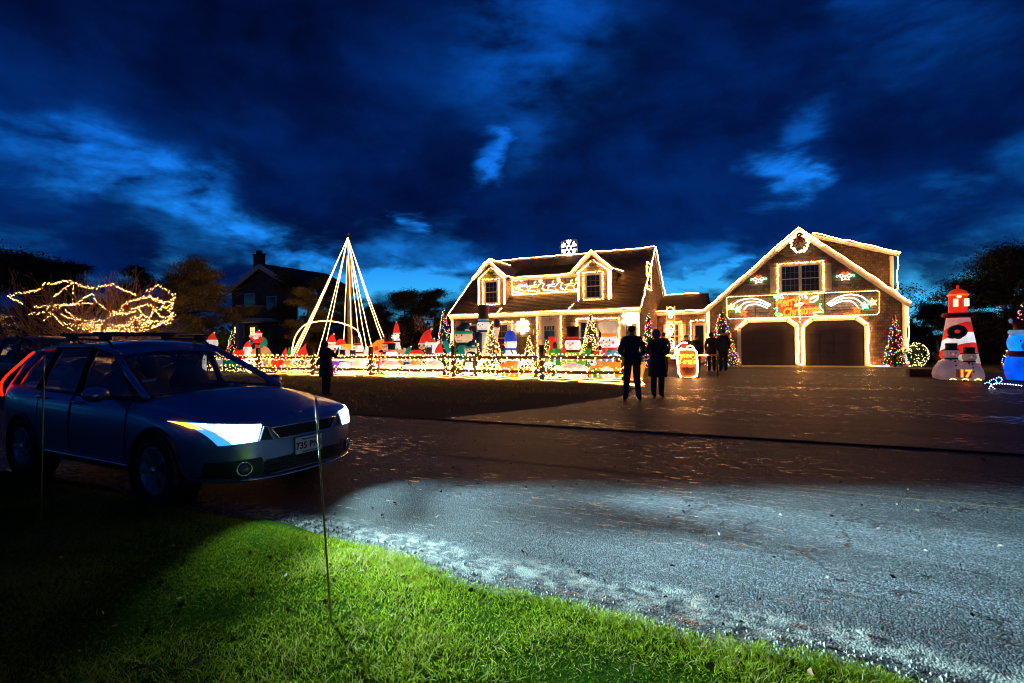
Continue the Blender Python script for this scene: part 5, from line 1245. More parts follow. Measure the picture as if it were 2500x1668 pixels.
    if rails:
        for s in (-1, 1):
            part(MB().tube([(x, s*y, z) for x, y, z in ((-1.42, .53, 1.45), (-1.52, .53, 1.525), (-2.3, .535, 1.555), (-2.9, .52, 1.515), (-2.98, .51, 1.455))], .014, 6), 'roof_rail', BLK, root, smooth=True)
        for x in (-1.60, -2.35):
            c = part(MB().tube([(x, -.63, 1.60), (x, .63, 1.60)], [.018, .018], 8), 'crossbar', mat('bar_black', (.10, .09, .11), .25, metal=.8), root, smooth=True)
            for s in (-1, 1): part(MB().box(x-.05, x+.05, s*.52-.04, s*.52+.04, 1.53, 1.585), 'foot', BLK, c)
    # front: grilles, lamps, bumper
    part(nose_patch(((-.30, .600), (.30, .600), (.37, .700), (-.37, .700)), .010), 'grille', mat('grille_black', (.006, .006, .007), .4), root)
    mb = MB()
    for k in range(6):
        z = .610+k*.015; mb.tube([(nosex(y, z)+.014, y, z) for y in np.linspace(-.30-.01*k, .30+.01*k, 9)], .0028, 4)
    part(mb, 'grille_slat', BLK, root)
    fr = [(-.30, .593), (.30, .593), (.38, .705), (-.38, .705)]
    pts = []
    for a, b in zip(fr, fr[1:]+fr[:1]):
        for k in range(8): y, z = lerp(a[0], b[0], k/8), lerp(a[1], b[1], k/8); pts.append((nosex(y, z)+.014, y, z))
    part(MB().tube(pts, .009, 6, closed=True), 'grille_surround', CHR, root, smooth=True)
    for s in (-1, 1):
        part(nose_patch(((s*.37, .600), (s*.47, .606), (s*.430, .715), (s*.415, .715)), .010, 6, 5), 'side_grille', MATS['grille_black'], root)
        pts = [(nosex(y, z)+.013, y, z) for y, z in ((s*.362, .594), (s*.478, .60), (s*.436, .722), (s*.410, .722))]; part(MB().tube(pts, .006, 5, closed=True), 'grille_surround', CHR, root)
        HLc = ((s*.485, .598), (s*.745, .590), (s*.838, .788), (s*.445, .745))
        hb = part(nose_patch(HLc, .004, 12, 8), 'headlight', (mat('lamp_housing_scatter_glow', (.10, .14, .2), .25, emit=(.06, .42, 1.0), es=1.1) if lights else mat('lamp_housing', (.10, .11, .13), .25, metal=.7)), root, smooth=True)  # housing emission stands in for headlamp light scattering behind the cover
        lens = headlens() if lights else mat('lamp_lens', (.25, .25, .27), .1)
        part(nose_patch(((s*.498, .600), (s*.670, .600), (s*.806, .780), (s*.452, .744)), .009, 12, 8), 'lens', lens, hb, smooth=True)
        ind = em('indicator_glow', (1, .33, .02), 9) if lights and s < 0 else mat('amber_lens', (.45, .14, .02), .2)
        part(nose_patch(((s*.788, .730), (s*.820, .742), (s*.839, .788), (s*.809, .781)), .019, 6, 5), 'indicator', ind, hb, smooth=True)
        # lower black corner, fog lamp
        part(nose_patch(((s*.40, .30), (s*.80, .30), (s*.80, .445), (s*.46, .455)), .007, 10, 5), 'bumper_corner', BLK, root, smooth=True)
        fx = nosex(s*.60, .375)
        fo = part(MB().torus((0, 0, 0), .058, .007, 18, 6, 'z'), 'fog_lamp', CHR, root, smooth=True)
        fo.location = (fx+.018, s*.60, .375); fo.rotation_euler = (0, PI/2, s*.5)
        part(MB().ell((0, 0, 0), (.05, .05, .012), 12, 6), 'fog_lens', mat('fog_lens', (.14, .10, .12), .1), fo, smooth=True)
    part(nose_patch(((-.46, .29), (.46, .29), (.42, .42), (-.42, .42)), .009, 10, 6), 'lower_grille', MATS['grille_black'], root)
    mb = MB()
    for k in range(4): z = .315+k*.028; mb.tube([(nosex(y, z)+.012, y, z) for y in np.linspace(-.44, .44, 9)], .004, 4)
    part(mb, 'grille_slat', BLK, root)
    part(MB().tube([(nosex(y, .285)+.02, y, .275-.02*(1-(y/.62)**2)) for y in np.linspace(-.62, .62, 17)], .013, 6), 'skid_trim', CHR, root, smooth=True)
    pl = part(MB().box(.945, .957, -.125, .185, .41, .565), 'number_plate', mat('plate_white', (.72, .66, .68), .4, var=.03), root)
    for body_, sz, z, mm, bold in (('735 PN6', .088, .512, mat('plate_red', (.22, .01, .03), .5), 0), ('Massachusetts', .03, .574, mat('plate_blue', (.03, .05, .25), .5), 0), ('The Spirit of America', .02, .455, MATS['plate_blue'], 0)):
        vs_, fs = text_mb(body_, sz, bevel=.0022 if sz > .05 else .0004, extrude=.0012); mb = MB(); mb.M = Matrix.Translation((.9585, .03, z-.03)) @ Matrix.Rotation(PI/2, 4, 'Z') @ Matrix.Rotation(PI/2, 4, 'X'); mb.add(vs_, fs)
        part(mb, 'lettering', mm, pl)
    bz_ = section(.80); part(MB().ell((.84, 0, .792), (.035, .035, .008), 14, 6), 'badge', CHR, root, smooth=True)
    # tail lamps
    TL = em('tail_glow', (1, .010, .002), 4.0) if lights else mat('tail_lens', (.25, .01, .01), .2)
    for s in (-1, 1):
        path = [(-3.45, s*.79, .87), (-3.44, s*.805, .95), (-3.385, s*.815, 1.03), (-3.315, s*.79, 1.12), (-3.225, s*.715, 1.24), (-3.13, s*.645, 1.355), (-3.06, s*.62, 1.40)]
        part(MB().tube(bez(path, 5), .013, 6), 'tail_light', TL, root, smooth=True)
    part(MB().box(-3.24, -3.20, -.15, .15, 1.365, 1.385), 'brake_light', TL, root)
    return root
# silver wagon with its lamps on, parked along the near edge of the road
CAR_X, CAR_Y, CAR_A = -2.843, 5.388, math.radians(-27.6)
PAINT = mat('silver_blue_paint', (.20, .24, .42), .3, metal=.6, var=.04, nscale=60, coat=.6)
car = bpy.data.objects.new('parked_car', None); COL.objects.link(car); car.location = (CAR_X, CAR_Y, 0); car.rotation_euler = (0, 0, CAR_A)
tag(car, 'blue-grey station wagon with blazing headlights and roof bars parked at the road edge', 'car')
make_car(car, PAINT)
for s in (-1, 1):
    for en, cone, dv in [(e_*1.3, c_, (math.cos(math.radians(y_)), math.sin(math.radians(y_)), math.tan(math.radians(p_)))) for c_, y_, p_, e_ in ((60, -2, -4, 2027), (30, 10, -1, 19605), (84, -14, -20, 175), (45, -20, -4, 1103))]:      # spill and the two lobes of the dipped beam
        ld = bpy.data.lights.new('headlight_beam', 'SPOT'); ld.energy = en; ld.color = (.52, .92, 1.0); ld.spot_size = math.radians(cone); ld.spot_blend = 1.0; ld.shadow_soft_size = .05
        lo = bpy.data.objects.new('headlight_beam', ld); COL.objects.link(lo); lo.parent = car
        y = s*.62; lo.location = (nosex(y, .70)+.06, y, .70); lo.rotation_euler = Vector(dv).normalized().to_track_quat('-Z', 'Y').to_euler()
# dark van further back on the left
van = bpy.data.objects.new('parked_car', None); COL.objects.link(van); van.location = (-12.9, 15.4, 0); van.rotation_euler = (0, 0, math.radians(-22)); van.scale = (1.10, 1.06, 1.20)
tag(van, 'dark maroon tall estate car parked behind the wagon at the left edge', 'car')
make_car(van, mat('dark_maroon_paint', (.018, .008, .009), .3, metal=.3, var=.1, coat=.4), lights=False, rails=False)
# ================================================================ fence with lights
FV = 17.5; WOOD = mat('fence_wood', (.075, .042, .022), .9, var=.4, nscale=9, bump=.5, bscale=30)
posts = [-3.95, -6.95, -10.73, -14.9, -18.3, -21.9, -25.6]
fence = thing('rail_fence', 'dark two-rail wooden fence wound with warm lights in front of the display', 'fence', -14, FV)
for i, u in enumerate(posts):
    part(MB().box(u-.075, u+.075, FV-.075, FV+.075, 0, 1.28+.03*(i % 2)), 'post', WOOD, fence)
for a, b in zip(posts, posts[1:]):
    for z in (.86, .33):
        part(MB().tube([(a-.07, FV-.0, z), ((a+b)/2, FV-.01, z-.02), (b+.07, FV, z)], [.055, .065, .055], 6), 'rail', WOOD, fence, smooth=True)
rg = random.Random(5)
def wound(u0, u1, z, n, rr=.085, sag=.0):
    P = []
    for k in range(n):
        f = k/n; a = k*1.35+rg.uniform(-.3, .3); P.append(Vector((lerp(u0, u1, f), FV+rr*math.cos(a)-.02, z-.02*math.sin(f*PI)+rr*math.sin(a)*1.1+rg.uniform(-.02, .02))))
    return P
names = ['rightmost bay', 'second bay from the right', 'third bay from the right', 'bay behind the woman', 'bay left of the woman', 'leftmost bay']
for i, (a, b) in enumerate(zip(posts, posts[1:])):
    bulbs('warm bulbs wound round the upper fence rail, '+names[i], wound(a, b, .86, int(abs(a-b)*22), .11), r=.024, wire=False, group='fence rail lights')
    bulbs('warm bulbs wound round the lower fence rail, '+names[i], wound(a, b, .33, int(abs(a-b)*24), .14), r=.024, wire=False, group='fence rail lights')
for i, u in enumerate(posts[:-1]):
    P = [Vector((u+.10*math.cos(k*1.1), FV+.10*math.sin(k*1.1), .06+k*.045)) for k in range(20)]
    bulbs('warm bulbs climbing fence post '+['at the right end of the fence', 'below the green train', 'in front of the green-sweater snowman', 'right of the woman with the phone', 'just left of the woman with the phone', 'below the sitting Santa'][i], P, r=.022, wire=False, group='fence post lights')
# loose rope lights on the grass under the fence
def squiggle(u0, u1, v, amp, seed, r=.018):
    rs = random.Random(seed); P = []; u = u0
    while u < u1: P.append((u, v+rs.uniform(-amp, amp), .05+rs.uniform(0, .05))); u += rs.uniform(.18, .5)
    return bez(P, 5)
for i, (a, b, v, am, nm) in enumerate(((-21, -15.2, 17.15, .16, 'left of the woman with the phone'), (-15.0, -10.8, 17.1, .20, 'between the woman and the middle fence post'), (-10.7, -6.9, 17.1, .2, 'below the blue-capped snowman'), (-6.9, -3.4, 17.0, .28, 'below the snowman with the black hat'), (-21, -11, 17.75, .12, 'behind the left half of the fence'), (-11, -3.6, 17.8, .14, 'behind the right half of the fence'))):
    mb = MB().tube(squiggle(a, b, v, am, 80+i), .011, 4); top(mb, 'rope_light', em('rope_glow_dim', WARM, 7), 'loose rope light looping over the grass '+nm, 'rope light', smooth=True)
mb = MB()
for k in range(5): mb.tube([(-5.4+.25*k, 16.95-.05*k, .04), (-4.2+.1*k, 16.6-.10*k, .05), (-3.05, 16.45-.17*k+.06*math.sin(k*2), .04)], .017, 4)
top(mb, 'rope_light', em('rope_glow_dim', WARM, 7), 'bundle of rope lights trailing onto the drive at the right end of the fence', 'rope light', smooth=True)
# white stars of bulbs lying under the fence
for i, (x, y) in enumerate(((955, 918), (1030, 905), (1178, 917), (1398, 922), (868, 905))):
    u, v = GP(x, y+4); P = [Vector((u+rg.gauss(0, .28), v+rg.gauss(0, .10), .04+abs(rg.gauss(0, .07)))) for _ in range(34)]
    bulbs('heap of bulbs on the grass '+['below the tall white figure', 'below the polar bear', 'below the small penguin', 'below the snowman with the black hat', 'below the scarfed snowman'][i], P, r=.024, wire=False, group='heaps of bulbs on the grass', m=em('bulb_cool_warm', (1, 1, 1), 14))

# ---------------------------------------------------------------- light cone on a pole
CV = 21.0
uc, zt = LP(851, 574, CV); cone = thing('light_cone', 'tall cone of rope light strands on a wooden pole', 'light tree', uc, CV)
part(MB().tube([(uc, CV, 0), (uc+.01, CV, zt*.55), (uc, CV, zt)], [.13, .12, .07], 8), 'pole', mat('pole_wood', (.42, .27, .12), .8, var=.25, nscale=4), cone, smooth=True)
part(MB().ell((uc, CV, zt+.05), (.08, .08, .07), 8, 6), 'cap', mat('pole_wood', (.4, .26, .12)), cone, smooth=True)
ends = [(x, 0, v) for x, v in ((694, 19.5), (701, 20.4), (709, 21.6), (765, 18.7), (783, 23.4), (836, 23.6), (861, 18.7), (884, 22.6), (903, 20.0), (920, 19.0), (955, 21.4), (964, 22.2))]
for i, (x, y, v) in enumerate(ends):
    u = LU(x, v); a = Vector((uc, CV-.05, zt-.12)); b = Vector((u, v, .25)); s = []
    for k in range(13):
        t = k/12; p = a.lerp(b, t); p.z -= .18*math.sin(PI*t); s.append(p+Vector((rg.uniform(-.015, .015), 0, rg.uniform(-.015, .015))))
    part(MB().tube(s, .012, 5), 'strand', em('rope_glow_cone', (1, .48, .14), 12), cone, smooth=True)
    part(MB().tube([b, b-Vector((0, 0, .24))], .012, 4), 'stake', DARKM, cone)
AV = 19.2
arch = bez([(lambda g: (g[0], AV, g[1]))(LP(x, y, AV)) for x, y in ((712, 868), (714, 848), (722, 820), (741, 796), (765, 787), (792, 784), (820, 786), (843, 792), (860, 799), (875, 811), (882, 833), (884, 850))], 5)
mb = MB().tube(arch, .024, 6)
top(mb, 'rope_light_arch', em('rope_glow_cone', (1, .48, .14), 12), 'low wide rope light arch at the foot of the light cone', 'light arch', smooth=True)

# ================================================================ air-blown figures
W_ = glow('fabric_white', (1, .93, .84), .42, (.8, .78, .75)); CRM = glow('fabric_cream', (1, .70, .42), .34, (.75, .6, .45)); RED = glow('fabric_red', (1, .03, .015), .40, (.6, .02, .015))
DRED = mat('fabric_dark_red', (.25, .01, .015), .6); GRN = glow('fabric_green', (.03, .42, .05), .28, (.03, .25, .04)); TEAL = glow('fabric_teal', (.0, .30, .20), .30, (.01, .25, .18)); LIME = glow('fabric_lime', (.30, .55, .04), .35, (.2, .4, .05))
BLU = glow('fabric_blue', (.02, .09, .75), .35, (.02, .06, .4)); NAVY = mat('fabric_navy', (.02, .05, .17), .6); SKYB = glow('fabric_skyblue', (.16, .42, .75), .32, (.15, .35, .6)); BLK = mat('fabric_black', (.018, .014, .014), .6); BRN = mat('fabric_brown', (.10, .05, .03), .7)
ORG = glow('fabric_orange', (1, .25, .02), .50, (.7, .25, .03)); GOLD = glow('fabric_gold', (1, .42, .04), .45, (.7, .4, .06)); TAN = glow('fabric_tan', (.75, .36, .12), .40, (.5, .3, .14)); PNK = glow('fabric_pink', (1, .38, .34), .34, (.7, .42, .4)); VIO = glow('fabric_violet', (.35, .03, .7), .45, (.3, .03, .5)); DEEPB = glow('fabric_deep_blue', (.0, .10, .95), .75, (.02, .1, .7)); CYB = glow('fabric_cyan_blue', (.0, .25, 1), .85, (.05, .25, .8))
WHOT = glow('fabric_bright_white', (1, .96, .92), .55, (.85, .85, .85))
GREYM = mat('fabric_grey', (.12, .11, .11), .7)
def fig(name, label, x, v, ytop, cat='inflatable', rz=0.0, group=None):
    u, z = LP(x, ytop, v); t = thing(name, label, cat, u, v, 0, group, lotabs=False, rz=rz); return t, z
class F:                      # parts drawn for a figure of height 1, scaled to its real height
    def __init__(s, t, h, w=1.0, z0=0.0, zk=1.0): s.t = t; s.h = h; s.w = w; s.z0 = z0; s.zk = zk
    def mb(s): m = MB(); m.M = Matrix.Translation((0, 0, s.z0*s.h)) @ Matrix.Diagonal((s.h*s.w, s.h*s.w, s.h*s.zk, 1)); return m
    def e(s, n, m, c, r, seg=16): return part(s.mb().ell(c, r, seg, 10), n, m, s.t, smooth=True)
    def l(s, n, m, prof, c=(0, 0, 0), sx=1, sy=1): return part(s.mb().lathe(prof, 18, c, sx=sx, sy=sy), n, m, s.t, smooth=True)
    def tb(s, n, m, pts, r, k=8): return part(s.mb().tube(pts, r, k), n, m, s.t, smooth=True)
    def bx(s, n, m, *b): return part(s.mb().box(*b), n, m, s.t)
    def sub(s, o): return F(o, s.h)
def face(f, c, r, smile=True, nose=ORG, eyes=BLK):
    x, y, z = c
    for sx in (-1, 1): f.e('eye', eyes, (x+sx*r*.32, y-r*.93, z+r*.16), (r*.075, r*.05, r*.10), 8)
    f.tb('nose', nose, [(x, y-r*.92, z-.02*r), (x-.04*r, y-r*1.42, z-.08*r)], [r*.13, r*.02], 8)
    if smile:
        for k in range(5): a = -.6+.3*k; f.e('mouth_dot', eyes, (x+math.sin(a)*r*.5, y-r*.84, z-r*.30-r*.14*math.cos(a*1.6)), (r*.045,)*3, 6)
def top_hat(f, c, r, m=BLK, band=RED, tall=1.5, tilt=0.0):
    x, y, z = c
    o = f.l('hat', m, [(r*1.25, z), (r*1.3, z+r*.08), (r*.80, z+r*.16), (r*.76, z+r*.5), (r*.84, z+r*tall), (r*.7, z+r*tall+r*.06), (0, z+r*tall+r*.06)], (x, y, 0))
    F(o, f.h).l('hat_band', band, [(r*.80, z+r*.17), (r*.81, z+r*.40), (r*.79, z+r*.42)], (x, y, 0)); return o
def santa_hat(f, c, r, m=RED, trim=W_, hgt=1.5, flop=.8):
    x, y, z = c
    o = f.tb('hat', m, [(x, y, z), (x+flop*.08*r, y, z+r*hgt*.35), (x+flop*.35*r, y, z+r*hgt*.75), (x+flop*.9*r, y, z+r*hgt)], [r*.95, r*.80, r*.42, r*.10], 12)
    s = F(o, f.h, f.w, f.z0, f.zk); part(s.mb().torus((x, y, z), r*.92, r*.16, 18, 8), 'hat_trim', trim, o, smooth=True); s.e('pompom', trim, (x+flop*1.0*r, y, z+r*hgt), (r*.17,)*3, 8)
    return o
def beanie(f, c, r, m, trim, flop=.9):
    x, y, z = c
    o = f.tb('hat', m, [(x, y, z), (x, y, z+r*.35), (x+flop*.3*r, y, z+r*.75), (x+flop*r, y, z+r*.95)], [r*.98, r*.86, r*.52, r*.14], 12)
    s = F(o, f.h); part(s.mb().torus((x, y, z), r*.95, r*.19, 18, 8), 'hat_trim', trim, o, smooth=True); s.e('pompom', W_, (x+flop*1.05*r, y, z+r*.97), (r*.14,)*3, 8)
def scarf(f, c, r, m, tail=True, side=-.4):
    x, y, z = c
    o = part(f.mb().torus((x, y, z), r, r*.22, 18, 8), 'scarf', m, f.t, smooth=True)
    if tail: F(o, f.h).tb('scarf_tail', m, [(x+side*r, y-r*1.05, z), (x+side*r*1.2, y-r*1.3, z-r*.6), (x+side*r*1.3, y-r*1.3, z-r*1.2)], [r*.18, r*.22, r*.24], 6)
def snowman(label, x, v, ytop, hat='top', body=W_, head=None, sweater=None, scf=RED, band=RED, hatm=BLK, trim=GRN, buttons=BLK, bw=.24, hr=.145, neck=.60, arms=None, armm=None, mitt=GRN, rz=0.0, tail=True, name='snowman_inflatable', hatscale=1.0, group=None, feet=None):
    t, h = fig(name, label, x, v, ytop, rz=rz, group=group); f = F(t, h); head = head or body
    hz = neck+hr*.80
    f.l('body', body, [(bw*.55, 0), (bw*.95, .06), (bw, .18), (bw*.90, .34), (bw*.70, neck-.10), (hr*.62, neck), (0, neck+.01)])
    if sweater: f.l('sweater', sweater, [(bw*1.02, .26), (bw*1.03, .30), (bw*.95, .36), (bw*.78, neck-.12), (hr*.75, neck-.005), (0, neck+.012)])
    f.e('head', head, (0, 0, hz), (hr, hr*.95, hr*.95)); face(f, (0, 0, hz), hr)
    for k in range(3): zz = .30+.11*k; rr = (bw*1.04 if sweater else bw*.98)*(.95-.12*k); f.e('button', buttons, (0, -rr, zz), (.022, .012, .022), 8)
    if scf: scarf(f, (0, 0, neck+.005), hr*.72, scf, tail)
    zt_ = hz+hr*.55
    if hat == 'top': top_hat(f, (0, 0, zt_), hr*.80*hatscale, hatm, band, (1-zt_)/(hr*.80*hatscale)-.06)
    elif hat == 'beanie': beanie(f, (0, 0, zt_-hr*.1), hr*.92, hatm, trim)
    elif hat == 'santa': santa_hat(f, (0, 0, zt_-hr*.05), hr*.85, RED, W_, (1-zt_)/(hr*.85), .7)
    elif hat == 'dome':
        o = f.e('hat', hatm, (0, 0, zt_), (hr*.95, hr*.92, 1-zt_)); F(o, f.h).e('pompom', W_, (-hr*1.05, 0, zt_), (hr*.16,)*3, 8)
    elif hat == 'chef':
        o = f.l('hat', CRM, [(hr*.75, zt_-.02), (hr*.78, zt_+.06), (hr*.95, zt_+.10), (hr*1.15, 1-.05), (hr*1.05, 1-.01), (0, 1)], (0, 0, 0)); F(o, f.h).l('hat_band', ORG, [(hr*.80, zt_-.02), (hr*.82, zt_+.05), (hr*.78, zt_+.055)])
    for s in (arms or []):
        sx, up = s; am = armm or sweater or body; z0 = neck-.10
        e = (sx*(bw+.10), -.06, z0+(.16 if up else -.14)); a = f.tb('arm', am, [(sx*bw*.6, 0, z0), (sx*(bw+.04), -.03, z0-(.0 if up else .08)), e], [.07, .06, .052], 8)
        F(a, h).e('mitten', mitt, (e[0]+sx*.01, e[1], e[2]+(.05 if up else -.04)), (.05, .05, .07), 10)
    return t, f
def penguin(label, x, v, ytop, hatm=RED, back=BLK, belly=W_, scf=None, rz=0.0, br=.22, name='penguin_inflatable', hat=True):
    t, h = fig(name, label, x, v, ytop, rz=rz); f = F(t, h); k = .74 if hat else 1.0
    f.l('body', back, [(br*.7, 0), (br, .12*k), (br*1.02, .34*k), (br*.75, .66*k), (br*.72, .74*k), (br*.74, .86*k), (br*.5, .97*k), (0, 1.0*k)], sy=.9)
    f.l('belly', belly, [(br*.5, .02), (br*.82, .14*k), (br*.85, .32*k), (br*.62, .60*k), (0, .66*k)], (0, -br*.22, 0), sy=.9)
    f.e('face_patch', belly, (0, -br*.36, .82*k), (br*.52, br*.36, .12*k))
    for s in (-1, 1):
        f.e('eye', BLK, (s*br*.24, -br*.70, .86*k), (br*.08, br*.05, br*.12), 8); f.tb('flipper', back, [(s*br*.8, 0, .58*k), (s*br*1.3, -.02, .36*k)], [.05, .03], 8); f.e('foot', ORG, (s*br*.5, -br*.7, .02), (br*.35, br*.5, .025), 10)
    f.tb('beak', ORG, [(0, -br*.68, .79*k), (0, -br*1.05, .77*k)], [br*.18, br*.03], 8)
    if hat: santa_hat(f, (0, 0, .90*k), br*.70, hatm, CRM, (1-.90*k)/(br*.70), .9)
    if scf: scarf(f, (0, 0, .70*k), br*.72, scf)
    return t, f
def santa(label, x, v, ytop, rz=0.0, bw=.22, name='santa_inflatable'):
    t, h = fig(name, label, x, v, ytop, rz=rz); f = F(t, h)
    f.l('body', RED, [(bw*.8, 0), (bw, .12), (bw*1.02, .28), (bw*.7, .50), (.10, .58), (0, .585)])
    f.l('belt', BLK, [(bw*1.03, .24), (bw*1.05, .26), (bw*1.05, .31), (bw*1.0, .33)]); f.e('head', CRM, (0, 0, .67), (.125, .12, .12))
    f.e('beard', W_, (0, -.05, .62), (.13, .10, .11)); f.e('moustache', W_, (0, -.13, .655), (.075, .035, .03)); f.e('nose', PNK, (0, -.135, .685), (.025,)*3, 8)
    for s in (-1, 1):
        f.e('eye', BLK, (s*.045, -.115, .715), (.014, .01, .018), 8); a = f.tb('arm', RED, [(s*.13, 0, .50), (s*.25, -.04, .42), (s*.24, -.14, .34)], [.065, .06, .05], 8)
        F(a, h).e('mitten', BLK, (s*.24, -.16, .32), (.05, .05, .05), 8)
    santa_hat(f, (0, 0, .75), .125, RED, W_, (1-.77)/.125, .6)
    return t, f
def gnome(label, x, v, ytop, hatm=RED, lean=.0, bodym=CRM, rz=0):
    t, h = fig('gnome_inflatable', label, x, v, ytop, rz=rz, group='pointed caps above the left bay of the fence'); f = F(t, h)
    f.l('body', bodym, [(.16, 0), (.21, .10), (.20, .35), (.14, .50), (0, .55)]); f.e('beard', W_, (0, -.10, .36), (.12, .10, .14)); f.e('nose', CRM, (0, -.20, .46), (.04,)*3, 8)
    o = f.tb('hat', hatm, [(0, 0, .46), (lean*.3, 0, .66), (lean, 0, 1.0)], [.19, .12, .015], 12); part(F(o, h).mb().torus((0, 0, .47), .18, .035, 16, 7), 'hat_trim', W_, o, smooth=True)
    return t

# --- left part of the yard
snowman('small snowman with a red Santa cap peeping over the wagon roof', 518, 19.5, 812, 'santa', scf=None)
t, f = snowman('leaning white snowman with a pointed red cap left of the sitting Santa', 604, 19.2, 832, 'santa', scf=None, rz=.3, bw=.2, hr=.14)
t, h = fig('santa_inflatable', 'Santa sitting in a green armchair on top of two big tan barrels', 632, 20.0, 806); f = F(t, h)
for s in (-1, 1): f.e('barrel', TAN, (s*.15, 0, .30), (.19, .20, .31))
f = F(t, h, .78, .305, .695)
f.e('chair_back', TEAL, (0, .10, .55), (.24, .08, .22))
for s in (-1, 1): f.tb('chair_arm', TEAL, [(s*.22, .05, .60), (s*.25, -.10, .52), (s*.25, -.14, .38)], [.05, .055, .05])
f.l('body', RED, [(.12, .36), (.17, .42), (.165, .56), (.12, .70), (0, .74)]); f.l('belt', BLK, [(.172, .48), (.176, .50), (.174, .53), (.16, .54)])
for s in (-1, 1):
    l = f.tb('leg', RED, [(s*.08, -.08, .42), (s*.09, -.24, .42)], [.075, .07]); F(l, h, .78, .305, .695).e('boot', BLK, (s*.09, -.28, .42), (.065, .06, .09)); a = f.tb('arm', RED, [(s*.13, 0, .66), (s*.20, -.08, .68), (s*.20, -.14, .76)], [.05, .045, .04]); F(a, h, .78, .305, .695).e('mitten', CRM, (s*.20, -.15, .79), (.04,)*3)
f.e('head', CRM, (0, -.02, .80), (.11, .10, .10)); f.e('beard', W_, (-.02, -.09, .76), (.12, .08, .10)); f.e('nose', PNK, (0, -.14, .82), (.02,)*3, 8)
for s in (-1, 1): f.e('eye', BLK, (s*.04, -.11, .84), (.012,)*3, 8)
santa_hat(f, (0, -.02, .87), .11, RED, W_, (1-.88)/.11, .4)
t, h = fig('gift_inflatable', 'small teal and red present beside the small coloured fir', 584, 19.0, 852); f = F(t, h)
f.bx('box', TEAL, -.45, .45, -.45, .45, 0, .55); f.bx('lid', RED, -.5, .5, -.5, .5, .56, .72); f.e('bow', RED, (-.15, 0, .85), (.17, .08, .12)); f.e('bow', RED, (.15, 0, .85), (.17, .08, .12))
gnome('small gnome with a floppy red cap left of the rope light arch', 690, 19.6, 850, RED, .20)
gnome('small elf with a green cap beside the left foot of the arch', 705, 20.2, 848, GRN, .03)
gnome('gnome with a long red cap tilted to the right under the arch', 728, 19.8, 840, RED, .38)
gnome('little gnome with a straight red cap right of the tilted one', 745, 19.4, 850, RED, .02)
t, h = fig('sack_inflatable', 'red and tan figure slumped behind the fence under the arch', 705, 18.6, 868); f = F(t, h)
f.e('body', TAN, (.35, 0, .40), (.95, .45, .42)); f.e('coat', RED, (-.55, -.1, .55), (.62, .42, .42)); f.e('head', CRM, (-1.0, -.2, .62), (.25, .24, .24)); f.e('paw', TAN, (1.05, -.3, .25), (.3, .22, .22))
# --- behind and right of the woman
santa('tall Santa behind the woman with the phone', 810, 20.4, 814, bw=.17)
t, h = fig('hooded_inflatable', 'bulky red-hooded figure with a round tan back right of the tall Santa', 838, 19.8, 827); f = F(t, h)
f.e('body', CRM, (.06, -.1, .38), (.29, .30, .40)); f.l('coat', RED, [(.30, 0), (.32, .2), (.27, .55), (.18, .72), (0, .80)], (-.16, .12, 0)); f.e('hood', RED, (-.14, .05, .74), (.17, .17, .26)); f.e('muzzle', PNK, (.30, -.34, .28), (.14, .12, .12)); f.e('nose', BLK, (.32, -.47, .30), (.04, .03, .03), 8)
for s in (-1, 1): f.e('eye', BLK, (.14+s*.10, -.42, .46), (.025, .02, .03), 8)
t, h = fig('bell_inflatable', 'golden bucket-shaped bell at the foot of the light cone pole', 855, 20.2, 840); f = F(t, h)
f.l('body', GOLD, [(.28, 0), (.30, .3), (.33, .62), (.42, .68), (.44, .95), (.40, 1.0), (0, 1.0)]); part(f.mb().torus((0, 0, .68), .43, .05, 18, 6), 'rim', GOLD, t, smooth=True)
t, f = snowman('white snowman with a black top hat and plaid scarf right of the golden bell', 874, 19.4, 822, 'top', W_, scf=DRED, bw=.24, hr=.15, neck=.56, arms=[(1, True)], mitt=W_, hatscale=1.1)
f.tb('bow_tail', GRN, [(.06, -.2, .52), (.10, -.24, .44)], [.03, .04])
snowman('little snowman with a dark hat in front of the red-hooded figure', 836, 18.6, 854, 'top', WHOT, scf=GRN, bw=.26, hr=.17, neck=.52, band=DRED)
snowman('little snowman with a tilted navy hat beside the scarfed snowman', 861, 18.5, 855, 'top', WHOT, scf=None, bw=.26, hr=.17, neck=.52, hatm=NAVY, band=VIO, rz=.5)
t, h = fig('penguin_inflatable', 'violet-bodied little figure half hidden by the woman', 819, 18.4, 872); f = F(t, h); f.l('body', VIO, [(.22, 0), (.30, .2), (.27, .6), (.18, .8), (0, .82)]); f.e('head', W_, (0, 0, .86), (.24, .22, .18)); face(f, (0, 0, .86), .2)
t, h = fig('house_inflatable', 'orange and red toy workshop beside the right foot of the light cone', 925, 20.4, 832); f = F(t, h)
f.bx('wall', RED, -.40, .55, -.3, .4, 0, .62); f.tb('roof', ORG, [(-.75, 0, .46), (0, 0, .86), (.75, 0, 1.0)], [.14, .17, .12]); f.bx('door', CRM, -.15, .12, -.34, -.305, 0, .42); f.e('lamp', em('neon_soft_white', (1, .9, .75), 5), (-.34, -.36, .42), (.10,)*3, 8)
snowman('big pinkish snowman with a red-topped black hat leaning on the toy workshop', 948, 20.0, 816, 'top', PNK, scf=NAVY, band=RED, bw=.24, hr=.17, neck=.52, arms=[(-1, True)], mitt=RED, hatscale=1.0)
snowman('front snowman with a black hat and red band beside the toy workshop', 956, 18.9, 838, 'top', WHOT, scf=None, band=RED, bw=.28, hr=.19, neck=.48)
t, h = fig('long_necked_inflatable', 'tall slim white figure with a long neck and a pointed red cap', 968, 19.9, 784); f = F(t, h)
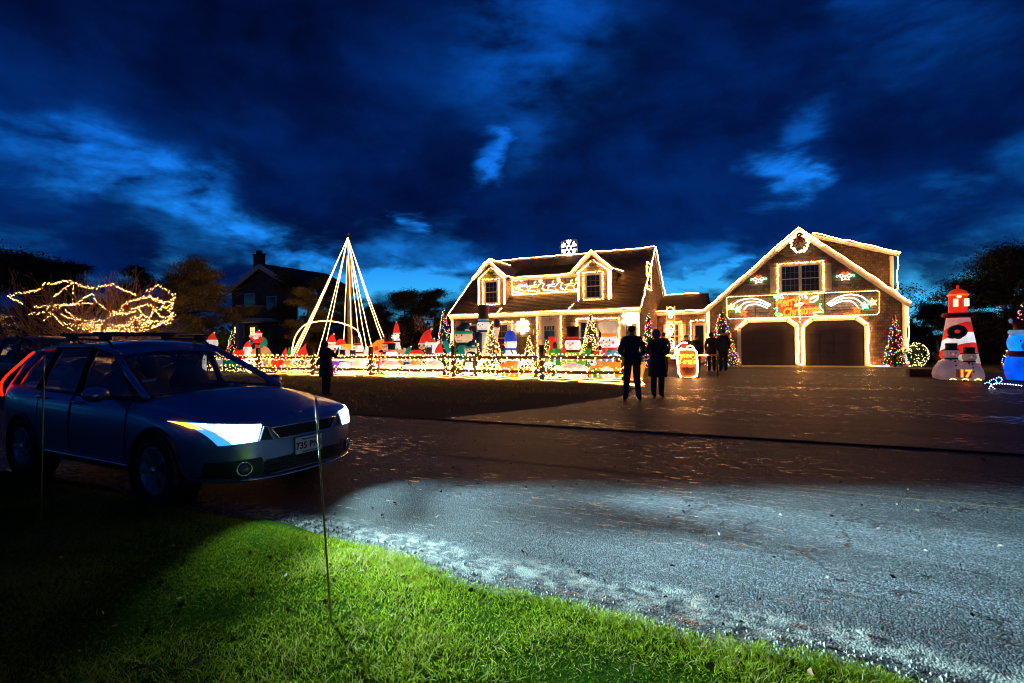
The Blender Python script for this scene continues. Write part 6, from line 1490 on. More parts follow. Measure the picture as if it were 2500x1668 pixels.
f.l('body', W_, [(.15, 0), (.17, .12), (.15, .34), (.085, .46), (.055, .58), (.05, .68), (0, .69)]); f.e('head', WHOT, (-.01, -.01, .72), (.065, .07, .055)); f.e('snout', WHOT, (-.02, -.07, .70), (.045, .05, .035)); f.e('nose', BLK, (-.02, -.12, .705), (.014,)*3, 8)
for s in (-1, 1): f.e('eye', BLK, (s*.028, -.07, .74), (.010,)*3, 8); f.tb('wing', W_, [(s*.12, 0, .40), (s*.17, -.03, .22)], [.04, .03])
part(f.mb().torus((0, 0, .61), .06, .018, 14, 6), 'collar', NAVY, t, smooth=True); santa_hat(f, (0, 0, .765), .068, RED, CRM, 3.3, .0)
t, h = fig('bear_inflatable', 'small tan bear holding a candy cane right of the tall white figure', 978, 19.3, 842); f = F(t, h)
f.l('body', TAN, [(.22, 0), (.26, .2), (.22, .45), (0, .55)]); f.e('head', TAN, (0, 0, .66), (.21, .19, .19)); f.e('muzzle', CRM, (0, -.16, .62), (.09, .07, .07)); f.e('nose', BLK, (0, -.23, .64), (.03,)*3, 8)
for s in (-1, 1): f.e('eye', BLK, (s*.08, -.17, .71), (.02,)*3, 8); f.e('ear', TAN, (s*.16, 0, .83), (.07, .04, .07)); f.tb('arm', TAN, [(s*.20, 0, .42), (s*.30, -.12, .45)], [.07, .06])
cn = f.tb('candy_cane', WHOT, bez([(-.28, -.2, .3), (-.28, -.2, .75), (-.25, -.2, .95), (-.12, -.2, 1.0), (-.03, -.2, .88)], 5), .045)
mb = f.mb()
for k in range(5): mb.torus((-.28, -.2, .36+k*.10), .047, .016, 10, 5)
part(mb, 'stripe', RED, cn, smooth=True)
t, f = snowman('little round-faced figure with a teal pointed cap', 997, 19.0, 846, 'santa', W_, CRM, scf=NAVY, bw=.25, hr=.20, neck=.42)
for ch_ in t.children:
    if ch_.name.startswith('hat'): ch_.data.materials[0] = TEAL
t, h = fig('gingerbread_inflatable', 'gingerbread head with a red cap left of the big penguin', 1015, 18.9, 854); f = F(t, h)
f.l('body', W_, [(.25, 0), (.32, .15), (.25, .4), (0, .48)]); f.e('head', TAN, (0, 0, .66), (.36, .30, .28)); f.e('cap', RED, (0, .05, .84), (.30, .26, .16)); face(f, (0, 0, .66), .28)
penguin('big brown penguin with a floppy red Santa hat', 1040, 19.9, 804, RED, BRN, CRM, br=.24)
snowman('white snowman with a plain grey top hat in front of the big penguin', 1046, 18.6, 848, 'top', WHOT, scf=None, hatm=GREYM, band=GREYM, bw=.27, hr=.19, neck=.46)
t, h = fig('bear_inflatable', 'white polar bear with a red cap and blue scarf', 1056, 19.2, 825); f = F(t, h)
f.l('body', SKYB, [(.20, 0), (.25, .2), (.22, .45), (.14, .58), (0, .6)]); f.e('head', WHOT, (0, 0, .72), (.20, .18, .18)); f.e('muzzle', WHOT, (-.04, -.16, .67), (.10, .10, .08)); f.e('nose', BLK, (-.05, -.26, .69), (.035, .03, .03), 8); scarf(f, (0, 0, .56), .15, BLU)
for s in (-1, 1): f.e('eye', BLK, (s*.07, -.16, .78), (.02,)*3, 8); f.e('ear', WHOT, (s*.18, 0, .84), (.06, .04, .06)); f.tb('arm', SKYB, [(s*.18, 0, .45), (s*.28, -.10, .32)], [.07, .06])
santa_hat(f, (0, 0, .86), .14, RED, W_, .85, .4)
penguin('small penguin with a red cap and green scarf right of the polar bear', 1071, 18.9, 836, RED, NAVY, WHOT, GRN, br=.2)
# --- in front of the long house
snowman('waving snowman in a green sweater with a blue and green stocking cap', 1131, 20.2, 776, 'beanie', CRM, CRM, TEAL, NAVY, buttons=BLK, hatm=NAVY, trim=TEAL, bw=.26, hr=.165, neck=.53, arms=[(-1, True), (1, False)], mitt=NAVY)
snowman('child snowman in a teal sweater beside the green-sweater snowman', 1149, 19.2, 826, 'beanie', CRM, CRM, TEAL, None, hatm=NAVY, trim=TEAL, bw=.22, hr=.17, neck=.54)
penguin('round little black and white penguin behind the fence', 1150, 18.3, 858, back=BLK, belly=WHOT, hat=False, br=.30)
t, f = snowman('tallest snowman with a brown top hat and long blue scarf', 1180, 22.6, 745, 'top', CRM, W_, None, NAVY, band=SKYB, hatm=BRN, bw=.15, hr=.105, neck=.60, arms=[(1, True)], armm=CRM, mitt=BRN, hatscale=1.25)
f.tb('long_scarf', mat('fabric_scarf_blue', (.03, .06, .22), .6), [(-.02, -.12, .58), (-.03, -.16, .42), (-.02, -.19, .22)], [.06, .075, .08])
snowman('white snowman with a bright blue dome cap and blue spots', 1246, 19.6, 806, 'dome', WHOT, scf=BLU, buttons=BLU, hatm=BLU, bw=.22, hr=.15, neck=.58, rz=-.5)
t, h = fig('reindeer_inflatable', 'small white reindeer with tan antlers beside the blue-capped snowman', 1258, 18.7, 850); f = F(t, h)
f.l('body', W_, [(.22, 0), (.26, .2), (.20, .5), (0, .6)]); f.e('head', W_, (0, -.05, .66), (.18, .2, .16)); f.e('nose', BLK, (0, -.26, .62), (.045,)*3, 8)
for s in (-1, 1): f.e('eye', BLK, (s*.07, -.2, .72), (.02,)*3, 8); f.e('ear', TAN, (s*.24, 0, .70), (.10, .04, .05)); f.tb('antler', BRN, [(s*.08, 0, .80), (s*.16, 0, .92), (s*.14, 0, 1.0)], [.025, .022, .018], 6)
def pumpkin(label, x, v, ytop):
    t, h = fig('lit_pumpkin', label, x, v, ytop, 'pumpkin', group='lit pumpkins behind the fence'); f = F(t, h)
    m = f.mb()
    for k in range(8): a = 2*PI*k/8; m.ell((.22*math.cos(a), .22*math.sin(a), .45), (.24, .24, .45), 10, 7)
    part(m, 'shell', ORG, t, smooth=True); f.tb('stem', GRN, [(0, 0, .85), (.05, 0, 1.0)], [.07, .05], 6)
pumpkin('glowing orange pumpkin below the blue-capped snowman', 1227, 18.3, 884); pumpkin('bigger glowing pumpkin right of the first one', 1249, 18.4, 876); pumpkin('small glowing pumpkin left of the fence post', 1284, 18.2, 893)
# train and the snowman in the sweater
t, h = fig('train_inflatable', 'green and red toy locomotive left of the black-hatted snowman', 1360, 19.3, 822); f = F(t, h); f.w = .5
part(f.mb().lathe([(.0, -.52), (.26, -.5), (.28, -.2), (.28, .45), (0, .46)], 18, (0, 0, .42), 'x'), 'boiler', GRN, t, smooth=True)
for xx in (-.42, -.05, .36): part(f.mb().lathe([(.29, xx-.05), (.30, xx), (.29, xx+.05)], 18, (0, 0, .42), 'x'), 'band', ORG if xx < .3 else RED, t, smooth=True)
f.l('chimney', RED, [(.11, .66), (.11, .80), (.16, .92), (.17, 1.0), (.12, 1.0), (.1, .95)], (-.28, 0, 0)); f.bx('chassis', DRED, -.55, .6, -.22, .22, .06, .20); f.bx('cab', RED, .40, .72, -.24, .24, .20, .72)
for xx in (-.35, .05, .45):
    w = part(f.mb().lathe([(.13, -.05), (.15, 0), (.13, .05)], 16, (xx, -.26, .14), 'y'), 'wheel', W_, t, smooth=True); part(f.mb().lathe([(.07, -.06), (.08, 0), (.06, .02)], 12, (xx, -.28, .14), 'y'), 'hub', SKYB, w, smooth=True)
t, f = snowman('snowman in a lettered lime sweater with a black hat and red band', 1398, 19.0, 797, 'top', WHOT, WHOT, LIME, DRED, buttons=BLK, bw=.24, hr=.16, neck=.52, arms=[(-1, True), (1, True)], armm=GRN, mitt=BRN, tail=False, hatscale=1.15)
for i, tx in enumerate(('BABY', "IT'S COLD", 'OUTSIDE')):
    vs_, fs = text_mb(tx, .15, extrude=.006); mb = MB(); zz = (.46-.085*i)*f.h; yy = -(.245*(.80+.09*i)+.015)*f.h
    mb.M = Matrix.Translation((0, yy-.02, zz)) @ Matrix.Rotation(PI/2, 4, 'X') @ Matrix.Diagonal((.95 if i != 1 else .7, 1, 1, 1)); mb.add(vs_, fs); part(mb, 'lettering', glow('letter_yellow', (1, .75, .25), .7), t)
t, f = snowman('chef snowman with a tall cream cap, blue apron and red scarf', 1486, 18.9, 786, 'chef', WHOT, WHOT, SKYB, RED, buttons=ORG, bw=.22, hr=.165, neck=.52, arms=[(1, True), (-1, False)], armm=W_, mitt=GRN)
f.tb('holly', GRN, [(.03, -.22, .50), (.09, -.22, .48)], [.025, .015])
for s in (-1, 1): f.e('cheek', PNK, (s*.10, -.128, .635), (.03, .02, .03), 8)
vs_, fs = text_mb('SWEET\nTREATS', .12, extrude=.006); mb = MB(); mb.M = Matrix.Translation((.03, -.235*f.h, .36*f.h)) @ Matrix.Rotation(PI/2, 4, 'X'); 
t, h = fig('cake_inflatable', 'orange and blue cake stand beside the chef snowman', 1522, 18.6, 856); f = F(t, h)
f.l('tray', ORG, [(.6, .0), (.75, .5), (.72, .62), (0, .62)]); f.e('icing', SKYB, (0, 0, .72), (.72, .6, .26)); f.e('glaze', BRN, (.15, -.1, .70), (.62, .55, .18)); f.bx('box', GOLD, -.55, .75, -.62, -.5, .05, .5)
t, h = fig('dog_inflatable', 'brown and white puppy with a Santa cap at the feet of the chef snowman', 1456, 18.5, 856); f = F(t, h)
f.l('body', ORG, [(.24, 0), (.28, .2), (.24, .45), (0, .55)]); f.e('head', TAN, (0, -.02, .64), (.24, .22, .20)); f.e('muzzle', WHOT, (-.06, -.20, .58), (.13, .12, .10)); f.e('nose', BLK, (-.08, -.32, .61), (.045, .03, .035), 8); f.bx('scarf_end', GRN, -.03, .09, -.32, -.28, .10, .42)
for s in (-1, 1): f.e('eye', BLK, (s*.09, -.20, .72), (.025,)*3, 8); f.e('ear', BRN, (s*.22, 0, .64), (.07, .05, .13))
santa_hat(f, (0, 0, .80), .18, RED, W_, 1.0, .7)
# bright bases of the two big figures
for nm, x0, x1, y0, y1, v in (('black-hatted snowman', 1358, 1438, 884, 906, 18.2), ('chef snowman', 1466, 1508, 888, 909, 18.1), ('polar bear', 1040, 1082, 874, 900, 18.1), ('big pinkish snowman', 932, 980, 878, 893, 18.2), ('scarfed snowman', 868, 888, 872, 897, 18.1)):
    a = LP(x0, y1, v); b = LP(x1, y0, v); t = thing('inflatable_base', 'glowing white base below the '+nm, 'base', (a[0]+b[0])/2, v)
    part(MB().ell(((a[0]+b[0])/2, v, max(b[1], .3)*.46), ((b[0]-a[0])/2, .35, max(b[1], .3)*.46), 20, 10), 'shell', glow('base_white', (1, .95, .9), .3), t, smooth=True)
# --- right edge of the lot
t, h = fig('lighthouse_inflatable', 'tall red and white striped lighthouse with a wreath', 2338, 22.2, 697); f = F(t, h); f.w = 1.22
prof = lambda z: .165-.085*min(1, z/.66)
for k in range(6):
    z0, z1 = .66*k/6, .66*(k+1)/6
    m = f.mb(); n = 24; vs_ = []
    for zz, sl in ((z0, 0), (z1, 0)):
        for i in range(n): a = 2*PI*i/n; q = max(0, min(.66, zz+.055*math.cos(a+.9)*(1 if 0 < zz < .65 else 0))); vs_.append((prof(q)*math.cos(a), prof(q)*math.sin(a), q))
    m.add(vs_, [(i, (i+1) % n, n+(i+1) % n, n+i) for i in range(n)]); part(m, 'stripe', [RED, CRM, RED, WHOT, RED, PNK][k], t, smooth=True)
part(f.mb().torus((0, 0, .675), .088, .028, 20, 8), 'gallery', DRED, t, smooth=True); f.l('lantern', RED, [(.075, .69), (.068, .70), (.066, .76), (.066, .90), (.0, .90)])
for k in range(4): a = -PI/2-.55+k*.62; f.bx('lantern_window', em('lantern_glow', (1, .62, .25), 3), .05*math.cos(a)*1.3-.016, .05*math.cos(a)*1.3+.016, -.070, -.060, .77, .85) if k in (0, 2) else None
f.e('bulb', em('neon_soft_white', (1, .9, .75), 5), (-.01, -.066, .875), (.016, .01, .014), 8)
part(f.mb().torus((0, 0, .895), .068, .010, 20, 6), 'eave_ring', ORG, t, smooth=True); f.l('dome', RED, [(.070, .90), (.058, .935), (.03, .955), (.008, .965), (.010, 1.0), (0, 1.0)])
w = part(f.mb().torus((-.05, -.15, .50), .045, .026, 20, 8, 'y'), 'wreath', mat('fabric_forest', (.02, .07, .04), .7), t, smooth=True); F(w, h).e('bow', DRED, (-.10, -.17, .445), (.04, .015, .02)); F(w, h).e('bow', DRED, (-.05, -.17, .44), (.035, .015, .02)); f.tb('branch_arm', BRN, [(-.15, -.05, .20), (-.20, -.08, .27)], [.02, .015])
DW = glow('fabric_red_lit_white', (1, .62, .68), .08, (.6, .48, .5))  # unlit white fabric; surrounding red light painted in as pink and faint glow
for nm, x, v, yt, b_ in (('larger dim snowman with a black hat in front of the lighthouse', 2322, 21.0, 838, .42), ('smaller dim snowman with a flat hat leaning on the larger one', 2366, 20.6, 848, .34)):
    t, f = snowman(nm, x, v, yt, 'top', DW, DW, None, NAVY if b_ > .4 else DRED, band=BLK, hatm=BLK, bw=b_, hr=.17, neck=.58, hatscale=1.2)
t, h = fig('bear_inflatable', 'glowing blue bear with a red Santa hat at the right edge', 2492, 21.4, 782, rz=.1); f = F(t, h); f.w = .62
f.l('body', DEEPB, [(.28, 0), (.34, .12), (.33, .3), (.24, .46), (0, .50)]); f.e('head', CYB, (0, 0, .62), (.29, .26, .20)); f.e('muzzle', BLU, (.02, -.23, .57), (.13, .10, .09)); f.e('nose', BLK, (.03, -.33, .59), (.05, .03, .035), 10); scarf(f, (0, 0, .44), .25, DRED, False)
for s in (-1, 1): f.e('eye', BLK, (s*.12, -.235, .66), (.02,)*3, 8); f.tb('arm', DEEPB, [(s*.26, 0, .36), (s*.38, -.12, .20)], [.08, .07])
santa_hat(f, (0, 0, .80), .24, DRED, SKYB, .8, -.9)
t = thing('countdown_sign', 'small dark countdown box with glowing red number 17', 'sign', LU(2356, 20.0), 20.0); uu = LU(2356, 20.0)
a = LP(2340, 903, 20.0); b = LP(2372, 923, 20.0)
part(MB().box(a[0], b[0], 20.0, 20.25, b[1], a[1]), 'case', mat('case_grey', (.10, .09, .10), .5), t); part(MB().tube([(uu, 20.1, 0), (uu, 20.1, b[1]-.002)], .03, 6), 'post', DARKM, t)
vs_, fs = text_mb('17', .30, bevel=.012, extrude=.004); mb = MB(); mb.M = Matrix.Translation(((a[0]+b[0])/2, 19.98, (a[1]+b[1])/2)) @ Matrix.Rotation(PI/2, 4, 'X'); mb.add(vs_, fs); part(mb, 'number', em('neon_orange_red', (1, .055, .005), 13), t)
mb = MB()
for sx in (-1, 0, 1):
    cx = (a[0]+b[0])/2+sx*.30; mb.tube([(cx-.08, 19.97, b[1]-.06), (cx, 19.97, b[1]-.02), (cx+.08, 19.97, b[1]-.06)], .012, 4)
part(mb, 'arrow_row', NY, t)
sl = thing('sled_light', 'low sled outlined in small cool white bulbs in front of the blue bear', 'light figure', LU(2450, 17.6), 17.6)
SL_ = lambda pts: [(lambda g: Vector((g[0], 17.6, g[1])))(LP(2240+x/5.227, 680+y/5.227, 17.6)) for x, y in pts]
mb = MB()
for q in ([(790, 1485), (900, 1430), (930, 1370), (1000, 1345), (1130, 1345), (1340, 1370)], [(790, 1485), (900, 1505), (1110, 1505), (1340, 1500)], [(940, 1370), (1000, 1420), (1100, 1445), (1230, 1445), (1310, 1410)]):
    for p in resample(bez(SL_(q), 6), .055): mb.bulb(p, .014)
part(mb, 'bulbs', em('bulb_pinkwhite', (1, .75, .85), 9), sl, stuff=True)
mb = MB()
for q in ([(860, 1340), (900, 1325), (940, 1350)], [(920, 1310), (970, 1285), (1010, 1310), (990, 1345)], [(1010, 1270), (1050, 1260), (1080, 1290), (1050, 1330), (1010, 1330)]):
    for p in resample(bez(SL_(q), 6), .05): mb.bulb(p, .014)
part(mb, 'bulbs', em('bulb_blue', (.12, .5, 1), 9), sl, stuff=True)
part(MB().tube(SL_([(790, 1500), (1340, 1515)]), .008, 4), 'frame', DARKM, sl)
t = thing('planter_trough', 'low dark trough beside the snowmen on the drive', 'planter', LU(2280, 22.5), 22.5); uu = LU(2280, 22.5)
part(MB().box(uu-.75, uu+.75, 22.3, 22.7, 0, .28), 'box', mat('dark_planter', (.02, .018, .02), .7), t); part(MB().tube([(uu+.1, 22.5, .28), (uu+.1, 22.5, 1.3)], .025, 6), 'pole', DARKM, t)

# ---------------------------------------------------------------- lit sleigh at the edge of the drive
SV = 19.7; su = LU(1680, SV)
t = thing('lit_sleigh', 'tub-shaped sleigh outlined in rope light with a glowing red and yellow panel', 'sleigh', su, SV)
SP = lambda pts, v=SV: [(lambda g: Vector((g[0], v, g[1])))(LP(1620+x/7.467, 730+y/7.467, v)) for x, y in pts]
out = [(250, 940), (290, 925), (420, 915), (560, 920), (600, 960), (610, 1080), (625, 1300), (600, 1400), (500, 1440), (330, 1440), (280, 1350), (265, 1200), (250, 1060)]
op = SP(out); pp = [(p.x, p.z) for p in op]
part(MB().prism(pp, .5, at=SV), 'tub', mat('sleigh_wood', (.10, .02, .015), .7), t)
part(MB().tube([p+Vector((0, -.03, 0)) for p in op], .028, 5, closed=True), 'outline', em('rope_glow', WARM, S_ROPE), t, smooth=True)
rs = random.Random(9); m1 = MB(); m2 = MB(); inner = SP([(290, 950), (590, 1240)]); 
for k in range(520):
    x = rs.uniform(inner[0].x, inner[1].x); z = rs.uniform(inner[1].z, inner[0].z); fx = (x-inner[0].x)/(inner[1].x-inner[0].x); fz = (inner[0].z-z)/(inner[0].z-inner[1].z)
    yel = (.2 < fz < .82) and not (.42 < fz < .56 and .2 < fx < .8) and (abs(math.sin(fx*9+fz*3)) > .25)
    (m2 if yel and rs.random() < .85 else m1).bulb((x, SV-.03, z), .022)
part(m1, 'red_bulbs', em('bulb_red', (1, .04, .01), 5), t, stuff=True); part(m2, 'yellow_bulbs', em('bulb_yellow', (1, .30, .02), 7), t, stuff=True)
part(MB().tube([(p.x, p.y-.02, p.z) for p in bez(SP([(240, 880), (330, 805), (430, 800)]), 5)], .02, 5).tube([(p.x, p.y-.02, p.z) for p in bez(SP([(420, 900), (450, 860), (500, 855), (545, 885), (550, 915)]), 5)], .02, 5).tube([(p.x, p.y-.02, p.z) for p in bez(SP([(50, 1025), (200, 1030), (210, 940), (260, 920), (280, 990), (240, 1040)]), 5)], .02, 5).tube([(p.x, p.y-.02, p.z) for p in SP([(140, 1075), (240, 1075)])], .02, 5), 'curl', em('rope_glow', WARM, S_ROPE), t, smooth=True)
q = SP([(325, 830), (420, 905)]); part(MB().box(q[0].x, q[1].x, SV-.02, SV+.2, q[1].z, q[0].z), 'present', RED, t)
part(MB().tube([(su-.35, SV-.1, .03), (su+.35, SV-.1, .03)], .025, 6).tube([(su-.35, SV+.5, .03), (su+.35, SV+.5, .03)], .025, 6), 'runner', DARKM, t)
t = thing('drive_table', 'small folding table edged with rope light right of the lit sleigh', 'table', LU(1728, 20.8), 20.8); uu = LU(1722, 20.8)
part(MB().box(uu-.32, uu+.45, 20.6, 21.2, .80, .84), 'table_top', mat('table_grey', (.2, .12, .1), .7), t)
for a in (-.28, .41):
    for b in (20.64, 21.16): part(MB().tube([(uu+a, b, 0), (uu+a, b, .80)], .02, 5), 'leg', DARKM, t)
part(MB().tube([(uu-.33, 20.58, .1), (uu-.33, 20.58, .82), (uu+.1, 20.58, .84)], .014, 4), 'rope_edge', em('rope_glow', WARM, S_ROPE), t)
mb = MB(); t = thing('light_cone', 'knee-high red and white light cone between the man and the woman', 'light tree', LU(1558, 15.6), 15.6); uu = LU(1558, 15.6)
zc = LP(1558, 908, 15.6)[1]
for k in range(46): f_ = k/46; a = k*1.9; mb.bulb((uu+.16*(1-f_)*math.cos(a), 15.6+.16*(1-f_)*math.sin(a), .05+zc*f_), .018, (1, .08, .03) if k % 3 == 0 else (1, .6, .3))
part(mb, 'bulbs', em('bulb_colours', (1, 1, 1), 9.0, True), t, stuff=True); part(MB().tube([(uu, 15.6, 0), (uu, 15.6, zc)], .01, 4), 'stake', DARKM, t)

# ---------------------------------------------------------------- marker stakes on the near lawn
for nm, pb, pt, h_ in (('leaning yellow fibreglass marker stake in front of the wagon bumper', (810, 1545), (771, 972), None), ('thin yellow marker stake at the left edge of the lawn', (100, 1295), (108, 868), None)):
    u, v = GP(*pb); base = lot(u, v, 0); d = ray(*pt); b = 0
    Yb = base.y+.06; topw = Vector((d[0]*Yb, Yb, H+d[2]*Yb))
    o = bpy.data.objects.new('marker_stake', None); COL.objects.link(o); o.location = base; tag(o, nm, 'marker stake', 'lawn marker stakes')
    L_ = topw-base; part(MB().tube([(0, 0, 0), tuple(L_*.5), tuple(L_)], .0055, 8), 'rod', mat('stake_yellow', (.55, .30, .02), .35, var=.15), o, smooth=True)
    part(MB().tube([tuple(L_*.86), tuple(L_*.995)], .0062, 8), 'reflector', mat('stake_tape', (.5, .45, .42), .2, metal=.6), o, smooth=True)

# ---------------------------------------------------------------- chimney-like display at the far left
t = thing('house_inflatable', 'yellow roofed toy house with a tan chimney at the far left edge', 'inflatable', LU(8, 19.0), 19.0); q = lambda x, y: LP(x, y, 19.0)
a = q(-60, 905); b = q(22, 790); part(MB().box(a[0], b[0], 19.0, 20.5, 0, b[1]), 'wall', GOLD, t)
part(MB().prism([(a[0]-.1, b[1]+.001), (b[0]+.06, b[1]+.001), (a[0]+.4, b[1]+.9)], 1.7, at=18.9), 'roof', glow('fabric_yellow', (1, .62, .05), .35), t)
c0, c1 = q(19, 818), q(45, 787); ch = part(MB().box(c0[0], c1[0], 18.7, 19.2, 0, c1[1]), 'chimney', CRM, t)
d0, d1 = q(20, 786), q(43, 775); part(MB().box(d0[0], d1[0], 18.75, 19.15, c1[1]+.001, d1[1]), 'brick_cap', BRN, ch); part(MB().ell(((d0[0]+d1[0])/2, 18.95, d1[1]+.06), (.16, .16, .10), 10, 6), 'snow_cap', PNK, ch, smooth=True)
# ================================================================ people
SKIN = mat('skin', (.45, .26, .18), .6, var=.1)
def person(label, u, v, rz, height, joints, cloth, hair=(.02, .015, .012), extras=None, name='person', headcov=None):
    """one continuous skinned body; materials by limb; head with nose, ears, hair; hands with five fingers"""
    k = height/1.75
    J = {'pelvis': (0, 0, .96), 'waist': (0, 0, 1.10), 'chest': (0, 0, 1.32), 'neck': (0, 0, 1.50), 'head': (0, -.01, 1.60), 'crown': (0, -.01, 1.67),
         'sl': (.17, 0, 1.42), 'el': (.25, .02, 1.15), 'wl': (.24, -.06, .92), 'sr': (-.17, 0, 1.42), 'er': (-.25, .02, 1.15), 'wr': (-.24, -.06, .92),
         'hl': (.09, 0, .92), 'kl': (.10, -.01, .50), 'al': (.10, .02, .10), 'tl': (.11, -.13, .045), 'hr': (-.09, 0, .92), 'kr': (-.10, -.01, .50), 'ar': (-.10, .02, .10), 'tr': (-.11, -.13, .045)}
    J.update(joints)
    R = {'pelvis': (.16, .12), 'waist': (.15, .115), 'chest': (.17, .125), 'neck': (.055, .058), 'head': (.075, .092), 'crown': (.068, .082), 'sl': (.075, .075), 'el': (.055, .055), 'wl': (.038, .038), 'sr': (.075, .075), 'er': (.055, .055), 'wr': (.038, .038),
         'hl': (.105, .11), 'kl': (.082, .085), 'al': (.065, .068), 'tl': (.045, .035), 'hr': (.105, .11), 'kr': (.082, .085), 'ar': (.065, .068), 'tr': (.045, .035)}
    if cloth.get('bulk'):
        for q in ('waist', 'chest', 'sl', 'sr', 'el', 'er'): R[q] = tuple(a*cloth['bulk'] for a in R[q])
    E = [('pelvis', 'waist'), ('waist', 'chest'), ('chest', 'neck'), ('neck', 'head'), ('head', 'crown'), ('chest', 'sl'), ('sl', 'el'), ('el', 'wl'), ('chest', 'sr'), ('sr', 'er'), ('er', 'wr'), ('pelvis', 'hl'), ('hl', 'kl'), ('kl', 'al'), ('al', 'tl'), ('pelvis', 'hr'), ('hr', 'kr'), ('kr', 'ar'), ('ar', 'tr')]
    N_ = list(J); me = bpy.data.meshes.new('body'); me.from_pydata([tuple(c*k for c in J[n]) for n in N_], [(N_.index(a), N_.index(b)) for a, b in E], [])
    o = bpy.data.objects.new('body', me); COL.objects.link(o); md = o.modifiers.new('s', 'SKIN'); md.use_smooth_shade = True
    for i, n in enumerate(N_): sv = me.skin_vertices[0].data[i]; sv.radius = tuple(a*k for a in R[n]); sv.use_root = (n == 'pelvis')
    o.modifiers.new('d', 'SUBSURF').levels = 2
    dg = bpy.context.evaluated_depsgraph_get(); m2 = bpy.data.meshes.new_from_object(o.evaluated_get(dg)); o.modifiers.clear(); o.data = m2; m2.name = 'body'; m2.materials.clear()
    mats = [cloth['top'], cloth['legs'], cloth['shoes'], SKIN]
    for m in mats: m2.materials.append(m)
    def cls(a, b):
        if b in ('kl', 'al', 'kr', 'ar', 'hl', 'hr'): return 1
        if b in ('tl', 'tr'): return 2
        if b in ('head', 'crown'): return 3
        return 0
    segs = [(Vector(J[a])*k, Vector(J[b])*k, cls(a, b)) for a, b in E]
    for p in m2.polygons:
        c = p.center; best = 9; bc = 0
        for a, b, cc in segs:
            t = max(0, min(1, (c-a).dot(b-a)/(b-a).length_squared)); d = (c-a.lerp(b, t)).length
            if d < best: best = d; bc = cc
        if bc == 1 and c.z < .085*k: bc = 2
        p.material_index = bc; p.use_smooth = True
    t = thing(name, label, 'person', u, v, 0, None, lotabs=False, rz=rz); o.parent = t
    h = Vector(J['head'])*k; f = F(t, k)
    hx, hy, hz = J['head']
    f.e('nose', SKIN, (hx, hy-.10, hz+.01), (.014, .022, .02), 8)
    for s in (-1, 1): f.e('ear', SKIN, (hx+s*.078, hy+.005, hz+.01), (.012, .022, .032), 8); f.e('eye', mat('eye_dark', (.03, .02, .02), .2), (hx+s*.032, hy-.088, hz+.04), (.011, .008, .008), 8)
    f.e('mouth', mat('lip', (.35, .12, .1), .5), (hx, hy-.092, hz-.035), (.024, .006, .006), 8)
    if headcov: headcov(f, hx, hy, hz)
    else: f.e('hair', mat('hair_%.2f' % hair[0], hair, .6), (hx, hy+.022, hz+.055), (.086, .092, .085))
    for s, n, el_ in ((1, 'wl', 'el'), (-1, 'wr', 'er')):
        w = Vector(J[n]); d = (w-Vector(J[el_])).normalized(); x = d.cross(Vector((0, 1, 0))); x = x.normalized() if x.length > .1 else Vector((1, 0, 0)); y = x.cross(d)
        m = f.mb(); m.ell(tuple(w+d*.05), (.038, .025, .045), 10, 7)
        for q, (ox, ln) in enumerate(((-.027, .062), (-.009, .072), (.009, .068), (.027, .055))):
            a = w+d*.085+x*ox; m.tube([a, a+d*ln*.55-y*.004, a+d*ln*.9-y*.022], [.0095, .009, .0075], 6)
        a = w+d*.035-x*.035*s; m.tube([a, a+d*.03-x*.02*s, a+d*.055-x*.022*s-y*.015], [.011, .0105, .009], 6)
        part(m, 'hand', cloth.get('hand', SKIN), t, smooth=True)
    if extras: extras(f, J)
    return t
BLKC = mat('black_jacket', (.04, .036, .038), .8, var=.3); DRKC = mat('dark_coat', (.065, .045, .05), .8, var=.3); TROU = mat('rust_trousers', (.30, .13, .12), .85, var=.2); JEAN = mat('dark_jeans', (.015, .02, .04), .85, var=.2); SHOE = mat('tan_shoe', (.16, .10, .06), .6); DSH = mat('dark_shoe', (.015, .014, .014), .6); GREYT = mat('grey_cloth', (.13, .12, .13), .85, var=.2)
FA = PI        # facing the display (backs to the camera)
def face_up(dx=0.0): return {'head': (dx, .02, 1.60), 'crown': (dx, .02, 1.67)}
def jacket_hem(m, z0=.80, z1=1.12, r=.20, ry=.15):
    def g(f, J): f.l('jacket_skirt', m, [(r*1.02, z0), (r, z0+.06), (r*.97, z1), (r*.6, z1+.05)], sy=ry/r)
    return g
u, v = GP(1545, 980)
person('man in a black jacket and rust trousers standing at the drive edge', u, v, FA+.15, 1.80, {**face_up(), 'er': (-.28, .04, 1.15), 'wr': (-.16, -.10, 1.02), 'el': (.28, .04, 1.15), 'wl': (.16, -.10, 1.02), 'al': (.16, .02, .10), 'kl': (.13, -.01, .5), 'tl': (.19, -.12, .045), 'ar': (-.14, .02, .1), 'tr': (-.17, -.12, .045)}, {'top': BLKC, 'legs': TROU, 'shoes': SHOE, 'bulk': 1.22}, (.03, .025, .02), jacket_hem(BLKC, .84))
u, v = GP(1606, 972)
def hood(m):
    def g(f, x, y, z): f.e('hood', m, (x, y+.03, z+.03), (.105, .115, .13)); 
    return g
def long_coat(m, z0=.55, r=.22):
    def g(f, J): f.l('coat_skirt', m, [(r*1.15, z0), (r*1.12, z0+.05), (r, .95), (r*.86, 1.15), (r*.5, 1.2)], sy=.72)
    return g
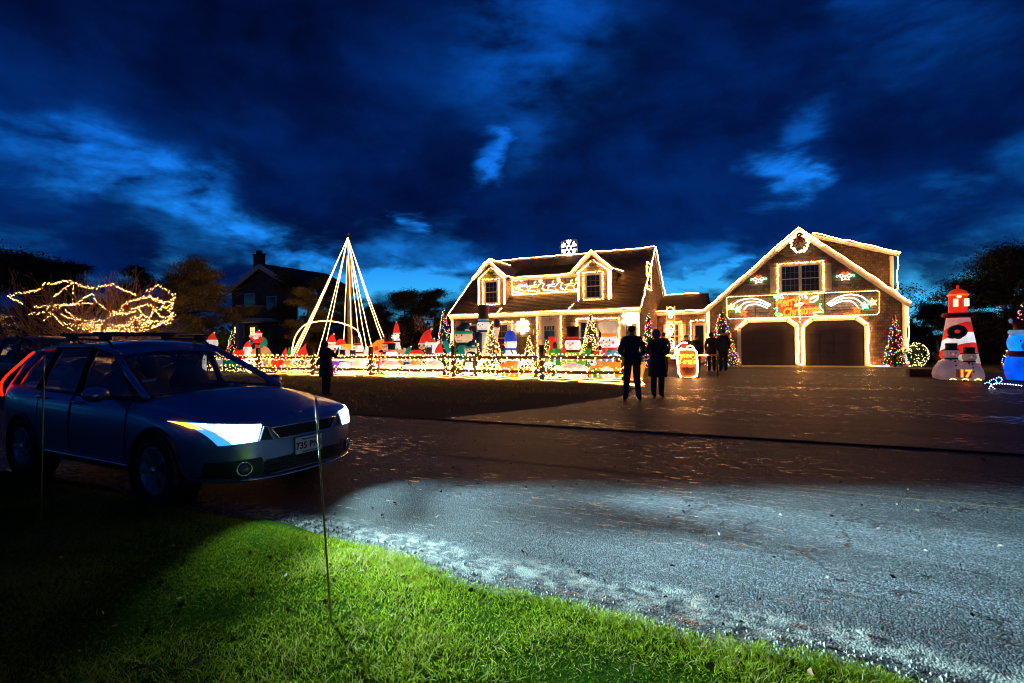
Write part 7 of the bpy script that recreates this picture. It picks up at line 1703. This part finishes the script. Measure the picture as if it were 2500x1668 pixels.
person('woman in a long dark coat and pale hat standing beside the man', u, v, FA-.2, 1.70, {**face_up(), 'er': (-.26, -.02, 1.16), 'wr': (-.13, -.16, 1.10), 'el': (.26, -.02, 1.16), 'wl': (.13, -.16, 1.10)}, {'top': DRKC, 'legs': JEAN, 'shoes': DSH, 'bulk': 1.2}, (.2, .18, .17), long_coat(DRKC), headcov=hood(mat('pale_knit', (.30, .26, .25), .9)))
u, v = GP(797, 968)
ph = {}
person('woman in a long dark parka holding up a phone to photograph the display', u, v, FA-.12, 1.56, {**face_up(), 'sl': (.17, 0, 1.42), 'el': (.20, -.20, 1.22), 'wl': (.06, -.36, 1.44), 'sr': (-.17, 0, 1.42), 'er': (-.22, -.20, 1.22), 'wr': (-.12, -.36, 1.44)}, {'top': mat('plum_parka', (.10, .035, .04), .85, var=.3), 'legs': JEAN, 'shoes': DSH, 'bulk': 1.25}, (.03, .02, .02), long_coat(MATS['plum_parka'], .62, .235), headcov=hood(mat('parka_hood', (.02, .012, .012), .9)))
rzp = -LA+FA-.12; Mp = Matrix.Translation(lot(u, v, 0)) @ Matrix.Rotation(rzp, 4, 'Z'); c = Mp @ (Vector((-.03, -.42, 1.53))*(1.56/1.75))
o = bpy.data.objects.new('phone', None); COL.objects.link(o); o.location = c; o.rotation_euler = (0, 0, rzp+.35); tag(o, 'phone with a bright screen held up by the woman in the parka', 'phone')
part(MB().box(-.10, .10, -.006, .006, -.055, .055), 'case', mat('phone_black', (.01, .01, .01), .3), o); part(MB().box(-.093, .093, .0065, .008, -.049, .049), 'screen', em('phone_screen', (.75, .88, 1), 4), o)
# group in front of the garage and by the ladder
for i, (lab, x, y, hgt, rz, tp, lg, hd) in enumerate((
    ('person in a dark striped sweater in front of the left garage door', 1702, 905, 1.62, .3, mat('wine_sweater', (.05, .025, .028), .9), GREYT, None),
    ('stout person in a black coat in the middle of the group at the garage', 1738, 908, 1.74, FA, BLKC, JEAN, hood(mat('dark_knit', (.06, .04, .04), .9))),
    ('tall person in a black coat at the right of the group at the garage', 1766, 908, 1.86, FA+.4, BLKC, JEAN, None))):
    u, v = GP(x, y); person(lab, u, v, rz, hgt, face_up(), {'top': tp, 'legs': lg, 'shoes': DSH, 'bulk': 1.22}, (.03, .022, .02), jacket_hem(tp, .82, 1.1), headcov=hd)
u, v = GP(1677, 915)
person('person in a dark jacket and red scarf bending behind the lit sleigh', LU(1675, 20.9), 20.9, .1, 1.62, {**face_up(), 'er': (-.34, -.1, 1.2), 'wr': (-.30, -.3, 1.0), 'el': (.34, -.1, 1.2), 'wl': (.30, -.3, 1.0)}, {'top': BLKC, 'legs': JEAN, 'shoes': DSH, 'bulk': 1.35}, (.03, .02, .02), lambda f, J: scarf(f, (0, -.01, 1.47), .085, MATS['fabric_dark_red']))
person('bareheaded person waiting by the rope light ladder', LU(1620, 22.6), 22.6, FA+.3, 1.76, face_up(), {'top': mat('brown_jacket', (.06, .03, .02), .85), 'legs': JEAN, 'shoes': DSH, 'bulk': 1.15}, (.04, .025, .02), jacket_hem(mat('brown_jacket', (.06, .03, .02))))
